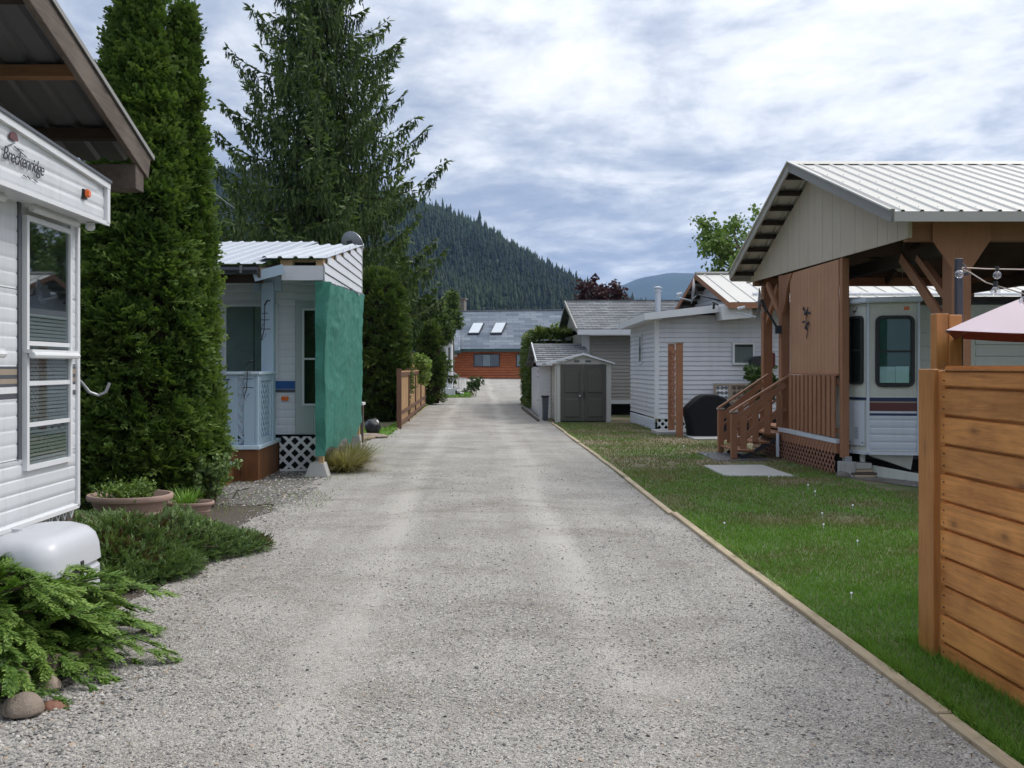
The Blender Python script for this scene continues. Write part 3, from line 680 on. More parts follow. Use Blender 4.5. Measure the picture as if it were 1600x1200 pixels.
# ================================================================ BLUE PORCH AND TRAILER WITH GREEN TARP
ptr = empty('porch_trailer', (-5, 16.4, 0), 'white ribbed trailer with navy and blue stripes standing behind the pale blue porch', 'trailer')
WY = 14.85
MB().box(-10, -2.42, WY+.012, 17.9, .55, 3.0).build('body', M_white, ptr)
def psheet(x0, x1, z0, z1, pitch=.115): ridged(MB(), (x0, WY+.012, 0), UX, NY, x1-x0, z0, z1, pitch, .010).build('siding_sheet', M_white, ptr, smooth=True)
xs = PX(416, WY)
psheet(-10, xs-.02, .55, 3.0); psheet(PX(429, WY), PX(461, WY), .56, 1.20); psheet(PX(429, WY), PX(461, WY), 1.38, 3.0); psheet(PX(461, WY), -2.42, 2.62, 3.0); psheet(-2.5, -2.42, .56, 2.62)
sx0, sx1 = PX(429, WY), PX(461, WY)
MB().box(sx0, sx1, WY-.012, WY+.01, 1.255, 1.38).build('stripe', M_blue, ptr); MB().box(sx0, sx1, WY-.010, WY+.01, 1.205, 1.25).build('stripe', M_greystripe, ptr)
MB().box(sx0, sx1, WY-.008, WY+.01, 1.25, 1.255).build('stripe', M_whitetrim, ptr)
MB().box(PX(440, WY), PX(451, WY), WY-.03, WY-.001, 1.075, 1.14).build('marker_light', M_orange, ptr, bevel=.006)
MB().box(PX(424, WY), PX(428.5, WY), WY-.03, WY+.01, .78, 2.62).build('edge_trim', M_navy, ptr)
# doorway seen beside and through the tarp
dr = MB().box(PX(462, WY), -2.52, WY-.02, WY+.01, .56, 2.6).build('door', M_greendoor, ptr, bevel=.004)
window(ptr, (PX(473, WY), WY-.02, 1.0), UX, NY, .33, 1.5, M_whitetrim, .03, panes=((0, 1, 0, .48), (0, 1, .48, 1)), glass=M_glass2)
window(ptr, (PX(350, WY), WY-.001, 1.42), UX, NY, .84, 1.15, M_whitetrim, .04, panes=((0, 1, 0, 1),), curtain=((.0, .55, M_curtain), (.57, 1, M_curtain)))
window(ptr, (-5.2, WY-.001, 1.42), UX, NY, .9, 1.15, M_whitetrim, .04)
m = lattice(MB(), (PX(437, 14.75), 14.75, 0), UX, NY, .60, .02, .53, .13, .045); m.box(PX(437, 14.7), PX(437, 14.7)+.6, 14.70, 14.735, .0, .03)
tag(m.build('lattice_skirt', M_whitetrim, ptr), kind='stuff')
MB().box(-10, -2.5, 14.95, 15.0, 0, .55).build('underfloor_shade', M_dark, ptr)  # black sheet painting the shade behind the lattice skirt
pw = empty('porch', (-4, 14.2, 0), 'pale blue lattice porch with red brown skirt under a rusty galvanised roof', 'porch')
PF, PB = 13.4, 14.83; PXR = PX(403, PF)
# skirt boards
x = -4.9; 
while x < PXR-.02:
    MB().box(x, min(x+.138, PXR), PF, PF+.02, .0, .44).build('skirt_board', M_redwood, pw); x += .14
y = PF+.022
while y < PB-.12:
    MB().box(PXR-.02, PXR, y, y+.138, .0, .44).build('skirt_board', M_redwood, pw); y += .14
MB().box(-4.9, PXR-.03, PF+.03, PB, .40, .44).build('deck_floor', M_porchtop, pw)
MB().box(-4.9, PXR+.03, PF-.03, PF+.06, .445, .50).build('deck_rim', M_porchtop, pw, bevel=.005)
MB().box(PXR-.06, PXR+.03, PF+.062, PB, .445, .50).build('deck_rim', M_porchtop, pw, bevel=.005)
MB().box(PX(332, 13.0), PX(355, 13.0), 12.9, 13.36, 0, .24).build('step', M_redwood, pw); MB().box(PX(330, 13.0), PX(357, 13.0), 12.87, 13.37, .245, .28).build('step_top', M_porchtop, pw, bevel=.004)
# front rail
fx0 = PX(356, PF)
MB().box(fx0-.02, PXR+.03, PF-.03, PF+.10, 1.49, 1.53).build('top_rail', M_porchtop, pw, bevel=.005)
MB().box(PXR-.09, PXR+.03, PF+.102, PB-.28, 1.49, 1.53).build('top_rail', M_porchtop, pw, bevel=.005)
for a, b_ in ((356, 371), (381, 398)):
    MB().box(PX(a, PF), PX(b_, PF), PF, PF+.03, .50, 1.49).build('rail_board', M_porch, pw, bevel=.003)
tag(lattice(MB(), (PX(370, PF), PF+.035, 0), UX, NY, .12, .5, 1.47, .11, .04).build('lattice_panel', M_porch, pw), kind='stuff')
MB().box(PX(398.5, PF), PXR, PF, PF+.085, .50, 1.49).build('corner_post', M_porch, pw, bevel=.003)
tag(lattice(MB(), (PXR-.03, PF+.2, 0), UY, (1, 0, 0), .62, .58, 1.40, .11, .04).build('lattice_panel', M_porch, pw), kind='stuff')
for z0, z1 in ((.50, .58), (1.40, 1.49)): MB().box(PXR-.05, PXR, PF+.087, PB-.3, z0, z1).build('rail', M_porch, pw, bevel=.003)
for y0 in (PF+.11, PF+.83): MB().box(PXR-.048, PXR+.002, y0, y0+.09, .58, 1.40).build('rail_board', M_porch, pw, bevel=.003)
# gate left of the rail
gt = MB().box(PX(349.5, PF), PX(355.3, PF), PF, PF+.03, .5, 1.45).build('gate_stile', M_porch, pw)
tag(lattice(MB(), (PX(322, PF), PF+.02, 0), UX, NY, .24, .5, 1.36, .14, .05).build('lattice_panel', M_porch, pw), kind='stuff')
MB().tube([(PX(349, PF), PF-.02, 1.42), (PX(360, PF), PF-.02, 1.42)], .009, 6).build('latch', M_darksteel, pw)
# roof post, headers and roof
PY = 14.3; px0, px1 = PX(408, PY), PX(427, PY)
MB().box(px0, px1, PY, PY+.17, .50, 2.86).build('post', M_porch, pw, bevel=.005)
MB().box(-9, px0, PY+.02, PY+.14, .5, .52).build('floor_edge', M_porch, pw)
MB().box(-9.5, PX(410, 13.7), 13.72, 13.80, 2.80, 2.92).build('header', M_darkwood, pw)
MB().bar((PX(395, 13.6), 13.65, 2.88), (PX(440, 13.6), 13.75, 3.0), .04, .14).build('header_board', M_porch, pw)
MB().box(PX(396, 14.4), PX(440, 14.4), 14.38, 14.46, 2.74, 2.95).build('header', M_porch, pw)
MB().tube([(-9.6, 13.58, 2.985), (PX(403, 13.58), 13.58, 2.965)], .055, 8).build('gutter', M_darksteel, pw, smooth=True)
MB().box(PX(374, 13.5), PX(374, 13.5)+.03, 13.51, 13.53, 2.92, 3.03).build('gutter_bracket', M_steel, pw)
E0, E1 = (13.55, PZ(412, 13.55)), (18.4, PZ(378, 18.4))
metal_roof(pw, -10, PX(410, 13.6), E0, E1, M_roofg, .9, .225, hgt=.018)
xr = PX(508, 13.9)
metal_roof(pw, PX(402, 13.9), xr+.02, (13.85, PZ(403, 13.85)), (18.45, PZ(383, 18.45)), M_roofn, .9, .225, hgt=.028, rib=.04)
MB().box(-9.9, PX(404, 13.6), 13.62, 13.66, 3.0, 3.045).build('fascia', M_weathered, pw)
MB().bar((PX(404, 13.6), 13.62, 2.93), (PX(437, 14.6), 14.6, 3.12), .04, .13).build('barge_board', M_weathered, pw)
MB().box(PX(438, 13.95), PX(457, 13.95), 13.95, 14.02, 3.05, 3.15).build('blocking', M_newlumber, pw); MB().box(PX(494, 13.95), PX(505, 13.95), 13.93, 14.02, 3.05, 3.15).build('blocking', M_newlumber, pw)
MB().box(PX(438, 13.95), PX(505, 13.95), 14.03, 14.07, 3.13, 3.165).build('blocking', M_newlumber, pw)
MB().box(PX(457.5, 13.95), PX(493.5, 13.95), 14.1, 14.14, 3.02, 3.13).build('roof_gap_shade', M_dark, pw)  # black box standing in for the shade between the blocking
MB().box(PX(440, 13.9), xr-.005, 13.88, 13.91, PZ(438, 13.88), PZ(415, 13.88)).build('front_fascia', M_vinyl, pw, bevel=.003)
siding(pw, (xr-.02, 13.88, 0), UY, (1, 0, 0), 4.5, PZ(441, 13.9), 3.98, .148, M_vinyl, 'siding_board',
       clip=lambda z: (max(0, (z-3.14)/.775*4.45, 0), min(4.5, 4.5 if z > 3.0 else 4.5*(z-2.80)/.19+1.0)))
MB().box(xr-.05, xr+.002, 18.37, 18.41, 2.95, 3.92).build('corner_trim', M_vinyl, pw)
MB().bar((xr-.01, 13.9, 2.815), (xr-.01, 18.4, 2.985), .03, .05).build('lower_trim', M_darksteel, pw)
MB().bar((xr-.06, 13.95, 3.11), (xr-.06, 18.4, 3.84), .04, .1).build('rafter', M_newlumber, pw)
for (y, z1) in ((13.98, 2.84), (18.25, 2.98)):
    MB().box(xr-.10, xr-.03, y-.035, y+.035, .2, z1).build('tarp_post', M_newlumber, pw)
MB().prism([(-2.5, 13.86, 0), (-2.14, 13.86, 0), (-2.22, 13.92, .2), (-2.42, 13.92, .2)], (0, .26, 0)).build('pier_block', M_concrete, pw, bevel=.01)
MB().prism([(-2.44, 18.15, 0), (-2.18, 18.15, 0), (-2.22, 18.2, .3), (-2.40, 18.2, .3)], (0, .22, 0)).build('pier_block', M_concrete, pw, bevel=.01)
# tarp: wrinkled cloth round the corner post
def tarp():
    nu, nv = 150, 80; V = []; GI, GJ = np.meshgrid(np.arange(nu+1)/nu*4.7, np.arange(nv+1)/nv*2.5); N1 = fnoise(GI*1.0+GJ*.25, GJ*.7, 1.3, 41, 3); N2 = fnoise(GI*3.5, GJ*1.1, 1.2, 42, 3); N3 = fnoise(GI*1.4+GJ*2.2, GJ*3.6-GI*.7, 1.1, 43, 3)
    for j in range(nv+1):
        f = j/nv
        for i in range(nu+1):
            s_ = i/nu*4.82-.16; Lz = 4.42
            if s_ < 0: x, y, nrm = xr+.02+s_, 13.88, (0, -1)
            else: x, y, nrm = xr+.03, 13.88+s_*Lz/4.66, (1, 0)
            a = np.clip((y-13.88)/4.42, 0, 1)
            top = 2.83+a*.16-.03*abs(math.sin(a*9)); bot = .335+.06*math.sin(a*7)+.20*a*a+.05*math.sin(a*23)
            if s_ < 0: bot = .30-.06*s_
            z = top+(bot-top)*f
            w = .10*(N1[j, i]-.5)+.03*(N2[j, i]-.5)+.03*abs(N3[j, i]-.5)*2+.02*math.sin(y*2.1+z*.6)
            w += .04*math.exp(-f*9)*math.sin(y*9+3*N1[j, i])*(1-f); w += .03*math.sin(a*math.pi)*math.sin(f*math.pi)
            if -.0 > s_: w = w*.3
            if 4.1 < s_: x -= (s_-4.1)*.12
            V.append((x+nrm[0]*w, y+nrm[1]*w-(.02*math.sin(z*9) if s_ < .05 else 0), z))
    T = [(j*(nu+1)+i, j*(nu+1)+i+1, (j+1)*(nu+1)+i+1, (j+1)*(nu+1)+i) for j in range(nv) for i in range(nu)]
    o = raw_mesh('tarp', V, T, M_tarp, smooth=True); return tag(o, 'green woven plastic tarp hanging from the porch eave beside the road', 'tarp')
tarp()
def ties():
    tp_ = bpy.data.objects['tarp']
    for k in range(7):
        m = MB(); y = 14.0+k*.69; z = 2.80+(y-13.88)/4.42*.16
        m.tube([(xr+.055, y, z-.03), (xr+.058, y, z-.03)], .022, 8); m.tube([(xr+.06, y, z-.03), (xr+.04, y+.04, z+.03), (xr+.01, y+.06, z+.07)], .005, 4)
        o = m.build('grommet_tie', M_whitetrim, None); o.parent = tp_
ties()
def hook(loc, s_, label):
    x, y, z = loc; m = MB()
    m.tube([(x, y, z+.28*s_), (x, y-.03, z), (x-.01, y-.02, z-.2*s_), (x-.05, y-.02, z-.38*s_)], .007, 5)
    for dz, w in ((.0, .11), (-.17, .13), (.12, .08)): m.tube([(x-w*.4, y-.05, z+dz*s_), (x+w*.7, y-.05, z+dz*s_)], .006, 5)
    m.tube([(x, y-.03, z+.27*s_), (x+.05, y-.06, z+.36*s_), (x+.09, y-.06, z+.35*s_)], .012, 6)
    m.tube([(x-.02, y-.03, z-.05), (x-.06, y-.03, z-.16), (x-.03, y-.03, z-.3), (x+.03, y-.03, z-.2)], .004, 5)
    return tag(m.build('hook_hanger', M_black, None), label, 'hook')
hook((PX(414, 14.25), 14.25, PZ(500, 14.25)), .8, 'black wrought iron plant hanger on the tall pale blue porch post')
hook((PX(387, 13.35), 13.35, PZ(592, 13.35)), .7, 'black wrought iron plant hanger hooked over the porch rail')
def dish(name, label, c, r, aim, mount, lnbd, grp=None):
    """a satellite dish: c centre, aim = facing direction, mount = foot point of its arm"""
    rt = empty(name, mount, label, 'satellite dish', grp)
    c = Vector(c); a = Vector(aim).normalized(); x = a.cross(Vector((0,0,1))).normalized(); z = x.cross(a).normalized(); vs = []; fs = []
    for L, off in ((0, 0), (1, -.012)):
        for i in range(5):
            q = i/4; 
            for k in range(20): t_ = 2*math.pi*k/20; vs.append(c+x*(r*q*math.cos(t_))+z*(r*q*math.sin(t_))+a*(.18*r*q*q+off))
    for L in (0, 1):
        for i in range(4):
            for k in range(20):
                b0 = L*100+i*20; fs.append((b0+k, b0+(k+1) % 20, b0+20+(k+1) % 20, b0+20+k))
    for k in range(20): fs.append((80+k, 80+(k+1) % 20, 180+(k+1) % 20, 180+k))
    MB().add(vs, fs).build('reflector', M_steel, rt, smooth=True)
    base = c - z*r*.75; tip = c + a*(r*1.35) - z*r*.55
    MB().tube([c-a*.06-z*r*.3, base+a*.05, tip], .014, 6).build('feed_arm', M_whitetrim, rt)
    MB().tube([tip-a*.04+z*.04, tip+z*.06-a*.02, tip-a*.14+z*.10], [.035, .04, .032], 10).build('receiver_head', M_whitetrim, rt, smooth=True)
    MB().tube([c-a*.03, c-a*.10-z*.08, Vector(mount)], .02, 8).build('mast', M_darksteel, rt)
    MB().box(mount[0]-.05, mount[0]+.05, mount[1]-.03, mount[1]+.03, mount[2]-.07, mount[2]+.07).build('foot', M_darksteel, rt)
    MB().bar(c-a*.09-z*.09, c-a*.02+z*.09, .1, .05).build('bracket', M_black, rt)
    return rt
dish('satellite_dish', 'grey satellite dish seen edge on behind the new white porch roof', (PX(548, 18.9), 18.95, 4.0), .27, (.5, .8, .35), (PX(548, 18.9), 18.7, 3.8), .3, 'satellite dishes')
# ================================================================ MIDDLE DISTANCE
# tan board fence on the left
fn = empty('board_fence', (-2.0, 24.5, 0), 'tan vertical board fence with brown frame left of the road', 'fence')
FX0, FX1, FY0, FY1 = -1.99, -2.08, 24.6, 38.0
np_ = 4
for k in range(np_+1):
    a = k/np_; y = FY0+(FY1-FY0)*a; x = FX0+(FX1-FX0)*a
    MB().box(x-.06, x+.06, y-.06, y+.06, 0, 1.55).build('post', M_fencebrown, fn)
    if k == np_: break
    y2 = FY0+(FY1-FY0)*(k+1)/np_; nb = 18
    for j in range(nb):
        ya = y+.07+(y2-y-.14)*j/nb; yb = y+.07+(y2-y-.14)*(j+.96)/nb
        MB().box(x-.02, x+.0, ya, yb, .07, 1.44).build('board', M_fencefar, fn)
    for z0 in (.10, .36, 1.36): MB().box(x+.002, x+.045, y+.06, y2-.06, z0, z0+.09).build('rail', M_fencebrown, fn)
    MB().box(x-.05, x+.06, y+.06, y2-.06, 1.45, 1.49).build('cap_rail', M_fencefar, fn)
ga = empty('fence_arbor', (-2.14, 31, 0), 'brown and tan gate tower rising above the board fence beside the lime bush', 'arbor')
MB().box(-2.32, -2.08, 31, 31.25, 0, 2.05).build('post', M_fencefar, ga); MB().box(-2.36, -2.04, 30.95, 31.3, 1.58, 1.65).build('collar', M_fencefar, ga, bevel=.01)
MB().box(-2.30, -2.10, 30.97, 31.0, 1.66, 2.0).build('panel', M_fencebrown, ga); MB().box(-2.38, -2.02, 30.93, 31.32, 2.055, 2.10).build('cap', M_darksteel, ga, bevel=.01)
wt = empty('side_table', (-2.9, 21.2, 0), 'weathered wooden post and small pale shelf just beyond the green tarp', 'post')
x = PX(556, 19.4); MB().box(x-.05, x+.05, 19.35, 19.45, 0, PZ(596, 19.4)).build('post', M_log, wt); MB().lathe((x, 19.4, PZ(596, 19.4)), [(.055, 0), (.06, .04), (.03, .08), (.005, .09)], 10).build('post_cap', M_whitetrim, wt)
MB().box(x-.03, PX(571, 20.4), 20.0, 20.4, PZ(632, 20.4), PZ(628, 20.4)).build('shelf', M_whitetrim, wt); MB().box(x+.0, x+.06, 20.15, 20.25, 0, PZ(632, 20.4)).build('shelf_leg', M_weathered, wt)
def blob(name, c, r, mat, label, cat, amp=.15, sub=3, grp=None, seed=1, flat=0.0, freq=1.6):
    import bmesh
    bm = bmesh.new(); bmesh.ops.create_icosphere(bm, subdivisions=sub, radius=1)
    for v in bm.verts:
        p = v.co*freq; n_ = fnoise(np.array([p.x+seed*3.1+p.z*.7]), np.array([p.y+seed*1.7-p.z*.9]), 1.3, seed, 3)[0]-.5
        v.co *= 1+amp*2*n_
        v.co.x *= r[0]; v.co.y *= r[1]; v.co.z *= r[2]
        if v.co.z < -flat*r[2]: v.co.z = -flat*r[2]
        v.co += Vector(c)
    me = bpy.data.meshes.new(name); bm.to_mesh(me); bm.free(); me.materials.append(mat); me.polygons.foreach_set('use_smooth', [True]*len(me.polygons))
    return tag(put(name, me), label, cat, grp)
blob('bin_bag', (PX(582, 22.2), 22.2, .19), (.19, .18, .21), M_bag, 'black plastic bin bag on the ground in front of the left hedge', 'bag', .28, 3, freq=2.6, flat=.9)
blob('bag_stones', (PX(575, 21.6), 21.6, .03), (.42, .2, .07), M_rock, 'low heap of dead twigs and soil under the black bag', 'debris', .3)
for k, (a, b_, lb) in enumerate((((-2.35, 15.9), (-1.98, 16.6), 'short pale board lying on the gravel beside the straw grass'), ((-2.75, 20.6), (-2.3, 21.4), 'small grey board on the ground behind the tarp'))):
    tag(MB().bar((a[0], a[1], .035), (b_[0], b_[1], .035), .09, .05).build('loose_board', M_edge), lb, 'board')
# white porch of the house behind the cedar
wp = empty('white_porch', (-2.6, 50, gzf(50)), 'small white porch with railed steps in front of the log house', 'porch')
g = gzf(50)
MB().box(-5.5, PX(711, 50), 49.6, 51.6, g, g+.36).build('base', M_whitetrim, wp); MB().box(-5.5, PX(706, 52), 51.7, 54.5, g, 3.0).build('wall', M_vinyl, wp)
MB().box(PX(692, 50), PX(700, 50), 49.9, 50.1, g, PZ(540, 50)).build('post', M_whitetrim, wp)
MB().prism([(-6, 49.2, PZ(532, 49)), (-6, 52, 3.9), (-6, 55, 3.0)], (6+PX(703, 50), 0, 0)).build('roof', M_roofn, wp)
window(wp, (PX(697, 51.7), 51.68, 1.7), UX, NY, .28, 1.0, M_whitetrim, .05)
def railing(parent, a, b_, h, nb, mat):
    a, b_ = Vector(a), Vector(b_)
    MB().bar(a+Vector((0,0,h)), b_+Vector((0,0,h)), .06, .06).build('hand_rail', mat, parent); MB().bar(a+Vector((0,0,.1)), b_+Vector((0,0,.1)), .04, .05).build('bottom_rail', mat, parent)
    for i in range(nb+1):
        p = a.lerp(b_, i/nb); MB().box(p.x-.015, p.x+.015, p.y-.015, p.y+.015, p.z+.1, p.z+h).build('baluster', mat, parent)
ax = PX(705, 50.5)
railing(wp, (ax, 50.4, g+.5), (PX(716, 50.5), 50.4, g+.22), .8, 3, M_whitetrim); railing(wp, (PX(716, 50.5), 50.4, g+.12), (PX(729, 50.5), 50.4, g+.1), .78, 5, M_whitetrim)
railing(wp, (-4.5, 49.8, g+.36), (ax, 49.8, g+.36), .85, 9, M_whitetrim)
for k in range(3): MB().box(PX(704, 50), PX(714+5*k, 50), 50.5, 51.5, g, g+.36-.12*k).build('step', M_whitetrim, wp)
# log house, turned a little
LH = empty('log_house', (0, 82, gzf(82)), 'long red brown log house with grey roof, two skylights and stone chimney', 'house')
LH.rotation_euler.z = R(-12)
def lput(m, name, mat, parent=None, **k):
    o = m.build(name, mat, None, **k); o.parent = parent or LH; o.location = (0, 0, 0); return o
# local coordinates: x along the ridge, y away from the camera
hw, hd = 8.2, 4.6
lput(MB().box(-9, hw-.7, -hd+.9, hd-.9, -.3, 2.3), 'wall', M_logh)
z = .02; fl = None
while z < 2.35:
    m = MB(); pr = [(0, 0), (-.05, .02), (-.075, .1), (-.05, .19), (0, .205)]
    m.prism([(-9, -hd+.9+a, z+b_) for a, b_ in pr], (9+hw-.7, 0, 0)); lput(m, 'log', M_logh, smooth=False)
    m = MB(); m.prism([(hw-.7-a, -hd+.9, z+b_) for a, b_ in pr], (0, 2*hd-1.8, 0)); lput(m, 'log', M_logh)
    z += .21
ze, zr = 2.42, 5.72; 
lput(MB().prism([(-9.5, -hd, ze), (-9.5, 0, zr), (-9.5, 0, zr-.18), (-9.5, -hd, ze-.14)], (9.5+hw, 0, 0)), 'roof', M_shb)
lput(MB().prism([(-9.5, hd, ze), (-9.5, 0, zr), (-9.5, 0, zr-.18), (-9.5, hd, ze-.14)], (9.5+hw, 0, 0)), 'roof', M_shb)
lput(MB().prism([(hw-.72, -hd+.9, 2.3), (hw-.72, hd-.9, 2.3), (hw-.72, 0, zr-.3)], (.04, 0, 0)), 'gable', M_logh)
lput(MB().box(-9.5, hw, -hd-.03, -hd+.02, ze-.26, ze-.02), 'fascia', M_teal)
for s_ in (-1, 1): lput(MB().bar((hw+.02, s_*hd, ze-.08), (hw+.02, 0, zr-.06), .05, .28), 'barge_board', M_teal)
lput(MB().box(-9.5, hw, -.12, .12, zr-.03, zr+.05), 'ridge_cap', M_shg)
for xx in (.35, 2.25):
    f = (.50, .66); y0, y1 = -hd*(1-f[0]), -hd*(1-f[1]); z0 = ze+(zr-ze)*f[0]; z1 = ze+(zr-ze)*f[1]
    y0, z0, y1, z1 = -3.0, ze+(zr-ze)*(1-3.0/hd), -1.7, ze+(zr-ze)*(1-1.7/hd)
    fr = lput(MB().prism([(xx-.48, y0, z0), (xx+.48, y0, z0), (xx+.48+.18, y1, z1), (xx-.48+.18, y1, z1)], (0, -.05, .14)), 'skylight', M_darksteel)
    lput(MB().prism([(xx-.42, y0+.07, z0+.05), (xx+.42, y0+.07, z0+.05), (xx+.42+.17, y1-.06, z1-.04), (xx-.42+.17, y1-.06, z1-.04)], (0, -.06, .16)), 'skylight_pane', M_skyl, fr)
ch = lput(MB().box(-2.0, -1.15, .2, 1.1, 4.5, 6.75), 'chimney', M_stonew); lput(MB().box(-2.1, -1.05, .1, 1.2, 6.75, 6.88), 'chimney_cap', M_stonew, ch)
for r_ in range(6):
    for q in range(3):
        w_ = .28; x0 = -2.0+.285*q+(.0 if r_ % 2 else .03)
        lput(MB().box(x0, x0+.25, .15, .2, 5.2+r_*.25, 5.2+r_*.25+.21), 'stone', M_stonew, ch)
def lwin(x0, w, z0, h, curtains):
    f = window(None, (x0, -hd+.80, z0), UX, NY, w, h, M_darksteel, .07, panes=((0, .33, 0, 1), (.33, .66, 0, 1), (.66, 1, 0, 1)), curtain=curtains, deep=.05)
    f.parent = LH; f.location = (0, 0, 0)
    for o in list(bpy.data.objects):
        if o.parent == f: o.location = (0, 0, 0)
lwin(.55, 2.15, .95, 1.05, ((.32, .68, M_curtain),)); lwin(4.05, 1.5, .95, 1.05, ((.0, .5, M_curtain),))
lput(MB().prism([(-4.8, -hd-2.2, 1.9), (-.2, -hd-.9, 2.18), (-1.0, -1.8, 4.35), (-4.8, -1.8, 4.35)], (0, 0, .1)), 'porch_roof', M_shb)
lput(MB().bar((-4.8, -hd-2.2, 1.9), (-.1, -hd-.9, 2.17), .05, .22), 'porch_fascia', M_teal)
lput(MB().box(-1.62, -1.38, -hd-1.25, -hd-1.0, -.1, 2.0), 'porch_post', M_logh); lput(MB().box(-4.2, -4.0, -hd-2, -hd-1.8, -.1, 1.9), 'porch_post', M_logh)
lput(MB().lathe((-1.0, -hd+.7, 1.75), [(.05, 0), (.2, .04), (.22, .18), (.12, .3)], 8), 'hanging_basket', M_curtain)
# ---- garden shed
sh = empty('garden_shed', (3, 28.5, 0), 'beige plastic garden shed with grey brown double doors', 'shed')
SY = 27.6; a0, a1 = PX(868, SY), PX(955, SY)
MB().box(a0+.03, a1-.03, SY+.03, 29.2, .03, PZ(568, SY)).build('body', M_shedbeige, sh)
for x0, x1 in ((868, 876), (948, 955)): MB().box(PX(x0-1, SY), PX(x1, SY), SY-.0, SY+.06, 0, PZ(569, SY)).build('corner_post', M_shedbeige, sh, bevel=.01)
siding(sh, (a0+.03, 29.2, 0), (0, -1, 0), NX, 1.6, .05, 1.66, .12, M_shedbeige, 'siding_board')
pz = lambda p: PZ(p, SY)
MB().prism([(a0, SY, pz(569)), (a1, SY, pz(569)), (PX(911, SY), SY, pz(555))], (0, .05, 0)).build('gable', M_shedbeige, sh)
for x0, x1 in ((895, 907), (913, 925)):
    v_ = MB().box(PX(x0, SY), PX(x1, SY), SY-.02, SY, pz(567), pz(562)).build('vent', M_shedbeige, sh)
    MB().box(PX(x0+1.5, SY), PX(x1-1.5, SY), SY-.024, SY-.02, pz(566), pz(563)).build('vent_opening', M_greystripe, v_)
xm = PX(911, SY); zr = PZ(552, SY); zl = PZ(567.5, SY)
for xe in (PX(853, SY), PX(960, SY)):
    MB().prism([(xm, SY-.1, zr), (xe, SY-.1, zl), (xe, SY-.1, zl-.035), (xm, SY-.1, zr-.06)], (0, 1.75, 0)).build('roof_panel', M_shg, sh)
    MB().prism([(xm, SY-.13, zr+.01), (xe, SY-.13, zl+.01), (xe, SY-.13, zl-.035), (xm, SY-.13, zr-.05)], (0, .028, 0)).build('roof_trim', M_whitetrim, sh)
for x0, x1, hs in ((876, 911, 1), (912, 947, -1)):
    d = MB().box(PX(x0, SY), PX(x1, SY)-.01, SY-.03, SY+.0, .04, pz(570)).build('door', M_sheddoor, sh, bevel=.004)
    u0, u1 = PX(x0+6, SY), PX(x1-6, SY)
    for z0, z1, arch in ((.86, 1.48, True), (.16, .68, False)):
        n_ = 8; top = [(u1-(u1-u0)*i/n_, z1+(.07*math.sin(math.pi*i/n_) if arch else 0)) for i in range(n_+1)]
        MB().prism([(u0, SY-.055, z0), (u1, SY-.055, z0)]+[(xx, SY-.055, z_) for xx, z_ in top], (0, .03, 0)).build('door_panel', M_sheddoor, d, bevel=.012, seg=1)
    hx = PX(909 if hs > 0 else 912.5, SY)
    if hs > 0: MB().lathe((hx-.06, SY-.07, pz(620)), [(.03, 0), (.035, .03), (.01, .06)], 10).build('handle', M_steel, d)
    else: MB().box(hx-.02, hx+.025, SY-.06, SY-.03, pz(622), pz(612)).build('latch', M_black, d)
bn = empty('rubbish_bin', (2.15, 29.0, 0), 'dark grey plastic bin squeezed between garden shed and small shingled shed', 'bin')
bx0, bx1 = PX(847, 28.6), PX(857, 28.6)
MB().prism([(bx0+.03, 28.5, 0), (bx1-.03, 28.5, 0), (bx1, 28.45, .68), (bx0, 28.45, .68)], (0, .35, 0)).build('body', M_greystripe, bn, bevel=.01); MB().box(bx0-.02, bx1+.02, 28.42, 28.85, .69, .74).build('lid', M_black, bn, bevel=.01)
# ---- small shingled shed with white side
ss = empty('shingled_shed', (2.7, 32, 0), 'small shed with dark shingle roof and white side wall beside the road hedge', 'shed')
qx0, qx1 = 1.97, 3.42; qy0, qy1 = 29.8, 34.6
MB().box(qx0+.03, qx1, qy0+.03, qy1, .0, 1.75).build('body', M_vinyl, ss)
siding(ss, (qx0+.1, qy0+.02, 0), UX, NY, qx1-qx0-.1, .04, 1.6, .12, M_beigevinyl, 'siding_board')
for y0, y1 in ((29.82, 30.9), (30.93, 32.0), (32.03, 33.2), (33.23, 34.5)): MB().box(qx0, qx0+.03, y0, y1, .04, 1.58).build('side_panel', M_coolwhite, ss, bevel=.004)
for z_ in (1.25, 1.42, .5): MB().box(qx0-.012, qx0, 30.82, 30.98, z_, z_+.05).build('hinge', M_darksteel, ss)
MB().box(qx0-.05, qx0+.32, qy0-.03, qy0+.02, 0, 1.62).build('corner_board', M_whitetrim, ss)
EL, RL = (29.5, PZ(566, 29.5)), (32.1, PZ(537, 32.1))
for k in range(9):
    f0, f1 = k/9, (k+1)/9; ya, za = EL[0]+(RL[0]-EL[0])*f0, EL[1]+(RL[1]-EL[1])*f0; yb, zb = EL[0]+(RL[0]-EL[0])*f1, EL[1]+(RL[1]-EL[1])*f1
    MB().add([(PX(838, 29.5), ya, za-.03), (qx1+.15, ya, za-.03), (qx1+.15, ya, za+.022), (PX(838, 29.5), ya, za+.022), (PX(838, 29.5), yb, zb-.03), (qx1+.15, yb, zb-.03), (qx1+.15, yb, zb+.002), (PX(838, 29.5), yb, zb+.002)],
             [(3,2,1,0),(4,5,6,7),(0,1,5,4),(1,2,6,5),(2,3,7,6),(3,0,4,7)]).build('shingle_course', M_shd, ss)
MB().prism([(1.8, 32.1, RL[1]), (1.8, 35, 1.65), (1.8, 35, 1.6), (1.8, 32.1, RL[1]-.08)], (qx1+.15-1.8, 0, 0)).build('roof', M_shd, ss)
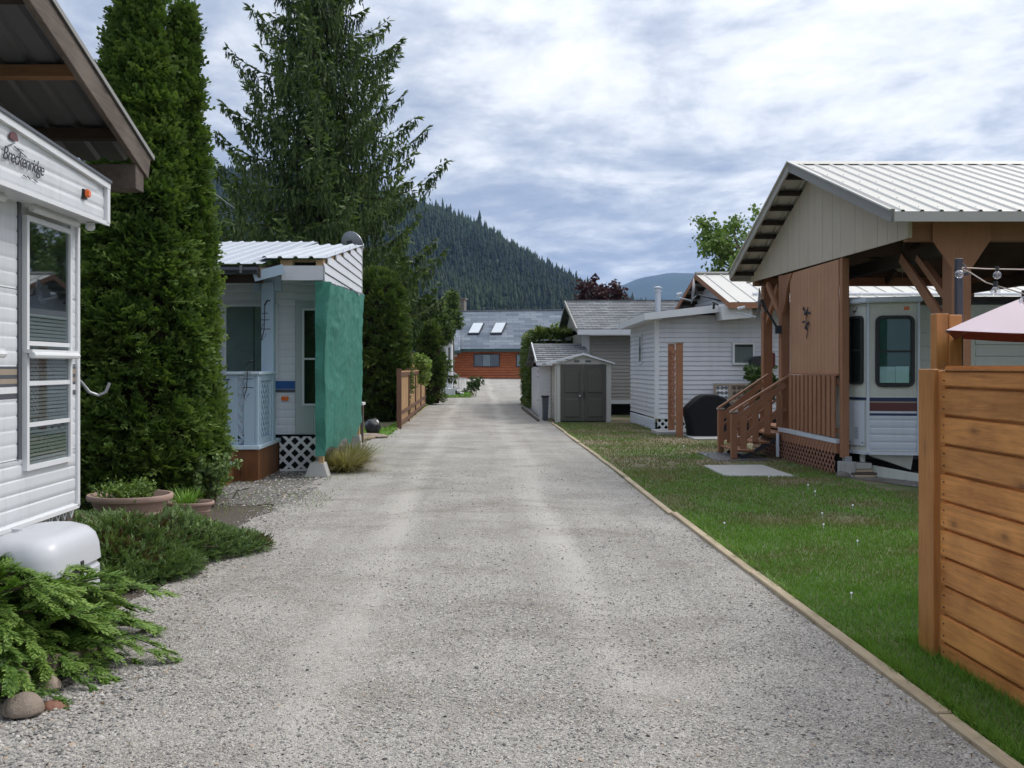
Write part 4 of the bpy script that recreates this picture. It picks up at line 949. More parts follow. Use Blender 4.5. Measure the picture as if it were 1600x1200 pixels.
MB().prism([(qx0+.03, qy0+.1, 1.6), (qx0+.03, 32.1, RL[1]-.1), (qx0+.03, 34.5, 1.6)], (.03, 0, 0)).build('gable', M_vinyl, ss)
MB().bar((1.83, 29.5, EL[1]), (1.83, 32.1, RL[1]), .03, .1).build('barge_board', M_whitetrim, ss); MB().box(1.83, qx1+.1, 29.47, 29.5, EL[1]-.1, EL[1]+.0).build('fascia', M_whitetrim, ss)
MB().bar((1.8, 28.0, .02), (1.72, 36.5, .05), .06, .09).build('base_board', M_weathered, ss)
# ---- grey shingled house
gh = empty('beige_house', (6, 34, 0), 'beige sided house with grey shingle roof and white eaves behind the garden shed', 'house')
hx0, hx1, hy = 3.48, 9.2, 31.6
MB().box(hx0, hx1, hy+.02, 38, .45, 2.9).build('body', M_beigevinyl, gh)
MB().box(hx0+.05, hx1-.05, hy+.4, 37.8, 0, .45).build('crawl_space_shade', M_dark, gh)  # black box, paints the shade below the raised floor
siding(gh, (PX(921, hy), hy+.02, 0), UX, NY, hx1-PX(921, hy), .5, 2.75, .115, M_beigevinyl, 'siding_board')
MB().box(hx0-.02, PX(921, hy), hy-.01, hy+.03, .45, 2.75).build('corner_board', M_whitetrim, gh); MB().box(hx0, hx1, hy-.05, hy+.02, .38, .5).build('sill_board', M_whitetrim, gh)
EH, RH = (31.0, PZ(514, 31.0)), (35.2, PZ(471, 35.2)); rx0 = PX(902, 31.0)
for k in range(16):
    f0, f1 = k/16, (k+1)/16; ya, za = EH[0]+(RH[0]-EH[0])*f0, EH[1]+(RH[1]-EH[1])*f0; yb, zb = EH[0]+(RH[0]-EH[0])*f1, EH[1]+(RH[1]-EH[1])*f1
    x0 = rx0+.12*f0
    MB().add([(rx0, ya, za-.03), (9.5, ya, za-.03), (9.5, ya, za+.024), (rx0, ya, za+.024), (rx0, yb, zb-.03), (9.5, yb, zb-.03), (9.5, yb, zb+.002), (rx0, yb, zb+.002)],
             [(3,2,1,0),(4,5,6,7),(0,1,5,4),(1,2,6,5),(2,3,7,6),(3,0,4,7)]).build('shingle_course', M_shg, gh)
MB().prism([(rx0, RH[0], RH[1]), (rx0, 39.4, 2.8), (rx0, 39.4, 2.7), (rx0, RH[0], RH[1]-.1)], (9.5-rx0, 0, 0)).build('roof', M_shg, gh)
MB().box(rx0, 9.5, RH[0]-.1, RH[0]+.1, RH[1]-.02, RH[1]+.05).build('ridge_cap', M_shd, gh)
MB().prism([(hx0, hy, 2.7), (hx0, RH[0], RH[1]-.15), (hx0, 38, 2.75)], (.05, 0, 0)).build('gable', M_beigevinyl, gh)
MB().box(rx0+.0, 9.5, 30.94, 31.0, PZ(523, 31), PZ(515, 31)).build('fascia', M_whitetrim, gh); MB().bar((rx0-.02, 31.0, EH[1]-.04), (rx0-.02, RH[0], RH[1]-.04), .04, .14).build('barge_board', M_beigevinyl, gh)
MB().tube([(PX(921, 31.1), 31.0, 2.66), (PX(985, 31.1), 31.0, 2.66)], .06, 8).build('gutter', M_whitetrim, gh)
pp = empty('flue_pipe', (PX(1027, 33.6), 33.6, 3.3), 'white capped flue pipe standing on the grey shingle roof', 'flue pipe')
X_ = PX(1028, 33.6); MB().tube([(X_, 33.6, 3.2), (X_, 33.6, PZ(456, 33.6))], .10, 14).build('pipe', M_coolwhite, pp, smooth=True); MB().lathe((X_, 33.6, PZ(456, 33.6)), [(.13, 0), (.13, .05), (.09, .07), (.09, .10), (.15, .12), (.15, .16), (.05, .19)], 14).build('cap', M_coolwhite, pp)
# ---- white sided cottage
ct = empty('white_cottage', (8, 26, 0), 'white lap sided cottage with cream metal roof and low front extension', 'cottage')
CX, CY = 4.46, 24.0; CBY = 27.9
MB().box(CX+.02, 6.3, CY+.02, CBY, .35, 2.88).build('extension_body', M_vinyl, ct); MB().box(6.3, 15, CY+.02, 30, .3, 3.1).build('body', M_vinyl, ct)
siding(ct, (CX+.07, CY+.02, 0), UX, NY, 8.6, .33, 2.9, .118, M_vinyl, 'siding_board')
siding(ct, (CX+.02, CBY, 0), (0, -1, 0), NX, CBY-CY-.07, .33, 2.86, .118, M_vinyl, 'siding_board')
siding(ct, (CX+.015, CBY, 0), (0, -1, 0), NX, CBY-CY-.07, 0, .32, .06, M_coolwhite, 'skirt_board')
MB().box(CX-.01, CX+.10, CY-.01, CY+.10, .30, 2.92).build('corner_board', M_whitetrim, ct, bevel=.004)
tag(lattice(MB(), (CX+.05, CY+.0, 0), UX, NY, 1.3, .02, .32, .12, .045).box(CX+.05, CX+1.35, CY-.03, CY+.01, .30, .34).build('lattice_skirt', M_whitetrim, ct), kind='stuff')
MB().box(CX+.1, 14.9, CY+.05, CY+.1, 0, .33).build('underfloor_shade', M_dark, ct)  # black sheet in place of the shade under the cottage
# lean-to roof
fx = PX(1009, 23.6)
pA, pB, pC, pD = (fx, 23.6, PZ(489, 23.6)), (6.35, 23.6, PZ(473, 23.6)), (6.35, 28.1, 3.15), (fx, 28.1, 2.84)
MB().prism([pA, pB, pC, pD], (0, 0, -.05)).build('extension_roof', M_shg, ct)
MB().prism([pA, pB, (pB[0], 23.6, pB[2]-.19), (fx, 23.6, pA[2]-.17)], (0, -.03, 0)).build('front_fascia', M_whitetrim, ct); MB().bar((fx-.015, 23.57, pA[2]-.09), (fx-.015, 28.1, 2.76), .03, .17).build('side_fascia', M_whitetrim, ct)
MB().prism([(fx+.02, 23.6, pA[2]-.16), (CX+.1, 23.6, pA[2]-.15), (CX+.1, 28.0, 2.7), (fx+.02, 28.0, 2.69)], (0, 0, .01)).build('soffit', M_whitetrim, ct)
# main metal roof, gable towards the road
RXc = 6.1; eN, rC, eF = (23.2, PZ(472, 23.2)), (26.8, PZ(428, 26.8)), (30.3, PZ(472, 23.2))
metal_roof(ct, RXc, 16.9, eN, rC, M_roofw, .9, .45, hgt=.022, rib=.022); metal_roof(ct, RXc, 16.9, eF, rC, M_roofw, .9, .45, hgt=.022, rib=.022)
MB().box(RXc, 16.9, rC[0]-.13, rC[0]+.13, rC[1]+.0, rC[1]+.05).build('ridge_cap', M_roofw, ct)
for e_ in (eN, eF): MB().bar((RXc+.015, e_[0], e_[1]-.075), (RXc+.015, rC[0], rC[1]-.075), .035, .13).build('barge_board', M_brown, ct)
MB().box(RXc, 16.9, eN[0]-.02, eN[0]+.02, eN[1]-.15, eN[1]-.02).build('front_fascia', M_brownh, ct)
MB().box(6.6, 16.8, eN[0]+.03, CY, eN[1]-.14, eN[1]-.11).build('soffit', M_darkwood, ct)
for k in range(6):
    f = (k+.5)/6; y = rC[0]+(eF[0]-rC[0])*f; z_ = rC[1]+(eF[1]-rC[1])*f-.10; MB().box(RXc+.03, 6.7, y-.05, y+.05, z_-.06, z_+.06).build('lookout', M_darkwood, ct)
gx = 6.55
siding(ct, (gx, 30.1, 0), (0, -1, 0), NX, 6.4, 3.0, rC[1]-.15, .118, M_vinyl, 'siding_board', clip=lambda z: (max(0, 30.1-(rC[0]+(rC[1]-.1-z)/.345)), min(6.1, 30.1-(rC[0]-(rC[1]-.1-z)/.318))))
MB().prism([(gx+.01, eN[0]+.7, 2.9), (gx+.01, 30, 2.9), (gx+.01, rC[0], rC[1]-.16)], (.05, 0, 0)).build('gable', M_vinyl, ct)
MB().prism([(PX(1127, 23.3), 23.35, 3.08), (6.7, 23.35, 3.08), (6.7, 23.35, 2.80), (PX(1130, 23.3), 23.35, 2.74)], (0, .6, 0)).build('eave_return', M_whitetrim, ct)
MB().tube([(6.9, 24.0, PZ(459.5, 24.0)), (16.5, 24.0, PZ(459.5, 24.0))], .045, 8).build('snow_rail', M_whitetrim, ct)
for x in (7.0, 8.3, 9.6, 10.9, 12.2, 13.5): MB().bar((x, 23.9, 3.28), (x, 24.0, 3.47), .03, .02).build('rail_bracket', M_whitetrim, ct)
window(ct, (PX(1144, CY), CY-.012, PZ(570, CY)), UX, NY, .56, .56, M_whitetrim, .05, panes=((0, 1, 0, 1),), blind=(M_curtain, 0, .85), deep=.04)
window(ct, (CX-.010, 25.9, PZ(569, 26)), UY, NX, .42, .80, M_whitetrim, .06, deep=.018)
window(ct, (9.6, CY-.012, 1.3), UX, NY, 1.1, .9, M_whitetrim, .05, deep=.04)
dish('satellite_dish', 'satellite dish on a bent mast against the white cottage gable', (PX(1085, 24.7), 24.7, PZ(455, 24.7)), .33, (-.975, .222, .10), (6.52, 24.6, PZ(475, 24.6)), .3, 'satellite dishes')
fl_ = MB().tube([(PX(1115, 23.5), 23.5, PZ(482, 23.5)), (PX(1116, 23.4), 23.4, PZ(474, 23.4))], .03, 8).tube([(PX(1113, 23.4), 23.35, PZ(472, 23.4)), (PX(1121, 23.4), 23.3, PZ(477, 23.4))], .025, 8).build('flood_light', M_black)
tag(fl_, 'small black flood light on the white fascia of the cottage extension', 'light')
hr = empty('hose_reel', (7.3, 23.7, 1.2), 'dark red hose reel on the cottage wall behind the brown posts', 'hose reel')
MB().box(PX(1197, 23.7), PX(1212, 23.7), 23.7, 23.95, PZ(576, 23.7), PZ(551, 23.7)).build('box', M_darkred, hr, bevel=.03); MB().tube([(PX(1187, 23.6), 23.55, PZ(568, 23.6)), (PX(1187, 23.6), 23.9, PZ(568, 23.6))], .19, 14).build('reel', M_black, hr)
# decorative screen, concrete pieces
ds = empty('scroll_screen', (6.3, 23.7, .7), 'framed tan scrollwork screen low against the white cottage wall', 'screen')
sx0, sx1, sz0, sz1 = PX(1115, 23.8), PX(1182, 23.8), PZ(628, 23.8), PZ(599, 23.8)
for dims in ((sx0, sx1, 23.78, 23.83, sz1-.05, sz1), (sx0, sx1, 23.78, 23.83, sz0, sz0+.05), (sx0, sx0+.06, 23.78, 23.83, sz0+.05, sz1-.05), (sx1-.06, sx1, 23.78, 23.83, sz0+.05, sz1-.05), (PX(1138, 23.8), PX(1142, 23.8), 23.78, 23.83, sz0+.05, sz1-.05)):
    MB().box(*dims).build('frame', M_tan, ds)
MB().box(sx0+.06, PX(1138, 23.8), 23.81, 23.815, sz0+.05, sz1-.05).build('panel', M_paper, ds); MB().box(PX(1142, 23.8), sx1-.06, 23.81, 23.815, sz0+.05, sz1-.05).build('panel', M_tan, ds)
m = MB(); m2 = MB()
def scroll(mm, cx_, cz, r, d=1):
    pts = [(cx_+d*r*(1-t_/14)*math.cos(t_*.75), 23.795, cz+r*(1-t_/14)*math.sin(t_*.75)) for t_ in range(13)]; mm.tube(pts, .009, 4)
for i in range(3):
    for j in range(3):
        scroll(m, sx0+.11+.10*i, sz0+.10+.12*j, .045, 1 if (i+j) % 2 else -1)
for i in range(5):
    for j in range(3): scroll(m2, PX(1142, 23.8)+.09+.118*i, sz0+.10+.12*j, .05, 1 if (i+j) % 2 else -1)
tag(m.build('scrollwork', M_greystripe, ds), kind='stuff'); tag(m2.build('scrollwork', M_weathered, ds), kind='stuff')
box_thing('concrete_step', M_concrete, (PX(1022, 22.9), PX(1085, 22.9), 22.3, 23.3, -.02, .09), 'low concrete step at the foot of the brown trellis', 'step', bevel=.012)
box_thing('concrete_pad', M_concrete, (4.75, 6.3, 20.9, 22.6, -.05, .035), 'thin concrete pad under the covered black grill', 'concrete pad', bevel=.01)
sl_ = MB().prism([(PX(1127, 14.1), 13.95, -.03), (PX(1241, 13.9), 13.85, -.03), (PX(1193, 15.4), 15.45, -.03), (PX(1100, 15.4), 15.4, -.03)], (0, 0, .055)).build('concrete_slab', M_concrete, None, bevel=.01)
tag(sl_, 'pale square concrete slab lying in the lawn before the porch steps', 'concrete slab')
tag(MB().prism([(4.05, 16.2, -.03), (5.0, 16.25, -.03), (4.9, 17.9, -.03), (4.1, 17.9, -.03)], (0, 0, .045)).build('ground_mat', M_greystripe, None), 'dark mat on the ground at the foot of the porch steps', 'mat')
# trellis
tl = empty('trellis', (4.62, 22.2, 0), 'brown two post garden trellis with capped tops beside the covered grill', 'trellis')
for y, x in ((21.8, 4.60), (22.9, 4.64)):
    MB().box(x-.07, x+.07, y-.07, y+.07, 0, 2.13).build('post', M_brown, tl, bevel=.005); MB().prism([(x-.09, y-.09, 2.135), (x+.09, y-.09, 2.135), (x+.09, y+.09, 2.135), (x-.09, y+.09, 2.135)], (0, 0, .025)).build('post_cap', M_tan, tl)
tag(lattice(MB(), (4.63, 21.9, 0), UY, NX, .92, .5, 1.95, .13, .02).build('lattice_panel', M_lattice, tl), kind='stuff')
for z_ in (.42, 1.95): MB().bar((4.61, 21.88, z_), (4.63, 22.82, z_), .04, .08).build('cross_rail', M_brown, tl)
# barbecue under a black cover
bb = empty('covered_grill', (5.3, 21.9, .035), 'barbecue grill hidden under a rounded black cloth cover', 'grill')
def cover():
    gx0, gx1 = PX(1074, 21.6), PX(1152, 21.6); prof = [(gx0+.08, .04), (gx0+.06, .25), (gx0-.02, .62), (gx0+.04, .72), (gx0+.25, .90), (gx0+.38, .965), (gx0+.72, .97), (gx0+.9, .88), (gx1-.06, .70), (gx1, .6), (gx1-.05, .2), (gx1-.07, .04)]
    V = []; nY = 7
    for j in range(nY):
        f = j/(nY-1); sq = 1-.10*(2*f-1)**4
        for (x, z_) in prof:
            cxm = (gx0+gx1)/2; V.append((cxm+(x-cxm)*sq+.012*math.sin(z_*30+j), 21.6+.62*f+.015*math.sin(x*23+z_*9)+(.04 if z_ > .8 and j == 0 else 0)-(.04 if z_ > .8 and j == nY-1 else 0), z_*(1 if .0 < f < 1 else .985)))
    n_ = len(prof); T = []
    for j in range(nY-1): T += [(j*n_+i, j*n_+i+1, (j+1)*n_+i+1, (j+1)*n_+i) for i in range(n_-1)]
    mm = MB().add(V, T+[tuple(range(n_))[::-1], tuple((nY-1)*n_+i for i in range(n_))]); return mm.build('cover', M_blackcloth, bb, bevel=.02, seg=2, smooth=True)
cover(); MB().tube([(4.95, 22, .04), (5.0, 22, .3)], .02).tube([(5.6, 22, .04), (5.6, 22, .3)], .02).build('leg', M_darksteel, bb)
# ================================================================ CARPORT PAVILION ON THE RIGHT
pv = empty('pavilion', (9, 15, 0), 'open brown timber pavilion with cream ribbed metal roof and beige gable', 'pavilion')
EX = 4.9; WXp = 5.28; XE = 15.3
nE, rC2, fE = (11.3, PZ(330, 11.3)), (15.0, PZ(256, 15.0)), (18.5, PZ(430, 18.5))
metal_roof(pv, EX, XE, nE, rC2, M_roofw, .916, .229, hgt=.022); metal_roof(pv, EX, XE, fE, rC2, M_roofw, .916, .229, hgt=.022)
MB().prism([(EX, 14.86, rC2[1]-.03), (EX, 15.0, rC2[1]+.045), (EX, 15.14, rC2[1]-.04), (EX, 15.0, rC2[1]+.02)], (XE-EX, 0, 0)).build('ridge_cap', M_roofw, pv)
# screws
m = MB()
for f in (.06, .22, .38, .54, .70, .86):
    y, z_ = nE[0]+(rC2[0]-nE[0])*f, nE[1]+(rC2[1]-nE[1])*f; x = EX+.17
    while x < 13.5: m.lathe((x, y, z_-.001), [(.010, 0), (.009, .012)], 5); x += .229
tag(m.build('roof_screws', M_darksteel, pv), kind='stuff')
MB().bar((EX-.012, nE[0]-.02, nE[1]-.055), (EX-.012, 15.0, rC2[1]-.04), .03, .16).build('rake_trim', M_trimd, pv); MB().bar((EX-.012, fE[0]+.02, fE[1]-.05), (EX-.012, 15.0, rC2[1]-.04), .03, .11).build('rake_trim', M_trimb, pv)
MB().bar((EX-.03, nE[0]-.03, nE[1]+.015), (EX-.03, 15.0, rC2[1]+.035), .06, .02).bar((EX-.03, fE[0]+.03, fE[1]+.02), (EX-.03, 15.0, rC2[1]+.035), .06, .02).build('rake_flashing', M_roofw, pv)
MB().box(EX, XE, nE[0]-.035, nE[0]-.01, nE[1]-.125, nE[1]-.008).build('eave_fascia', M_trimb, pv)
MB().box(EX, XE, fE[0]+.01, fE[0]+.035, fE[1]-.12, fE[1]).build('eave_fascia', M_trimb, pv)
sl_n = (rC2[1]-nE[1])/(rC2[0]-nE[0]); sl_f = (rC2[1]-fE[1])/(rC2[0]-fE[0])
def rz(y): return nE[1]+(y-nE[0])*sl_n if y < 15 else fE[1]+(y-fE[0])*sl_f
# gable of vertical boards
gy = [11.75, 12.35, 13.1, 13.95, 15.0, 16.0, 17.1, 18.1, 18.8]
gb = lambda y: 3.175+.0075*(y-11.8)
for a, b_ in zip(gy[:-1], gy[1:]):
    b2 = b_-.008; top = [(WXp, b2, rz(b2)-.10), (WXp, a, rz(a)-.10)]
    if b2 > fE[0]-.4: top[0] = (WXp, b2, max(gb(b2)+.02, rz(min(b2, 18.35))-.1))
    p = MB().prism([(WXp, a, gb(a)), (WXp, b2, gb(b2))]+top, (.02, 0, 0)).build('gable_panel', M_beigewood, pv)
    y = a+.30
    while y < b2-.15:
        MB().box(WXp-.002, WXp+.0, y-.004, y+.004, gb(y), rz(y)-.11).build('groove', M_groove2, p); y += .406
MB().prism([(WXp-.015, 11.75, gb(11.8)), (WXp-.015, 11.72, gb(11.8)), (WXp-.015, 11.72, 3.42), (WXp-.015, 11.75, 3.42)], (.05, 0, 0)).build('gable_edge', M_beigewood, pv)
# lookouts / purlins on both slopes
for k in range(8):
    y = 15.25+k*.44; z_ = rz(y)-.055; MB().box(EX+.01, XE, y-.045, y+.045, z_-.04, z_+.035).build('purlin', M_darkwood, pv)
for k in range(7):
    y = 14.75-k*.5; z_ = rz(y)-.055; MB().box(EX+.01, XE, y-.045, y+.045, z_-.04, z_+.035).build('purlin', M_darkwood, pv)
for x in (5.4, 6.6, 7.8, 9.0, 10.2, 11.4, 12.6, 13.8):
    MB().bar((x, 11.8, rz(11.8)-.20), (x, 15, rC2[1]-.2), .045, .18).bar((x, 18.3, rz(18.3)-.20), (x, 15, rC2[1]-.2), .045, .18).build('rafter', M_darkwood, pv)
for x in (5.92, 9.4, 12.9):
    MB().box(x-.07, x+.07, 11.9, 18.3, 3.0, 3.17).build('tie_beam', M_darkwood, pv)
for (ya, yb) in ((11.8, 14.95), (15.05, 18.4)):
    MB().prism([(WXp+.06, ya, rz(ya)-.13), (XE-.1, ya, rz(ya)-.13), (XE-.1, yb, rz(yb)-.13), (WXp+.06, yb, rz(yb)-.13)], (0, 0, .012)).build('ceiling_shade', M_darkwood, pv)  # dark sheet added under the roofing, ceiling shade put into its colour
MB().box(WXp+.02, XE-.2, 11.78, 11.93, 3.145, 3.41).build('eave_beam', M_brownh, pv, bevel=.006); MB().box(WXp+.02, XE-.2, 18.3, 18.45, 3.145, 3.30).build('eave_beam', M_brownh, pv)
MB().box(WXp+.03, XE-.2, 14.93, 15.07, 4.35, 4.6).build('ridge_beam', M_darkwood, pv)
def post(x, y, w, z0, z1, sub=True): return MB().box(x-w/2, x+w/2, y-w/2, y+w/2, z0, z1).build('post', M_brown, pv, bevel=.006)
def gusset(x, y, w=.35):
    o = MB().prism([(x-w, y, 3.14), (x-w, y, 3.425), (x+w, y, 3.425), (x+w, y, 3.14), (x+.12, y, 2.80), (x-.12, y, 2.80)], (0, .02, 0)).build('gusset', M_brown, pv, bevel=.002); return o
PXn = PX(1498.5, 11.8)
post(PXn, 11.86, .24, 0, 3.14); gusset(PXn, 11.735)
post(9.4, 11.86, .24, 0, 3.14); gusset(9.4, 11.735); post(12.9, 11.86, .24, 0, 3.14); gusset(12.9, 11.735)
for x in (PXn, 9.4, 12.9):
    MB().bar((x-.05, 11.95, 2.45), (x-.05, 12.75, 3.05), .09, .09).bar((x-.09, 11.98, 2.15), (x-.09, 13.2, 3.1), .04, .14).build('brace', M_brown, pv)
XF = 5.55
post(XF, 18.38, .17, 0, 3.14); post(9.4, 18.38, .17, 0, 3.14); post(12.9, 18.38, .17, 0, 3.14)
MB().prism([(XF-.1, 18.29, 2.5), (XF+.02, 18.27, 3.14), (XF+.55, 18.27, 3.14)], (0, .02, 0)).build('gusset', M_brown, pv)
MB().bar((XF-.02, 18.3, 2.45), (XF-.02, 17.6, 3.1), .05, .12).build('brace', M_brown, pv); MB().bar((9.3, 18.3, 2.4), (8.8, 18.3, 3.1), .08, .1).build('brace', M_brown, pv)
post(5.34, 16.68, .15, .5, 3.18)
MB().prism([(5.27, 16.60, 2.62), (5.27, 16.60, 3.17), (5.27, 16.05, 3.17), (5.27, 16.25, 3.0)], (.03, 0, 0)).build('gusset', M_brown, pv)
MB().bar((5.30, 16.6, 2.55), (5.30, 16.25, 3.12), .05, .11).bar((5.30, 16.76, 2.5), (5.30, 17.5, 3.1), .05, .11).build('brace', M_brown, pv)
post(5.345, 13.96, .105, .28, 3.18)
# wind wall sheet with grooves
wp2 = MB().box(5.285, 5.30, 14.03, 16.2, 1.49, 3.17).build('wind_panel', M_panel, pv)
y = 14.13
while y < 16.15: MB().box(5.283, 5.285, y-.004, y+.004, 1.50, 3.16).build('groove', M_groove, wp2); y += .152
MB().box(5.265, 5.285, 14.02, 16.22, 1.47, 1.50).build('panel_sill', M_brownh, pv)
pb = MB().tube([(5.38, 13.95, -.02), (5.38, 13.95, .22)], .13, 16).build('pier', M_concrete, pv, smooth=True); MB().box(5.33, 5.43, 13.9, 14.0, .2, .3).build('post_base', M_steel, pv)
post_orn = empty('wall_ornament', (5.27, 15.3, 2.3), 'dark metal leaf ornament hanging on the brown wind panel', 'wall ornament')
m = MB()
for k in range(9):
    a = R(-60+k*38); cy_, cz = 15.32+.1*math.sin(k*2.4), 2.38+.13*math.cos(k*1.9)
    m.tube([(5.262, cy_, cz), (5.25, cy_+.05*math.cos(a), cz+.05*math.sin(a)), (5.262, cy_+.10*math.cos(a), cz+.10*math.sin(a))], [.004, .022, .003], 5)
m.tube([(5.262, 15.25, 2.55), (5.255, 15.33, 2.38), (5.262, 15.29, 2.15), (5.262, 15.33, 2.05)], .007, 5); m.build('leaves', M_darksteel, post_orn)
# ceiling fan lamp
fl = empty('ceiling_lamp', (PX(1411, 14.4), 14.4, 3.2), 'cream glass bowl lamp with pull chain under the pavilion roof', 'lamp')
X_, Z_ = PX(1411, 14.4), PZ(413, 14.4)
MB().lathe((X_, 14.4, Z_-.12), [(.02, 0), (.08, .02), (.125, .07), (.135, .12)], 18).build('bowl', M_lamp, fl, smooth=True); MB().tube([(X_, 14.4, Z_), (X_, 14.4, Z_+.1)], .07, 12).tube([(X_, 14.4, Z_+.1), (X_, 14.4, 4.2)], .015, 6).build('stem', M_weathered, fl)
for k in range(4):
    a = R(20+90*k); MB().bar((X_+.1*math.cos(a), 14.4+.1*math.sin(a), Z_+.06), (X_+.6*math.cos(a), 14.4+.6*math.sin(a), Z_+.08), .13, .012).build('blade', M_darkwood, fl)
MB().tube([(X_-.03, 14.35, Z_-.02), (X_-.03, 14.35, Z_-.28)], .004, 4).build('pull_chain', M_tan, fl)
# ---- porch deck, lattice, steps
dk = empty('porch_deck', (5.6, 15.6, 0), 'brown baluster porch deck with diamond lattice skirt under the wind panel', 'deck')
x = 5.30
for k in range(4): MB().box(5.32+.145*k, 5.32+.145*k+.14, 14.05, 16.15 if k == 0 else 16.15, .50, .53).build('deck_board', M_brownh, dk) if k < 1 else None
for k in range(14): MB().box(5.34, 11.0, 16.22+.145*k, 16.22+.145*k+.14, .50, .53).build('deck_board', M_brownh, dk)
MB().box(5.25, 5.31, 14.04, 16.75, .475, .545).build('rim_trim', M_coolwhite, dk, bevel=.004); MB().box(5.26, 5.31, 14.05, 18.3, .33, .47).build('rim_board', M_brown, dk)
y = 14.06; first = None
while y < 16.15:
    if first is None: first = MB().box(5.235, 5.262, y, y+.125, .56, 1.465).build('baluster', M_brown, dk, bevel=.004); y0_ = y
    else: again(first, 0, y-y0_, 0)
    y += .192
MB().box(5.27, 5.30, 14.05, 16.2, .62, .70).build('rail', M_brown, dk); MB().box(5.27, 5.30, 14.05, 16.2, 1.33, 1.42).build('rail', M_brown, dk)
tag(lattice(MB(), (5.27, 14.12, 0), UY, NX, 2.55, .0, .47, .095, .03).build('lattice_skirt', M_lattice, dk), kind='stuff')
tag(lattice(MB(), (5.27, 16.7, 0), UY, NX, 1.6, .0, .33, .095, .03).build('lattice_skirt', M_lattice, dk), kind='stuff')
MB().box(5.42, 5.46, 14.05, 18.3, 0, .48).build('underfloor_shade', M_dark, dk)  # black sheet that paints the shade under the deck
st = empty('porch_steps', (4.9, 17.1, 0), 'brown wooden steps with slatted handrails climbing to the porch deck', 'steps')
YN, YF = 16.55, 17.8
for k in range(3): MB().box(4.50+.27*k, 4.50+.27*k+.30, YN+.05, YF-.05, .15*(k+1)-.03, .15*(k+1)+.005).build('tread', M_brownh, st, bevel=.004)
for y in (YN+.10, YF-.10): MB().bar((4.62, y, .02), (5.3, y, .40), .04, .06).build('stringer', M_darksteel, st)
for y, xb, s_ in ((YN, 4.43, 1), (YF, 4.52, 0)):
    MB().box(xb-.05, xb+.05, y-.05, y+.05, .02, .80).build('newel_post', M_brown, st, bevel=.004); MB().box(xb-.065, xb+.065, y-.065, y+.065, .805, .835).build('newel_cap', M_tan, st, bevel=.004)
    zt = 1.42; xt = 5.30
    MB().bar((xb-.05, y-.01, .83), (xt+.1, y-.01, zt+.04), .10, .03).build('hand_rail', M_brownh, st)
    for dz in (-.12, -.52): MB().bar((xb+.03, y-.03, .80+dz), (xt, y-.03, zt+dz), .03, .11).build('rail', M_brownh, st)
    MB().bar((xb+.03, y+.03, .80-.30), (xt, y+.03, zt-.30), .03, .035).build('rail', M_brownh, st)
    for k in range(4):
        bxx = xb+.155+.205*k; zc = .79+(bxx-xb)*.62
        MB().box(bxx-.055, bxx+.055, y-.062, y-.045, zc-.70, zc-.14).build('baluster', M_brown, st, bevel=.003)
tag(box_thing('downspout_stub', M_coolwhite, (5.16, 5.2, 16.5, 16.56, .05, .45), 'thin white pipe under the top of the porch steps', 'pipe'))
dish('satellite_dish', 'satellite dish on an arm fixed to the brown pavilion post, seen edge on', (PX(1189, 16.6), 16.62, PZ(476, 16.6)), .29, (-.957, .285, .08), (5.22, 16.62, PZ(515, 16.6)), .3, 'satellite dishes')
# ================================================================ RIGHT TRAILER
t3 = empty('old_trailer', (8, 15, 0), 'old cream travel trailer with rounded black windows and maroon stripe under the pavilion', 'trailer')
A, B, C3 = Vector((5.45, 14.1, 0)), Vector((5.60, 13.76, 0)), Vector((PX(1435, 13.66), 13.66, 0))
zb, zt = .36, 2.545
m = MB(); foot = [A, B, C3, Vector((6.32, 14.0, 0)), Vector((12.5, 14.0, 0)), Vector((12.5, 16.1, 0)), Vector((5.45, 16.1, 0))]
m.prism([(p.x, p.y, zb) for p in foot], (0, 0, zt-zb)).build('body', M_cream, t3)
def face(P, Q): 
    u = (Q-P); L = u.length; u.normalize(); return P, u, Vector((u.y, -u.x, 0)), L
o1, u1, n1, L1 = face(A, B); o2, u2, n2, L2 = face(B, C3)
def fsheet(o, u, n, L, z0, z1, mat=M_cream, pitch=.12, a=.02, b_=.02, d=.008): return ridged(MB(), Vector(o)+Vector(u)*a, u, n, L-a-b_, z0, z1, pitch, d).build('siding_sheet', mat, t3, smooth=True)
fsheet(o2, u2, n2, L2, 1.16, 2.5, M_cream, .19, d=.005); fsheet(o2, u2, n2, L2, .40, .90, M_coolwhite, .105, d=.012)
fsheet(o1, u1, n1, L1, 1.16, 2.5, M_cream, .19, d=.005)
for z0, z1, mt in ((.90, .935, M_navy), (.935, .965, M_coolwhite), (.965, 1.085, M_maroon), (1.085, 1.105, M_tan), (1.105, 1.16, M_navy)):
    MB().fb(o2, u2, n2, .02, L2-.02, 0, .012, z0, z1).build('stripe', mt, t3)
MB().fb(o1, u1, n1, .02, L1-.02, 0, .01, 1.12, 1.16).build('stripe', M_navy, t3)
hd_ = MB().fb(o1, u1, n1, .04, L1-.04, 0, .02, .46, 1.10).build('compartment_door', M_coolwhite, t3, bevel=.004)
for z_ in (.55, .50): pass
m = MB()
for k in range(7): m.fb(o1, u1, n1, .14, .22, .02, .022, .56+.025*k, .568+.025*k)
m.build('label_plate', M_greystripe, hd_)
MB().fb(o1, u1, n1, .06, .075, .02, .03, .50, .515).fb(o1, u1, n1, L1-.08, L1-.065, .02, .03, .50, .515).build('screw', M_darksteel, hd_)
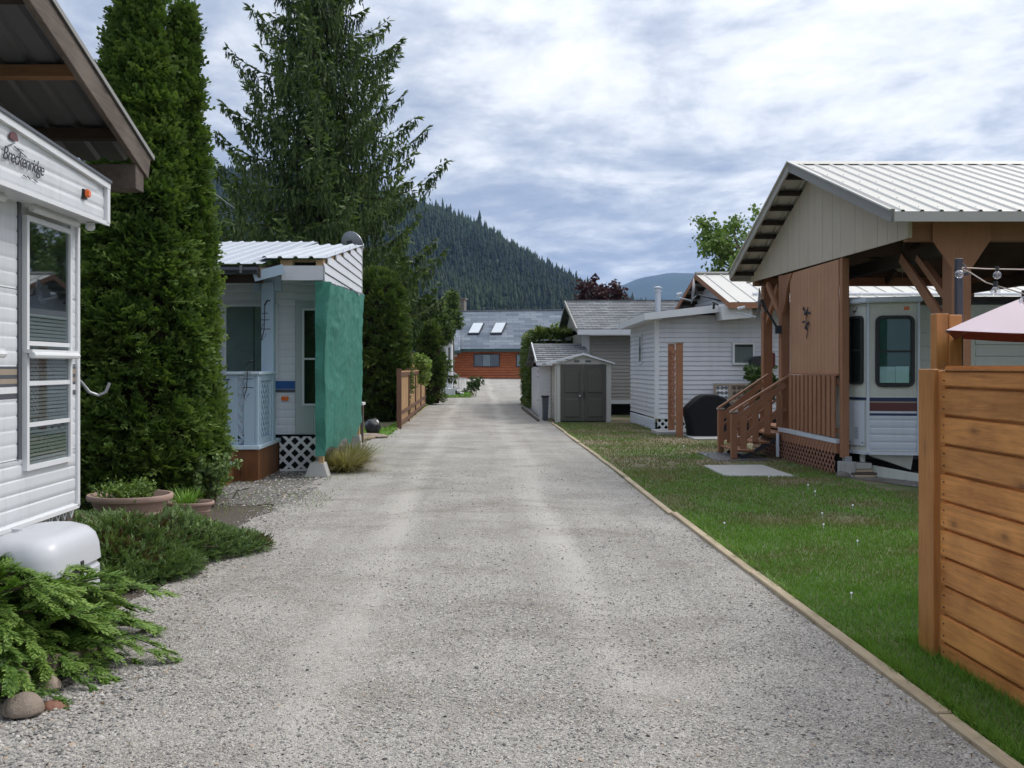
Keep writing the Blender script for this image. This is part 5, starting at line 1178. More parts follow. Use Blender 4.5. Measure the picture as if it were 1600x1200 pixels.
for (o, u, n, L) in ((o1, u1, n1, L1), (o2, u2, n2, L2)):
    MB().fb(o, u, n, -.015, .022, -.01, .03, zb, zt-.02).build('corner_trim', M_coolwhite, t3, bevel=.004)
    m = MB().fb(o, u, n, 0, L, -.01, .022, zb-.02, zb+.025); m.build('bottom_trim', M_coolwhite, t3)
MB().fb(o2, u2, n2, L2-.022, L2+.015, -.01, .035, zb, zt-.02).build('corner_trim', M_coolwhite, t3, bevel=.004)
def nrm(P): return P
m = MB(); top = [A+Vector((-.1, .05, 0)), B+Vector((-.06, -.11, 0)), C3+Vector((.02, -.12, 0)), Vector((6.4, 14.1, 0)), Vector((6.2, 16, 0)), Vector((5.4, 16, 0))]
m.prism([(p.x, p.y, 2.50+.012*i) for i, p in enumerate(top)], (0, 0, .075)).build('front_cap', M_coolwhite, t3, bevel=.015, seg=2)
MB().prism([(5.45, 14.05, 2.58), (12.5, 14.05, 2.6), (12.5, 15.1, 2.68), (5.45, 15.1, 2.66)], (0, 0, .03)).build('roof', M_roofw, t3); MB().box(6.3, 12.5, 13.96, 14.0, 2.50, 2.62).build('roof_trim', M_weathered, t3)
w2 = window(t3, o2+n2*.016+u2*.10+Vector((0, 0, 1.31)), u2, n2, .53, 1.02, M_black, .05, panes=((0, 1, 0, .5), (0, 1, .5, 1)), blind=(M_blind, .24, 1.0), glass=M_glass2, deep=.035, rad=.09)
ow = o2+n2*.016+u2*.10
MB().fb(ow, u2, n2, .06, .27, .0112, .0125, 1.37, 1.60).build('paper', M_paper, w2); MB().fb(ow, u2, n2, .275, .455, .0113, .0126, 1.37, 1.605).build('paper', M_paper, w2)
MB().fb(ow, u2, n2, .05, .48, .005, .006, 1.38, 2.28).build('curtain', M_blind, w2)
w1 = window(t3, o1+n1*.016+u1*.055+Vector((0, 0, 1.345)), u1, n1, L1-.11, .99, M_black, .035, panes=((0, 1, 0, .5), (0, 1, .5, 1)), glass=M_glass2, deep=.03, rad=.06)
MB().fb(o2, u2, n2, .49, .565, .01, .03, 2.41, 2.455).build('marker_light', M_orange, t3, bevel=.008)
m = MB(); pts = [(.10, 2.42), (.14, 2.40), (.17, 2.42), (.20, 2.47)]
m.tube([o1+u1*a+n1*.018+Vector((0, 0, z_)) for a, z_ in pts], .005, 4).tube([o1+u1*.12+n1*.018+Vector((0,0,2.39)), o1+u1*.18+n1*.018+Vector((0,0,2.405))], .004, 4).tube([o1+u1*.13+n1*.018+Vector((0,0,2.36)), o1+u1*.16+n1*.018+Vector((0,0,2.40))], .004, 4).build('bird_emblem', M_ink, t3)
# side wall and slide-out
siding(t3, (6.33, 14.0, 0), UX, NY, .62, .5, 2.5, .2, M_cream, 'siding_board')
MB().box(PX(1462, 13.98), PX(1481, 13.98), 13.93, 13.985, 1.35, 2.45).build('side_door_window', M_black, t3, bevel=.01)
so = MB().box(PX(1510, 13.7), 12.0, 13.7, 14.0, .55, 2.49).build('slide_out', M_cream, t3, bevel=.01)
MB().box(PX(1507, 13.66), PX(1510, 13.66), 13.66, 14.0, .5, 2.53).build('slide_seal', M_black, t3); MB().box(PX(1510, 13.7), 12.0, 13.67, 13.7, 2.49, 2.53).build('slide_seal', M_black, t3)
siding(t3, (PX(1523, 13.7), 13.695, 0), UX, NY, 4.6, .6, 2.36, .165, M_cream, 'siding_board')
MB().box(PX(1512, 13.7), PX(1522, 13.7), 13.66, 13.70, .58, 2.40).build('slide_trim', M_cream, t3, bevel=.004)
MB().prism([(5.62, 13.8, .34), (6.24, 13.72, .34), (6.24, 13.8, .12), (6.1, 13.8, .17), (5.75, 13.85, .28)], (0, .05, 0)).build('belly_flap', M_cream, t3)
MB().box(5.7, 12.4, 14.3, 14.42, .22, .36).build('chassis', M_darksteel, t3); MB().box(5.62, 12.4, 14.5, 15.3, 0, .36).build('underfloor_shade', M_dark, t3)  # the black box stands for the shade below the trailer
for y_ in (13.75, 15.9):
    w_ = MB().tube([(9.7, y_+.25, .33), (9.7, y_+.45, .33)], .33, 20).build('wheel', M_black, t3)
jk = empty('trailer_jack', (PX(1349, 13.9), 13.9, 0), 'rusty stabiliser jack on stacked wooden blocks under the old trailer', 'jack')
X_ = PX(1350, 13.9); MB().tube([(X_, 13.95, .22), (X_, 13.95, .36)], .04, 10).build('tube', M_cream, jk); MB().box(X_-.13, X_+.1, 13.85, 14.05, .12, .21).build('foot', M_concrete, jk, bevel=.01)
for k, (w_, z0) in enumerate(((.17, .005), (.22, .042), (.13, .08))): MB().box(X_-w_, X_+w_*.8, 13.8+.02*k, 14.1, z0, z0+.034).build('block', M_edge if k != 1 else M_weathered, jk, bevel=.004)
blob('rubble', (PX(1316, 13.9), 13.85, .0), (.1, .12, .1), M_stonew, 'small lump of broken concrete beside the blue grey pier', 'rubble', .3, seed=4)
tag(MB().bar((PX(1363, 13.9), 13.9, .10), (PX(1442, 13.2), 13.25, -.02+.06), .02, .15).build('plank', M_cream, None, bevel=.004), 'long cream plank lying aslant below the old trailer', 'plank')
sheet('gravel_strip', np.linspace(5.35, 14, 16), np.arange(11.9, 18.5, .5), .013, M_gravel2, fx=lambda X, Y: np.where(X < 5.6, X+.5*np.clip(13.6-Y, 0, 2), X))
# ================================================================ CEDAR FENCE, POLE, PARASOL
cf = empty('cedar_fence', (2.6, 5.5, 0), 'new orange cedar fence of horizontal boards at the right edge', 'fence')
MB().box(2.497, 2.529, 5.25, 5.43, -.05, 1.588).build('post_face', M_cedarpost, cf, bevel=.004); MB().box(2.532, 2.62, 5.30, 5.42, -.05, 1.58).build('post', M_cedarpost, cf, bevel=.004)
MB().box(2.57, 2.66, 3.25, 3.35, -.05, 1.54).build('post', M_cedarpost, cf, bevel=.004); MB().box(2.57, 2.66, 1.2, 1.3, -.05, 1.54).build('post', M_cedarpost, cf)
z = -.045
for k in range(11):
    h = .1385+random.uniform(-.003, .003); z1 = min(z+h, 1.565)
    if k == 10: z1 = 1.575
    dx = random.uniform(-.004, .004); d2 = random.uniform(-.004, .003)
    for ya, yb in ((3.30, 5.246), (1.2, 3.295)):
        MB().prism([(2.531+dx, ya, z+d2), (2.531+dx, yb, z), (2.531+dx, yb, z1), (2.531+dx, ya, z1+d2)], (.036, 0, 0)).box(2.556, 2.570, ya, yb, z1-.03, z1+.03).build('fence_board', M_cedar, cf, bevel=.006, seg=2)
    z = z1+.015
MB().box(2.525, 2.61, 1.2, 5.24, 1.579, 1.587).build('cap', M_cedarpost, cf)
m = MB()
for k in range(11):
    for dz in (.035, .10):
        z_ = -.045+k*.1535+dz
        for y_ in (5.20, 3.36, 3.22): m.tube([(2.526, y_, z_), (2.532, y_, z_)], .004, 6)
tag(m.build('screw_heads', M_darksteel, cf), kind='stuff')
tp = empty('tall_post', (3.15, 6.4, 0), 'doubled tall cedar post rising behind the cedar fence', 'post')
MB().box(PX(1463, 6.75), PX(1482.5, 6.75), 6.75, 6.84, 0, 1.975).build('post', M_cedarpost, tp, bevel=.004); MB().box(PX(1483, 6.74), PX(1503, 6.74), 6.735, 6.825, 0, 1.965).build('post', M_cedarpost, tp, bevel=.004)
lp = empty('light_pole', (PX(1498, 6.3), 6.52, 0), 'slim dark metal pole strapped to the tall cedar post, carrying string lights', 'pole')
MB().box(PX(1493, 6.85), PX(1503, 6.85), 6.83, 6.87, 0, PZ(404, 6.85)).build('shaft', M_darksteel, lp, bevel=.003); MB().tube([(PX(1504, 6.5), 6.5, PZ(412, 6.5)), (PX(1506, 6.5), 6.47, PZ(418, 6.5)), (PX(1503, 6.5), 6.47, PZ(421, 6.5))], .006, 5).build('hook', M_black, lp)
slt = empty('string_lights', (PX(1505, 6.4), 6.4, 2.2), 'string of clear globe bulbs running from the dark pole above the fence', 'string lights')
def P6(px, py, Y): return (PX(px, Y), Y, PZ(py, Y))
MB().tube([P6(1503, 418, 6.45), P6(1540, 420, 6.6), P6(1600, 421, 6.9), P6(1700, 415, 7.4), P6(1850, 395, 8.0)], .0045, 5).build('cable', M_tan, slt); MB().tube([P6(1503, 420, 6.45), P6(1515, 425, 6.35), P6(1540, 441, 6.1), P6(1570, 450, 5.9), P6(1600, 459, 5.7), P6(1700, 470, 5.0)], .0045, 5).build('cable', M_tan, slt)
MB().tube([P6(1503, 419, 6.45), P6(1510, 427, 6.44), P6(1512, 422, 6.43), P6(1506, 430, 6.42)], .004, 5).build('cable_knot', M_tan, slt)
for px, py, Y, dr_ in ((1499, 428.5, 6.38, (-1, -.1, -.05)), (1558, 430, 6.68, (0, 0, -1)), (1555.5, 455, 5.98, (0, 0, -1)), (1600, 470, 5.72, (0, 0, -1))):
    c = Vector(P6(px, py, Y)); d = -Vector(dr_).normalized(); r = .028
    b_ = MB().tube([c-d*r*.99, c-d*r*.8, c-d*r*.3, c+d*r*.3, c+d*r*.8, c+d*r*1.0], [r*.1, r*.6, r*.96, r*.96, r*.6, r*.4], 12).build('bulb', M_bulb, slt, smooth=True)
    MB().tube([c+d*r*.95, c+d*r*2.2], .014, 8).build('socket', M_black, b_); MB().tube([c-d*r*.3, c+d*r*.7], [.004, .009], 6).build('filament', M_tan, b_)
ub = empty('parasol', (4.36, 6.15, 0), 'faded pink garden parasol with red underside reaching in from the right', 'parasol')
uc = Vector((4.36, 6.15, 2.28)); ur = 1.42; n_ = 6; ribs = []
for k in range(n_): a = R(185+60*k); ribs.append(uc+Vector((ur*math.cos(a), ur*math.sin(a), -.45)))
for k in range(n_):
    p, q = ribs[k], ribs[(k+1) % n_]; vs = []; fs = []; N = 8
    for i in range(N+1):
        for j in range(N+1):
            f, g_ = i/N, j/N; b0 = p.lerp(q, g_); pt = uc.lerp(b0, f); sag = math.sin(math.pi*g_)
            pt = pt+Vector((0, 0, -.04*sag*f*f+.05*math.sin(math.pi*f)*(1-sag*.6)))
            inn = (uc-b0); inn.z = 0; pt += inn*(.05*sag*f**4); vs.append(pt)
    vs2 = [v_-Vector((0, 0, .006)) for v_ in vs]; K = (N+1)
    for i in range(N):
        for j in range(N): fs.append((i*K+j, i*K+j+1, (i+1)*K+j+1, (i+1)*K+j))
    MB().add(vs, fs).build('canopy_panel', M_pink, ub, smooth=True); MB().add(vs2, fs).build('canopy_lining', M_red, ub, smooth=True)
    MB().tube([uc-Vector((0, 0, .03)), p-Vector((0, 0, .012))], .008, 5).build('rib', M_weathered, ub)
MB().tube([(uc.x, uc.y, 0), (uc.x, uc.y, 2.33)], .02, 10).build('pole', M_weathered, ub); MB().lathe((uc.x, uc.y, 2.27), [(.03, 0), (.04, .04), (.01, .09)], 10).build('finial', M_weathered, ub)
MB().lathe((uc.x, uc.y, 0), [(.25, 0), (.25, .05), (.04, .09), (.03, .3)], 18).build('base', M_concrete, ub)
# utility wire left of the big tree
tag(MB().tube([(PX(250, 30), 30, PZ(250, 30)), (PX(335, 30), 30, PZ(302, 30)), (PX(370, 30), 30, PZ(328, 30))], .012, 5).tube([(PX(335, 30), 30, PZ(332, 30)), (PX(350, 31), 31, PZ(334, 31)), (PX(375, 32), 32, PZ(327, 32))], .012, 5).build('utility_wire', M_steel, None), 'thin sagging overhead wires between the arborvitae and the big cedar', 'wire')
# ================================================================ POTS, ROCKS, LOG
def pot(name, c, r, h, ry, label, tilt=0):
    rt = empty(name, c, label, 'planter', 'terracotta coloured planters')
    o = MB().lathe(c, [(r*.70, 0), (r*.74, .01), (r*.80, h*.35), (r*.83, h*.42), (r*.80, h*.46), (r*.90, h*.80), (r*.985, h*.82), (r*1.0, h*.88), (r*1.0, h*.96), (r*.985, h), (r*.93, h), (r*.91, h*.95), (r*.86, h*.80)], 40, ry).build('bowl', M_terracotta, rt, smooth=True)
    MB().lathe((c[0], c[1], c[2]), [(r*.86, h*.80), (r*.86, h*.81)], 30, ry).build('soil', M_soil, rt)
    return rt
pot('planter', (-3.52, 9.75, .0), .425, .31, .85, 'large oval terracotta coloured planter with low weeds, left of the small one')
pot('planter', (-3.05, 10.2, .0), .26, .17, .75, 'small low terracotta coloured planter with a grass tuft')
for c, r, lb, mt, sd_ in (((PX(22, 4.62), 4.62, .06), (.075, .07, .09), 'pale grey boulder touching the left frame edge below the log', M_rock, 2), ((PX(34, 4.38), 4.40, .02), (.092, .09, .085), 'brown speckled boulder, largest of the rocks at the lower left', M_rock, 5),
                          ((PX(62, 4.62), 4.70, .03), (.065, .06, .06), 'tan boulder half hidden behind the brown speckled one', M_rock, 8), ((PX(72, 4.42), 4.50, .0), (.07, .06, .035), 'flat reddish rock right of the brown boulder', M_redrock, 11)):
    blob('boulder', c, r, mt, lb, 'rock', .14, 4, 'rocks at the lower left corner', sd_)
tag(MB().tube([(PX(-160, 4.7), 4.85, .12), (PX(-10, 4.7), 4.8, .125), (PX(88, 4.75), 4.78, .115)], [.058, .056, .053], 16).build('garden_log', M_log, None, smooth=True), 'grey weathered round log edging the bed under the bright juniper', 'log')
tag(MB().bar((PX(86, 4.8), 4.82, .10), (PX(135, 5.1), 5.3, .02), .06, .09).build('split_log', M_log, None, bevel=.01), 'short dark split timber at the end of the round log', 'log')
tag(MB().tube([(PX(352, 10.6), 10.9, .10), (PX(362, 10.6), 10.85, .2), (PX(382, 10.6), 10.8, .23)], .006, 5).tube([(PX(358, 10.6), 10.9, .2), (PX(366, 10.6), 10.85, .12)], .004, 5).build('dry_twig', M_log, None), 'bare dry twigs beside the red brown porch skirt', 'twig')
# ================================================================ PLANTS
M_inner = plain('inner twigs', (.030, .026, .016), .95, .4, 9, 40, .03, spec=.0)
def tri_fan(segs, w0, w1, L, curl=0, jag=0):
    """flat tapering blade along +Y made of short quads as triangles"""
    V = []; T = []
    for i in range(segs+1):
        f = i/segs; w = (w0*(1-f)+w1*f)/2; V += [(-w, L*f, -curl*f*f), (w, L*f, -curl*f*f)]
    for i in range(segs): a = 2*i; T += [(a, a+1, a+3), (a, a+3, a+2)]
    return V, T
def joinp(parts):
    V = []; T = []; t_ = []
    for v, f, tn in parts:
        b = len(V); V += list(v); T += [tuple(b+i for i in q) for q in f]; t_ += list(tn) if hasattr(tn, '__len__') else [tn]*len(v)
    return np.array(V, float), np.array(T), np.array(t_, float)
def rot2(V, a, o=(0, 0), tilt=0):
    c, s_ = math.cos(a), math.sin(a); return [(o[0]+x*c+y*s_, o[1]-x*s_+y*c, z+tilt*math.hypot(x, y)) for x, y, z in V]
def spray(nl, L, wl, spread, seed, curl=.15, zj=.12):
    """flat conifer spray: stem along +Y, side fronds both sides (triangles only)"""
    r_ = random.Random(seed); P = [([(-wl*.4, 0, 0), (wl*.4, 0, 0), (wl*.2, L, -curl*L), (-wl*.2, L, -curl*L)], [(0, 1, 2), (0, 2, 3)], [0, 0, .3, .3])]
    for i in range(nl):
        f = (i+.6)/(nl+.4); sd = 1 if i % 2 else -1; l2 = L*(.55-.35*f)*r_.uniform(.8, 1.25); a = sd*spread*r_.uniform(.75, 1.2)
        z0 = -curl*L*f*f
        V = [(0, 0, 0), (wl*.62, l2*.5, 0), (0, l2, 0), (-wl*.62, l2*.42, 0)]
        V = rot2(V, a, (0, L*f)); tl = r_.uniform(-zj, zj); V = [(x, y, z0+z+tl*math.hypot(x, y-L*f)) for x, y, z in V]
        P.append((V, [(0, 1, 2), (0, 2, 3)], [0, .15, .32, .15]))
    return joinp(P)
SPR = [spray(6, 1, .13, .75, s_) for s_ in range(4)]
SPR_S = [spray(4, 1, .2, .8, 10+s_) for s_ in range(3)]
def tree_root(name, loc, label, cat, group=None): return empty(name, loc, label, cat, group)
def trunk(parent, pts, r0, r1, mat=M_bark, n=9, nm='trunk'):
    k = len(pts); return MB().tube(pts, [r0+(r1-r0)*i/(k-1) for i in range(k)], n).build(nm, mat, parent, smooth=True)
def column(name, c, r, h, label, cat, mat, n_cl, n_sp, sz, grp=None, seed=1, topr=.25, power=2.6, box=None, toneb=.42, lump=.12, skip_back=True, protos=None, z0=.05, bush=.5, tipb=.35):
    """clipped or columnar conifer: clumps of flat sprays over its outside, darker twiggy inside"""
    rt = tree_root(name, (c[0], c[1], gzf(c[1])), label, cat, grp); g = gzf(c[1]); rs = np.random.default_rng(seed)
    def prof(f):      # radius over height fraction
        return np.clip(np.minimum(1, .80+f*2.2), 0, 1)*np.power(np.clip(1-f**power, 0, 1), .5)*(1-topr*f)
    # clump centres
    th = rs.uniform(0, 2*math.pi, n_cl); f = rs.uniform(0, 1, n_cl)**.92
    top = rs.random(n_cl) < .05; 
    if box is None:
        lumpn = 1+lump*(fnoise(th*1.6+seed*3, f*h*1.1, 1.3, seed, 3)-.5)*2
        rad = r*prof(f)*lumpn; P = np.stack([c[0]+rad*np.cos(th), c[1]+rad*np.sin(th), g+z0+f*(h-z0)], 1)
        N = np.stack([np.cos(th), np.sin(th), np.full(n_cl, .25)+f**6*2], 1)
    else:
        lx, ly = box; q = rs.uniform(0, 1, n_cl); fc = rs.random(n_cl); A = np.array([2*ly*h, 2*ly*h*.6, 2*lx*h, lx*ly*5.0]); A /= A.sum(); cum = np.cumsum(A)
        zz_ = rs.uniform(0, 1, n_cl); s1 = rs.uniform(-1, 1, n_cl); s2 = rs.uniform(-1, 1, n_cl)
        P = np.zeros((n_cl, 3)); N = np.zeros((n_cl, 3))
        for k in range(n_cl):
            if fc[k] < cum[0]: P[k] = (-lx, s1[k]*ly, zz_[k]*h); N[k] = (-1, 0, .2)
            elif fc[k] < cum[1]: P[k] = (lx, s1[k]*ly, zz_[k]*h); N[k] = (1, 0, .2)
            elif fc[k] < cum[2]: P[k] = (s1[k]*lx, -ly*(1 if s2[k] < .7 else -1), zz_[k]*h); N[k] = (0, -1 if s2[k] < .7 else 1, .2)
            else: P[k] = (s1[k]*lx, s2[k]*ly, h); N[k] = (0, 0, 1)
        P[:, 0:2] *= (1+lump*.5*(fnoise(P[:, 1]*1.5+P[:, 0], P[:, 2]*1.5, 1, seed, 3)-.5))[:, None]
        P[:, 2] += .18*(fnoise(P[:, 0]*2, P[:, 1]*2, 1, seed+4, 3)-.5)*(P[:, 2] > h*.9)
        P += np.array([c[0], c[1], g+z0]); f = zz_
    N /= np.linalg.norm(N, axis=1, keepdims=True)
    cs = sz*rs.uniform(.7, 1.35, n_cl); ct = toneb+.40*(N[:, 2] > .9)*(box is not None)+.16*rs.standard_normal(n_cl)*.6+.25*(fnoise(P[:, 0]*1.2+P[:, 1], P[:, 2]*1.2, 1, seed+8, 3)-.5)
    # sprays
    M = n_cl*n_sp; ci = np.repeat(np.arange(n_cl), n_sp); D = rs.standard_normal((M, 3)); D /= np.linalg.norm(D, axis=1, keepdims=True)
    D = D*.9+N[ci]*1.0+np.array([0, 0, bush]); D /= np.linalg.norm(D, axis=1, keepdims=True)
    rr_ = rs.uniform(0.15, 1, M)**.7; pos = P[ci]+D*(cs[ci]*rr_*.85)[:, None]-N[ci]*(cs[ci]*.35)[:, None]
    Rm = basis(D+rs.standard_normal((M, 3))*.25, rs.uniform(-1.2, 1.2, M))
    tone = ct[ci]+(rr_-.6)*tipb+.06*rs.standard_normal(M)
    scatter('foliage', protos or SPR_S, pos, Rm, cs[ci]*rs.uniform(.55, .95, M), tone, mat, rt)['kind'] = 'stuff'
    # inside: dead brown-green mass
    if box is None:
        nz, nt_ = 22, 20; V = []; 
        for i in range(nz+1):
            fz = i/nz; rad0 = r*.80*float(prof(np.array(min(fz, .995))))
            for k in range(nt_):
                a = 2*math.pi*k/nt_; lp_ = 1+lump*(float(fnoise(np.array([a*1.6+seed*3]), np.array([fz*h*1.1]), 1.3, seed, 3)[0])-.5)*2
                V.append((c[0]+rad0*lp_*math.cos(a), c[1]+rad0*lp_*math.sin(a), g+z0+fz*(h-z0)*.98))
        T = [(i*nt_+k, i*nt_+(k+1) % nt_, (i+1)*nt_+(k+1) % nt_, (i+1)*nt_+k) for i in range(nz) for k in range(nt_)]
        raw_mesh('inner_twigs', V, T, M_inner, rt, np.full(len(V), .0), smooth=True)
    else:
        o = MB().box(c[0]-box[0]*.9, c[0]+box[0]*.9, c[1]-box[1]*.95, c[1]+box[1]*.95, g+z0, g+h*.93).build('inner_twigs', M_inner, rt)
    trunk(rt, [(c[0], c[1], g-.05), (c[0], c[1], g+h*.5), (c[0], c[1], g+h*.9)], min(.14, r*.2), .03)
    return rt
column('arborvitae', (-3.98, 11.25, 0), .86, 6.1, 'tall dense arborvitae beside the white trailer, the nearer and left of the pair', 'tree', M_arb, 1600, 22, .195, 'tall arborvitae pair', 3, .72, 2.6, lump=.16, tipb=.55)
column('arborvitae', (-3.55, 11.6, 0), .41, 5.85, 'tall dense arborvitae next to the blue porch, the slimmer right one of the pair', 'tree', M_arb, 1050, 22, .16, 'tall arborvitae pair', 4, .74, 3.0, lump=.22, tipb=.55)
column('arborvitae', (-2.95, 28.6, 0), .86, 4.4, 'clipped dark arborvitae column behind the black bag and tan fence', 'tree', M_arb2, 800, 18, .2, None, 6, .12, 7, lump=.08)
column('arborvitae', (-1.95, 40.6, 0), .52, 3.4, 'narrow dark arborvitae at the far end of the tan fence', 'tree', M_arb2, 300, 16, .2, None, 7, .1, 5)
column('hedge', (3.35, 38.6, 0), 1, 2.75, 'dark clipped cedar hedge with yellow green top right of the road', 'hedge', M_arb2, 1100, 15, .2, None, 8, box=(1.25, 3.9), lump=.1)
# back arborvitae top seen over the shelter roof
column('arborvitae', (-7.9, 20.5, 0), .75, 7.2, 'pale green conifer tip behind the shelter roof, left of the tall pair', 'tree', M_jun2, 500, 14, .22, None, 9, .7, 1.8, lump=.3, toneb=.8)
# ---- weeping cedar
def weeper(name, c, h, rbase, nb, label, cat, hang=(.35, .95), seed=2, sway=.25, lowest=.1, mat=M_weep, grp=None, hsc=1.0, step=.16, lift=.5, pw=.78, cap=99, dens=1.0):
    rs = np.random.default_rng(seed); g = gzf(c[1]); rt = tree_root(name, (c[0], c[1], g), label, cat, grp)
    trunk(rt, [(c[0], c[1], g-.1), (c[0]+.05, c[1], g+h*.35), (c[0], c[1], g+h*.7), (c[0]+.03, c[1], g+h)], h*.017, .015)
    pos = []; dirs = []; scl = []; tone = []; mb = MB()
    for i in range(nb):
        f = lowest+(1-lowest)*((i+.5)/nb)**1.08*.985; z = g+h*f; a = i*2.39996+rs.uniform(-.4, .4)
        L = min(rbase*(1-f)**pw, cap)*rs.uniform(.70, 1.12)+.12; d = np.array([math.cos(a), math.sin(a), 0]); side = np.array([-d[1], d[0], 0]); bend = rs.uniform(-.25, .25)
        up = rs.uniform(.25, .62)*lift*2; n_ = max(6, int(L/step)); pts = []
        for k in range(n_+1):
            t_ = k/n_; zz_ = z+L*(-.27*math.sin(t_*math.pi*.62)+up*t_**2.4*.60)
            pts.append(np.array([c[0], c[1], 0])+d*L*t_+side*bend*L*t_*t_+np.array([0, 0, zz_]))
        mb.tube([tuple(p) for p in pts[::2]], [max(.006, .030*(1-j/len(pts[::2]))*h/14) for j in range(len(pts[::2]))], 4, False)
        bt = rs.uniform(-.12, .12)
        for k in range(1, n_+1):
            t_ = k/n_; tang = pts[k]-pts[k-1]; tang /= np.linalg.norm(tang)
            wid = (.10+.30*math.sin(min(1, t_*1.15)*math.pi)**.8*min(1, L/2))*L*.55
            for q in range(int(rs.integers(4, 8)*dens) if t_ > .15 else 2):
                off = rs.uniform(-1, 1)*wid*(1 if t_ < .85 else .4); p = pts[k]+side*off+tang*rs.uniform(-.1, .1)-np.array([0, 0, abs(off)*.18])
                hl = hsc*rs.uniform(*hang)*(.55+.6*math.sin(t_*math.pi*.9))*(1 if t_ < .93 else .5)*(.45 if L < 1 else 1)
                nseg = max(2, int(hl/.13)); x = p.copy()
                for s_ in range(nseg):
                    x = x+np.array([rs.uniform(-.03, .03), rs.uniform(-.03, .03), -.115]); pos.append(x.copy()); dirs.append((rs.uniform(-.5, .5), rs.uniform(-.5, .5), -1.0)); scl.append(rs.uniform(.16, .27)*(1-.35*s_/nseg)*hsc**.3); tone.append(.40+bt+.22*rs.standard_normal()*.5-.1+.25*s_/nseg)
            for q in range(int(7*dens)):
                sg = rs.choice([-1., 1.]); off = sg*rs.uniform(0, 1)*wid*1.05; dd = tang*rs.uniform(.3, 1)+side*sg*rs.uniform(.2, 1)+np.array([0, 0, rs.uniform(-.7, .05)])
                pos.append(pts[k]+side*off*.8-np.array([0, 0, abs(off)*.16])+tang*rs.uniform(-.1, .1)); dirs.append(dd); scl.append(rs.uniform(.17, .33)*hsc**.3); tone.append(.58+bt+.12*rs.standard_normal())
    # upright tip
    for k in range(int(h*5)):
        z = g+h*rs.uniform(.86, 1.01); rr_ = (g+h*1.02-z)*.12; a = rs.uniform(0, 6.28); pos.append(np.array([c[0]+rr_*math.cos(a), c[1]+rr_*math.sin(a), z])); dirs.append((math.cos(a), math.sin(a), rs.uniform(-1, .6))); scl.append(.25); tone.append(.5)
    # ragged curtain close to the trunk
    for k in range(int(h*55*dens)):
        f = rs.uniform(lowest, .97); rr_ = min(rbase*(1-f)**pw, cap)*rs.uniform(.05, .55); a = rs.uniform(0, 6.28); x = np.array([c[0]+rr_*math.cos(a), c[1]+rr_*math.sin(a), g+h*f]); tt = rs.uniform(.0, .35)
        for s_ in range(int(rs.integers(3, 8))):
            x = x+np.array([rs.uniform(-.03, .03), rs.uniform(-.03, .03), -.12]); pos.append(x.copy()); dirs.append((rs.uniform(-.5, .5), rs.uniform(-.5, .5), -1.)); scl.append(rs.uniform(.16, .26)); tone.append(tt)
    mb.build('limbs', M_twig, rt)
    pos = np.array(pos); D = np.array(dirs, float); Rm = basis(D, rs.uniform(-3, 3, len(pos)))
    scatter('foliage', DROOP, pos, Rm, np.array(scl), np.array(tone), mat, rt)['kind'] = 'stuff'; return rt
def droop(seed):
    r_ = random.Random(seed); P = []
    P.append(([(-.10, 0, 0), (.10, 0, 0), (.12, .55, 0), (0, 1.05, .02), (-.13, .5, 0)], [(0, 1, 2), (0, 2, 4), (2, 3, 4)], [0, 0, .08, .2, .08]))
    for k in range(4):
        a = (1 if k % 2 else -1)*r_.uniform(.3, .6); y0 = r_.uniform(0, .5); l2 = r_.uniform(.4, .6); V = rot2([(-.06, 0, 0), (.06, 0, 0), (.0, l2, 0)], a, (0, y0)); P.append(([(x, y, z+r_.uniform(-.08, .08)) for x, y, z in V], [(0, 1, 2)], [0, 0, .2]))
    return joinp(P)
DROOP = [droop(40+k) for k in range(4)]
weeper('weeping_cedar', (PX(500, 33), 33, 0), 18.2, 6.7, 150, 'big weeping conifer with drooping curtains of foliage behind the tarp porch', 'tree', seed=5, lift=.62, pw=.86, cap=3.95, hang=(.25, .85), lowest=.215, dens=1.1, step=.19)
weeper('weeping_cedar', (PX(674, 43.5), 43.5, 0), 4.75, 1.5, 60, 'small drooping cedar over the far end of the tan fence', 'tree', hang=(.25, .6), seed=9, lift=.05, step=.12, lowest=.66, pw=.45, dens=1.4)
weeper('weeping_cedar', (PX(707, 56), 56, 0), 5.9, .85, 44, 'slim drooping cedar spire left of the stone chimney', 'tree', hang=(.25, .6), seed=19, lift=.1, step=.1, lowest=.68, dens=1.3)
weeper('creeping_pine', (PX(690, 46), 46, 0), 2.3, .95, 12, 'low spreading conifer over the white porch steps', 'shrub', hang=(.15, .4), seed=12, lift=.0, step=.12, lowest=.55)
weeper('weeping_cedar', (PX(622, 43), 43, 0), 6.9, 2.0, 80, 'drooping dark cedar joined to the right skirt of the big conifer', 'tree', hang=(.4, 1.0), seed=29, lift=.0, step=.13, lowest=.3, dens=1.3)
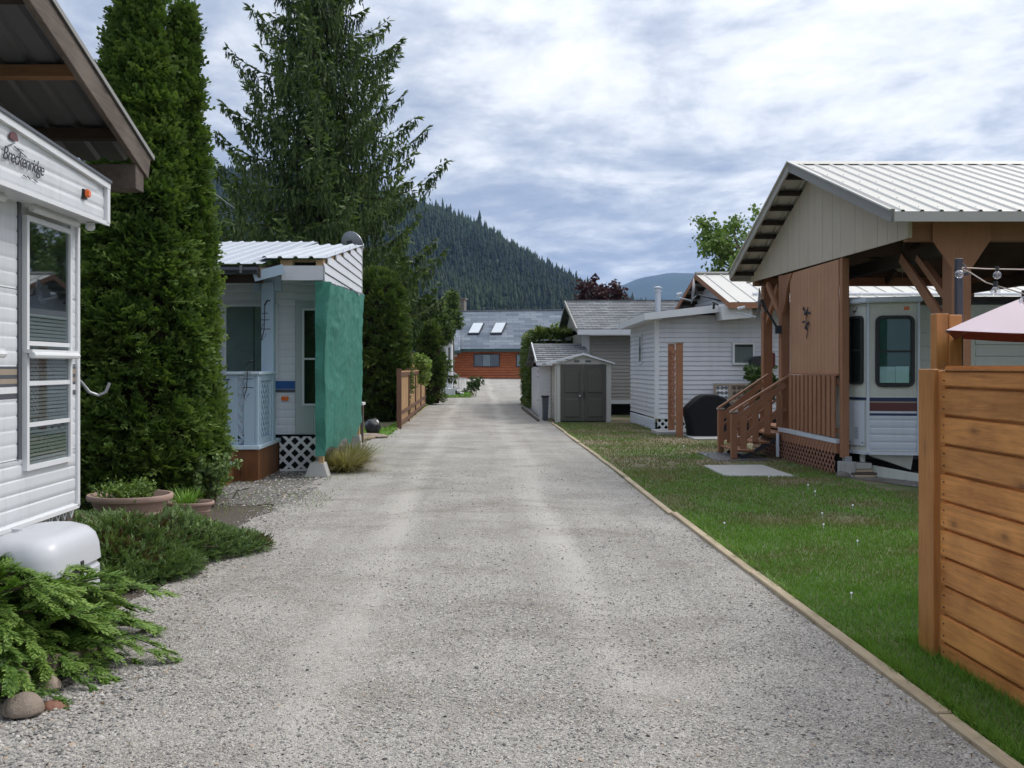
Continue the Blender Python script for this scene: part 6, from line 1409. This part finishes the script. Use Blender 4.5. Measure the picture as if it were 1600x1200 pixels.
# ---- leafy trees
LEAF = [joinp([([(-.5, 0, 0), (.5, 0, 0), (.45, .6, .1), (0, 1, 0), (-.45, .6, -.1)], [(0, 1, 2), (0, 2, 4), (2, 3, 4)], [0, 0, .1, .15, .1])]), joinp([([(-.4, 0, 0), (.4, 0, 0), (.0, 1, .1)], [(0, 1, 2)], 0)])]
def leafy(name, c, h, r, label, cat, mat, n_br, n_leaf, lsz, seed, base=.35, spread=1.0, bare=0, grp=None, tone=.45, z0=0):
    rs = np.random.default_rng(seed); g = gzf(c[1])+z0; rt = tree_root(name, (c[0], c[1], g), label, cat, grp)
    trunk(rt, [(c[0], c[1], g-.1), (c[0]+.1, c[1], g+h*.4), (c[0], c[1]+.1, g+h*.75)], h*.022, h*.006); mb = MB(); pos = []
    for i in range(n_br):
        f = base+(1-base)*rs.uniform(0, .72); a = rs.uniform(0, 6.28); el = rs.uniform(.25, 1.2); st_ = np.array([c[0], c[1], g+h*f*.9]); L = r*rs.uniform(.6, 1.15)*spread
        d = np.array([math.cos(a)*math.cos(el), math.sin(a)*math.cos(el), math.sin(el)]); tip = st_+d*L; tip[2] = min(tip[2], g+h*rs.uniform(.9, 1.02))
        mid = (st_+tip)/2+rs.uniform(-.1, .1, 3)*L; mb.tube([tuple(st_), tuple(mid), tuple(tip)], [h*.006, h*.004, h*.0012], 4, False)
        for k in range(4):
            u_ = rs.uniform(.3, 1); s2 = st_+(tip-st_)*u_; d2 = d+rs.uniform(-.9, .9, 3); d2 /= np.linalg.norm(d2); t2 = s2+d2*L*.38*rs.uniform(.6, 1.2); mb.tube([tuple(s2), tuple(t2)], [h*.0025, h*.0008], 3, False)
            if rs.random() > bare:
                m_ = n_leaf//4; pos.append(s2+(t2-s2)*rs.uniform(.25, 1.1, (m_, 1))+rs.standard_normal((m_, 3))*L*.075)
    mb.build('limbs', M_bark, rt); pos = np.concatenate(pos); N = len(pos)
    scatter('leaves', LEAF, pos, basis(rs.standard_normal((N, 3))+np.array([0, 0, -.2]), rs.uniform(-3, 3, N)), lsz*rs.uniform(.6, 1.3, N), tone+.15*rs.standard_normal(N), mat, rt)['kind'] = 'stuff'; return rt
leafy('broadleaf_tree', (PX(1156, 34), 34, 0), 7.7, 1.9, 'thin leafed green tree standing behind the pavilion roof', 'tree', M_leafg, 34, 260, .12, 3, .4, .85, .0)
leafy('broadleaf_tree', (PX(1190, 36), 37, 0), 7.9, 1.6, 'half bare twiggy tree close behind the green tree, right of it', 'tree', M_leafg, 22, 50, .09, 4, .4, .8, .75)
leafy('plum_tree', (PX(938, 46), 46, 0), 5.75, 1.4, 'dark purple leafed plum tree behind the grey shingle roof', 'tree', M_plum, 60, 190, .13, 6, .45, .95)
leafy('broadleaf_tree', (PX(893, 75), 75, 0), 4.6, 2.0, 'bright green bushy tree between the log house and the beige house', 'tree', M_leafg, 24, 150, .2, 8, .2)
leafy('shrub', (-2.16, 33.2, 0), 2.25, .5, 'bright lime green bush spilling over the top of the tan fence', 'shrub', M_leafg, 60, 220, .085, 7, .45, 1.0, tone=1.0)
leafy('climbing_shrub', (PX(1190, 19.6), 19.6, 0), 1.75, .5, 'small climbing shrub with round leaves behind the porch steps', 'shrub', M_leafd, 40, 90, .075, 9, .5, .8, tone=.65)
leafy('shrub', (-3.05, 11.0, 0), .62, .3, 'small wispy green plant growing behind the small planter', 'shrub', M_jun2, 22, 90, .035, 13, .1, 1.0, tone=.9)
leafy('shrub', (PX(742, 48), 49, 0), .9, .5, 'small reddish green bush at the end of the grass island', 'shrub', M_leafd, 20, 60, .08, 14, .2, tone=.6)
# trees behind on the far left / right edges of the valley floor
for i, (px, Y, h, lb) in enumerate(((700, 96, 8.5, 'dark fir behind the log house, left of its chimney'), (640, 110, 10, 'dark fir far behind the drooping cedars'))):
    weeper('fir_tree', (PX(px, Y), Y, 0), h, 2.0, 40, lb, 'tree', hang=(.2, .5), seed=50+i, lift=.1, step=.3, lowest=.1)
# ---- junipers
def juniper(name, c, rx, ry, hh, n, mat, label, seed, L=.2, plume=SPR, tone0=.35, out=.9, up=.35, dead=0, edge=None):
    rs = np.random.default_rng(seed); rt = tree_root(name, (c[0], c[1], 0), label, 'shrub', 'spreading junipers')
    a = rs.uniform(0, 6.283, n); q = np.sqrt(rs.uniform(0, 1, n)); lob = 1+.22*np.sin(a*3+seed)+.12*np.sin(a*7+seed*2)
    x = c[0]+rx*lob*q*np.cos(a); y = c[1]+ry*lob*q*np.sin(a)
    hz = hh*(1-q**2.4)*(.35+1.15*fnoise(x, y, 4.2, seed, 4)); lay = rs.uniform(0, 1, n)**.45; z = .02+hz*lay+.015*rs.random(n)
    D = np.stack([np.cos(a)*out, np.sin(a)*out, np.full(n, up)*(1.15-q*.9)+.05], 1)+rs.standard_normal((n, 3))*.28
    if edge is not None: D += np.array(edge)
    dead_ = (fnoise(x, y, 2.6, seed+20, 3) > (1-dead)*.72+.08) if dead else np.zeros(n, bool)
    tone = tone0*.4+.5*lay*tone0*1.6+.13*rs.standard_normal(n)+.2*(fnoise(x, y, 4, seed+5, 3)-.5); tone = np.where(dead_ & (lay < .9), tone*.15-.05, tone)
    s_ = L*rs.uniform(.55, 1.3, n); scatter('foliage', plume, np.stack([x, y, z], 1), basis(D, rs.uniform(-.7, .7, n)), np.stack([s_*.9, s_, s_], 1), tone, mat, rt)['kind'] = 'stuff'
    mb = MB()
    for k in range(18):
        a_ = rs.uniform(0, 6.28); q_ = rs.uniform(.4, .9); mb.tube([(c[0], c[1], .0), (c[0]+rx*q_*.5*math.cos(a_), c[1]+ry*q_*.5*math.sin(a_), hh*.4), (c[0]+rx*q_*math.cos(a_), c[1]+ry*q_*math.sin(a_), hh*.45)], [.015, .01, .004], 4, False)
    mb.build('stems', M_twig, rt); return rt
PLUME_S = [spray(5, 1, .15, .5, 90+k, .12, .2) for k in range(4)]
PLUME = [spray(6, 1, .125, .5, 70+k, .12, .2) for k in range(5)]
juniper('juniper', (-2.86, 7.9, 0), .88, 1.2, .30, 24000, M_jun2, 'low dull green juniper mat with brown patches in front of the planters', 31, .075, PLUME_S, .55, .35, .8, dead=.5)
def feathery(name, c, R_, H_, nbr, label, seed, mat):
    """arching branches that fan out low from one root, each set with plumes along its outer half"""
    rs = np.random.default_rng(seed); rt = tree_root(name, (c[0], c[1], 0), label, 'shrub', 'spreading junipers'); pos = []; D = []; sc = []; tn = []; mb = MB()
    for i in range(nbr):
        a = rs.uniform(0, 6.283); lay = rs.random(); L = R_*rs.uniform(.55, 1.0)*(1.1-.3*lay); top = H_*(.18+.95*lay)*rs.uniform(.8, 1.15); d = np.array([math.cos(a), math.sin(a), 0]); side = np.array([-d[1], d[0], 0]); bd = rs.uniform(-.3, .3); bt = rs.uniform(-.12, .14)
        o = np.array([c[0]+rs.normal(0, .12), c[1]+rs.normal(0, .12), .02]); P = []
        for k in range(13):
            t_ = k/12; P.append(o+d*L*t_+side*bd*L*t_*t_+np.array([0, 0, top*math.sin(min(1, t_*1.25)*math.pi*.5)-.16*t_**4*L]))
        mb.tube([tuple(p) for p in P[::3]], [.009, .006, .005, .003, .002], 4, False)
        for k in range(3, 13):
            t_ = k/12; tang = P[k]-P[k-1]; tang /= np.linalg.norm(tang); m_ = 7 if k < 11 else 9
            for q in range(m_):
                s_ = rs.choice([-1, 1]); sp_ = rs.uniform(.15, 1.0)*(1 if k < 11 else .5); dd = tang+side*s_*sp_+np.array([0, 0, rs.uniform(-.12, .32)]); pos.append(P[k]-tang*rs.uniform(0, .06)); D.append(dd); sc.append(rs.uniform(.07, .13)*(1.1-.35*t_)); tn.append(.10+.42*t_+bt+.16*lay+.09*rs.standard_normal())
    mb.build('stems', M_twig, rt); n = len(pos); s_ = np.array(sc)
    scatter('foliage', PLUME, np.array(pos), basis(np.array(D), rs.uniform(-.6, .6, n)), np.stack([s_, s_, s_], 1), np.array(tn), mat, rt)['kind'] = 'stuff'; return rt
feathery('juniper', (-2.80, 5.12, 0), .98, .46, 480, 'bright green feathery juniper in front of the propane tank cover, nearest the camera', 32, M_jun)
juniper('juniper', (-3.75, 9.0, 0), .40, .4, .16, 1200, M_jun2, 'small green juniper tuft left of the large planter by the trailer corner', 33, .1, PLUME_S, .6, .5, .6)
# ---- planter weeds, straw grass, tufts
def blade(L=1, w=.06, bend=.35): return joinp([([(-w/2, 0, 0), (w/2, 0, 0), (w*.4, .5, -bend*.2), (-w*.4, .5, -bend*.2), (0, 1, -bend)], [(0, 1, 2), (0, 2, 3), (3, 2, 4)], [-.1, -.1, 0, 0, .15])])
BL = [blade(1, .055, .3), blade(1, .05, .6), blade(1, .06, .1)]
def tuft(name, c, r, n, L, mat, label, cat, seed, lean=.55, tone=.5, wid=1.0, zf=0):
    rs = np.random.default_rng(seed); a = rs.uniform(0, 6.283, n); q = np.sqrt(rs.random(n)); P = np.stack([c[0]+r*q*np.cos(a), c[1]+r*q*np.sin(a), np.full(n, c[2])], 1)
    D = np.stack([np.cos(a)*q*lean, np.sin(a)*q*lean, np.ones(n)], 1)+rs.standard_normal((n, 3))*.18; s_ = L*rs.uniform(.5, 1.15, n)
    o = scatter(name, BL, P, basis(D), np.stack([s_*wid, s_, s_], 1), tone+.25*rs.standard_normal(n), mat); return tag(o, label, cat)
tuft('ornamental_grass', (-2.05, 14.75, -.01), .20, 900, .55, M_straw, 'clump of dry straw coloured grass at the foot of the green tarp, nearer clump', 'grass clump', 61, 1.5, .4, .5)
tuft('ornamental_grass', (-2.12, 16.3, -.01), .24, 700, .48, M_straw, 'greener clump of long grass along the base of the tarp, farther clump', 'grass clump', 62, 1.2, .7, .5)
tuft('grass_tuft', (-3.1, 10.2, .13), .12, 160, .22, M_blade, 'green grass tuft growing in the small planter', 'grass tuft', 63, .7, .75)
leafy('planter_weeds', (-3.5, 9.75, 0), .12, .27, 'low leafy weeds growing in the large oval planter', 'weeds', M_leafg, 70, 28, .028, 64, .1, 1.1, tone=.45, z0=.235)
# stems poking out of the large planter on the left
tuft('thin_stems', (-3.73, 9.72, .25), .09, 26, .24, M_jun2, 'thin upright weed stems at the left side of the large planter', 'weeds', 65, .5, .8)
# ---- lawn
def lawn():
    P = []; seg = [(3.6, 5.0, 9000), (5.0, 7.0, 6500), (7, 10, 3600), (10, 15, 1500), (15, 27, 520)]
    for y0, y1, dens in seg:
        x1 = min(6.5 if y1 > 10 else 4.8+y1*.15, 9); n = int((y1-y0)*(x1-2.17)*dens); x = rng.uniform(2.17, x1, n); y = rng.uniform(y0, y1, n)
        thin = fnoise(x, y, .9, 77, 4)+np.clip(.018*(y-10.5), -.12, .10); keep = (rng.random(n) > np.clip((thin-.60)*3.2, 0, .85))
        keep &= ~((x > 3.6) & (x < 4.66) & (y > 13.9) & (y < 15.4)); keep &= ~((x > 5.28) & (y > 12.3)); keep &= ~((x > 4.05) & (x < 5.0) & (y > 16.3) & (y < 17.8) & (rng.random(n) < .8)); keep &= ~((x > 4.7) & (x < 6.3) & (y > 20.9) & (y < 22.6))
        keep &= ~((x > 2.1) & (y > 27.5)); x, y, thin = x[keep], y[keep], thin[keep]
        P.append(np.stack([x, y, thin, np.full(len(x), .5*(y0+y1))], 1))
    # along the foot of the cedar fence and the edge board, longer
    n = 5200; x = np.concatenate([rng.normal(2.56, .05, n), rng.normal(2.20, .015, n//3)]); y = rng.uniform(3.6, 5.6, n+n//3); P2 = np.stack([x, y, np.full(len(x), .3), np.full(len(x), -1.)], 1)
    Q = np.concatenate(P+[P2]); N = len(Q); print('blades', N)
    yy = np.abs(Q[:, 3]); L = rng.uniform(.022, .05, N)*(1+.6*(fnoise(Q[:, 0], Q[:, 1], 3.5, 5, 3)-.4)); L = np.where(Q[:, 3] < 0, L*1.7, L); L *= np.where(yy > 10, 1.0, 1.0)
    wd = np.clip(.0045*yy/5, .0045, .016)
    D = rng.standard_normal((N, 3))*.42; D[:, 2] = 1
    T3 = joinp([([(-.5, 0, 0), (.5, 0, 0), (0, 1, -.15)], [(0, 1, 2)], [-.12, -.12, .1])])
    brown = np.clip((Q[:, 2]-.50)*3.4, 0, 1)*(Q[:, 3] > 0); warm = np.clip((Q[:, 1]-7.5)/9, 0, 1)*.22
    tone = .62-.55*brown-warm+.12*rng.standard_normal(N)+.3*(fnoise(Q[:, 0], Q[:, 1], 2.2, 8, 3)-.5)
    zb_ = np.full(N, .004)+gz(Q[:, 1])
    o = scatter('lawn_grass', [T3], np.stack([Q[:, 0], Q[:, 1], zb_], 1), basis(D, rng.uniform(-3, 3, N)), np.stack([wd, L, L], 1), tone, M_blade); tag(o, 'short patchy green and straw lawn grass right of the gravel road', 'grass', kind='stuff')
lawn()
n = 5200; x = rng.uniform(-4.4, -1.75, n); y = rng.uniform(8.5, 24.4, n); k_ = (fnoise(x, y, .9, 31, 3) > .53) & ~((x < -2.4) & (y > 13.2) & (y < 18.5)); x, y = x[k_], y[k_]; N = len(x)
tag(scatter('weed_grass', BL, np.stack([x, y, np.full(N, -.004)], 1), basis(np.stack([rng.normal(0, .5, N), rng.normal(0, .5, N), np.ones(N)], 1)), np.stack([np.full(N, .11), rng.uniform(.03, .10, N), rng.uniform(.03, .1, N)], 1), .55+.25*rng.standard_normal(N), M_blade), 'sparse weeds at the edge of the gravel on the left', 'weeds', kind='stuff')
n = 15000; x = rng.uniform(-3.6, -2.02, n); y = rng.uniform(21.6, 43, n); k_ = ~((x < -2.3) & (y > 24.5)); x, y = x[k_], y[k_]; x2 = rng.uniform(-5, -.3, 9000); y2 = rng.uniform(47.6, 54, 9000); x = np.r_[x, x2]; y = np.r_[y, y2]; N = len(x)
tag(scatter('verge_grass', [BL[2]], np.stack([x, y, gz(y)+.01], 1), basis(np.stack([rng.normal(0, .4, N), rng.normal(0, .4, N), np.ones(N)], 1)), np.stack([np.full(N, .6), np.full(N, .07), np.full(N, .07)], 1), .72+.15*rng.standard_normal(N), M_blade), 'strip of green grass below the tan fence and round the white porch', 'grass', kind='stuff')
# dead needles, leaf crumbs and twigs
n = 2600; x = np.r_[rng.normal(-1.95, .22, n//2), rng.uniform(-2.3, 2.0, n//4), rng.normal(2.05, .05, n-n//2-n//4)]; y = np.r_[rng.uniform(4.2, 10, n//2), rng.uniform(3.6, 16, n//4), rng.uniform(3.6, 14, n-n//2-n//4)]
M_litter = leaf('dead needles', [(0, (.05, .032, .018)), (.5, (.13, .078, .04)), (1, (.26, .19, .10))], .9)
tag(scatter('leaf_litter', [LEAF[1], BL[2]], np.stack([x, y, np.full(n, .012)], 1), basis(np.stack([rng.standard_normal(n), rng.standard_normal(n), rng.normal(0, .12, n)], 1), rng.uniform(-.5, .5, n)), np.stack([rng.uniform(.006, .014, n), rng.uniform(.012, .045, n), np.full(n, .01)], 1), .5+.3*rng.standard_normal(n), M_litter), 'brown dead needles and leaf crumbs along the juniper edge and on the gravel', 'leaf litter', kind='stuff')
# tufts of grass leaning over the edging timber and small weeds on the lane
n = 2600; y = rng.uniform(3.7, 24, n)**1.0; x = 2.20+rng.normal(0, .02, n); k_ = fnoise(x*0, y, 1.6, 91, 4) > .47; y, x = y[k_], x[k_]; N = len(x)
tag(scatter('edge_grass', BL, np.stack([x, y, np.full(N, .012)], 1), basis(np.stack([rng.normal(-.7, .35, N), rng.normal(0, .4, N), np.ones(N)], 1)), np.stack([np.full(N, .10), rng.uniform(.05, .11, N), rng.uniform(.05, .11, N)], 1), .55+.25*rng.standard_normal(N), M_blade), 'longer grass leaning over the edging timber of the lawn', 'grass', kind='stuff')
# dandelion clocks
m = MB(); rs = random.Random(3)
for k in range(18):
    y = rs.uniform(5.2, 19); x = rs.uniform(2.35, 2.6+y*.19)
    if x > 5.1: continue
    r_ = .006+.0005*y; m.lathe((x, y, .05+rs.uniform(0, .03)), [(r_*.2, -r_), (r_*.9, -r_*.4), (r_*.9, r_*.4), (r_*.2, r_)], 6); m.tube([(x, y, 0), (x, y, .05)], .0018, 3)
tag(m.build('dandelion_clocks', M_paper, None), 'white dandelion seed heads scattered over the lawn', 'dandelions', kind='stuff')
# ---- loose gravel stones
def pebbles():
    V = np.array([(1, 0, 0), (0, 1, 0), (-1, 0, 0), (0, -1, 0), (.1, .1, .62), (.6, .6, -.1)], float)
    V1 = np.array([(1, .1, 0), (.3, .9, .1), (-.8, .6, 0), (-.9, -.5, .05), (.2, -1, 0), (.25, .2, .6), (-.35, -.2, .65)]); T1 = np.array([(0, 1, 5), (1, 2, 5), (2, 6, 5), (2, 3, 6), (3, 4, 6), (4, 5, 6), (4, 0, 5)])
    V2 = V1*np.array([1, .7, .9])+np.array([0, 0, .02]); pr = [(V1, T1, np.zeros(7)), (V2, T1, np.zeros(7)), (V1[:, [1, 0, 2]]*np.array([1, -1, 1]), T1, np.zeros(7))]
    P = []
    for y0, y1, dens, s_ in ((3.3, 4.8, 3600, 1.0), (4.8, 6.5, 2000, 1.0), (6.5, 9.5, 1000, 1.15), (9.5, 15, 250, 1.35)):
        n = int((y1-y0)*4.2*dens); x = rng.uniform(-2.2, 2.08, n); y = rng.uniform(y0, y1, n); d_ = fnoise(x, y*.6, 1.4, 55, 4); k_ = rng.random(n) < np.clip((d_-.30)*3.2, .12, 1); x, y = x[k_], y[k_]
        P.append(np.stack([x, y, rng.gamma(3.0, .0011, len(x))*s_+.0022], 1))
    n = 3800; y = rng.uniform(3.6, 12, n); x = -2.17+rng.normal(0, .16, n)+.0*y; P.append(np.stack([x, y, rng.gamma(4, .0014, n)+.003], 1))
    n = 3600; P.append(np.stack([rng.normal(-1.95, .22, n), rng.uniform(3.7, 5.1, n), rng.gamma(4, .0015, n)+.003], 1)); n = 2400; P.append(np.stack([rng.uniform(-4.4, -2.1, n), rng.uniform(11, 15, n), rng.gamma(3, .003, n)+.004], 1))
    Q = np.concatenate(P); N = len(Q); print('pebbles', N); s_ = np.clip(Q[:, 2], .003, .035)
    D = rng.standard_normal((N, 3)); D[:, 2] *= .25; Rm = basis(D, rng.uniform(-.4, .4, N))
    tone = np.clip(.5+.23*rng.standard_normal(N), 0, 1)
    m_, t, b, pos, rn = base_mat('loose stones'); at = mk(t, 'ShaderNodeAttribute', attribute_name='tone')
    col = ramp_(t, at.outputs['Fac'], [(0, (.07, .068, .066)), (.25, (.20, .19, .18)), (.5, (.33, .31, .285)), (.75, (.42, .39, .35)), (.9, (.52, .50, .47)), (1, (.40, .30, .22))]); t.links.new(col, b.inputs['Base Color']); b.inputs['Roughness'].default_value = .85
    z_ = .018*(fnoise(Q[:, 0], Q[:, 1], 1.3, 3)-.5)+.001
    o = scatter('gravel_stones', pr, np.stack([Q[:, 0], Q[:, 1], z_], 1), Rm, s_, tone, m_); tag(o, 'loose grey gravel stones over the road in the foreground', 'gravel', kind='stuff')
pebbles()
# ================================================================ HILLS AND FOREST
def hill(name, sil, Yr, Yf, Yb, mat, n=90, rough=0):
    """sil: (px, py) of the ridge as seen; the slope falls from the ridge line to the foot"""
    px = np.array([s_[0] for s_ in sil], float); py = np.array([s_[1] for s_ in sil], float)
    X = (px-745)*Yr/F; Z = EYE+(573-py)*Yr/F-(7 if Yr < 2000 else 0); xs = np.linspace(X[0], X[-1], n); zs = np.interp(xs, X, Z)
    def H(x, y):
        z = np.interp(x, X, Z); t_ = np.clip(np.where(y <= Yr, (y-Yf)/(Yr-Yf), (Yb-y)/(Yb-Yr)), 0, 1)
        return z*np.sin(t_*math.pi/2)**1.15*(1)+rough*(fnoise(x, y, .012, 3, 4)-.5)*t_*(1-t_)*4
    ys = np.concatenate([np.linspace(Yf, Yr, 26), np.linspace(Yr, Yb, 10)[1:]]); XX, YY = np.meshgrid(xs, ys); V = np.stack([XX, YY, H(XX, YY)-.5], -1).reshape(-1, 3); nx = n
    i = (np.arange(len(ys)-1)[:, None]*nx+np.arange(nx-1)[None]).ravel()
    return tag(raw_mesh(name, V, np.stack([i, i+1, i+1+nx, i+nx], -1), mat, smooth=True), kind='structure'), H, (X[0], X[-1])
SIL = [(-900, 330), (-300, 262), (100, 268), (330, 288), (420, 292), (520, 300), (640, 322), (690, 345), (740, 371), (800, 404), (850, 432), (905, 466), (960, 494), (1050, 530), (1200, 570)]
YR, YF_, YB = 1250., 520., 1900.
hl, H, xr_ = hill('wooded_hill', SIL, YR, YF_, YB, M_hill, 120, 26)
hl.name = 'hill'
def conif(seed, tiers=3, k=5):
    r_ = random.Random(seed); V = []; T = []
    for i in range(tiers):
        z0 = .08+i*.9/tiers; z1 = min(1, z0+1.45/tiers); r0 = .24*(1-i/tiers*.82)*r_.uniform(.85, 1.15); b = len(V); V.append((0, 0, z1))
        for j in range(k): a = 2*math.pi*(j+r_.random()*.5)/k+i; rr_ = r0*r_.uniform(.75, 1.2); V.append((rr_*math.cos(a), rr_*math.sin(a), z0-r_.uniform(0, .05)))
        T += [(b, b+1+j, b+1+(j+1) % k) for j in range(k)]
    return np.array(V), np.array(T), np.array([.12 if v_[2] > .5 else 0 for v_ in V])
CON = [conif(k) for k in range(5)]
n = 17000; f = rng.random(n); y = YF_+(YR+35-YF_)*f**.8; px = rng.uniform(250, 1010, n); x = (px-745)*y/F; z = H(x, y); sp_ = (5+rng.gamma(3, 1.05, n))*(.8+.5*fnoise(x, y, .02, 6, 3)); k_ = z > .5
x, y, z, sp_ = x[k_], y[k_], z[k_], sp_[k_]; N = len(x)
tone = .40+.55*(fnoise(x, y, .009, 2, 5)-.5)*2+.12*rng.standard_normal(N); ca = rng.uniform(0, 6.28, N); Rz = np.zeros((N, 3, 3)); Rz[:, 0, 0] = np.cos(ca); Rz[:, 0, 1] = -np.sin(ca); Rz[:, 1, 0] = np.sin(ca); Rz[:, 1, 1] = np.cos(ca); Rz[:, 2, 2] = 1
tag(scatter('forest', CON, np.stack([x, y, z-.8], 1), Rz, np.stack([sp_*.95, sp_*.95, sp_*1.25], 1), tone, M_forest), 'dense dark conifer forest covering the whole hillside', 'forest', kind='stuff')
mt_, H2, _ = hill('mountain', [(-2500, 520), (-900, 470), (300, 480), (800, 500), (900, 480), (950, 455), (985, 440), (1025, 432), (1075, 433), (1130, 441), (1250, 470), (1500, 500), (2300, 470), (3400, 530)], 6000., 3300., 8500., M_mount, 160, 60)
# ================================================================ HAZE
HZ = MB().box(-8800, 8800, -350, 9400, -1.5, 640).build('haze', M_dark); HZ['kind'] = 'stuff'; tag(HZ, 'thin bluish haze in the valley air', 'haze')
hm = bpy.data.materials.new('haze'); hm.use_nodes = True; t = hm.node_tree; t.nodes.clear(); o_ = mk(t, 'ShaderNodeOutputMaterial'); pvn = mk(t, 'ShaderNodeVolumePrincipled')
pvn.inputs['Color'].default_value = (.28, .52, 1.0, 1); pvn.inputs['Density'].default_value = .000085; pvn.inputs['Anisotropy'].default_value = .3; t.links.new(pvn.outputs[0], o_.inputs['Volume'])
HZ.data.materials.clear(); HZ.data.materials.append(hm)

print('TRIS', sum(sum(len(p.vertices)-2 for p in o.data.polygons) if len(o.data.polygons) < 5000 else len(o.data.polygons) for o in bpy.data.objects if o.type == 'MESH'))
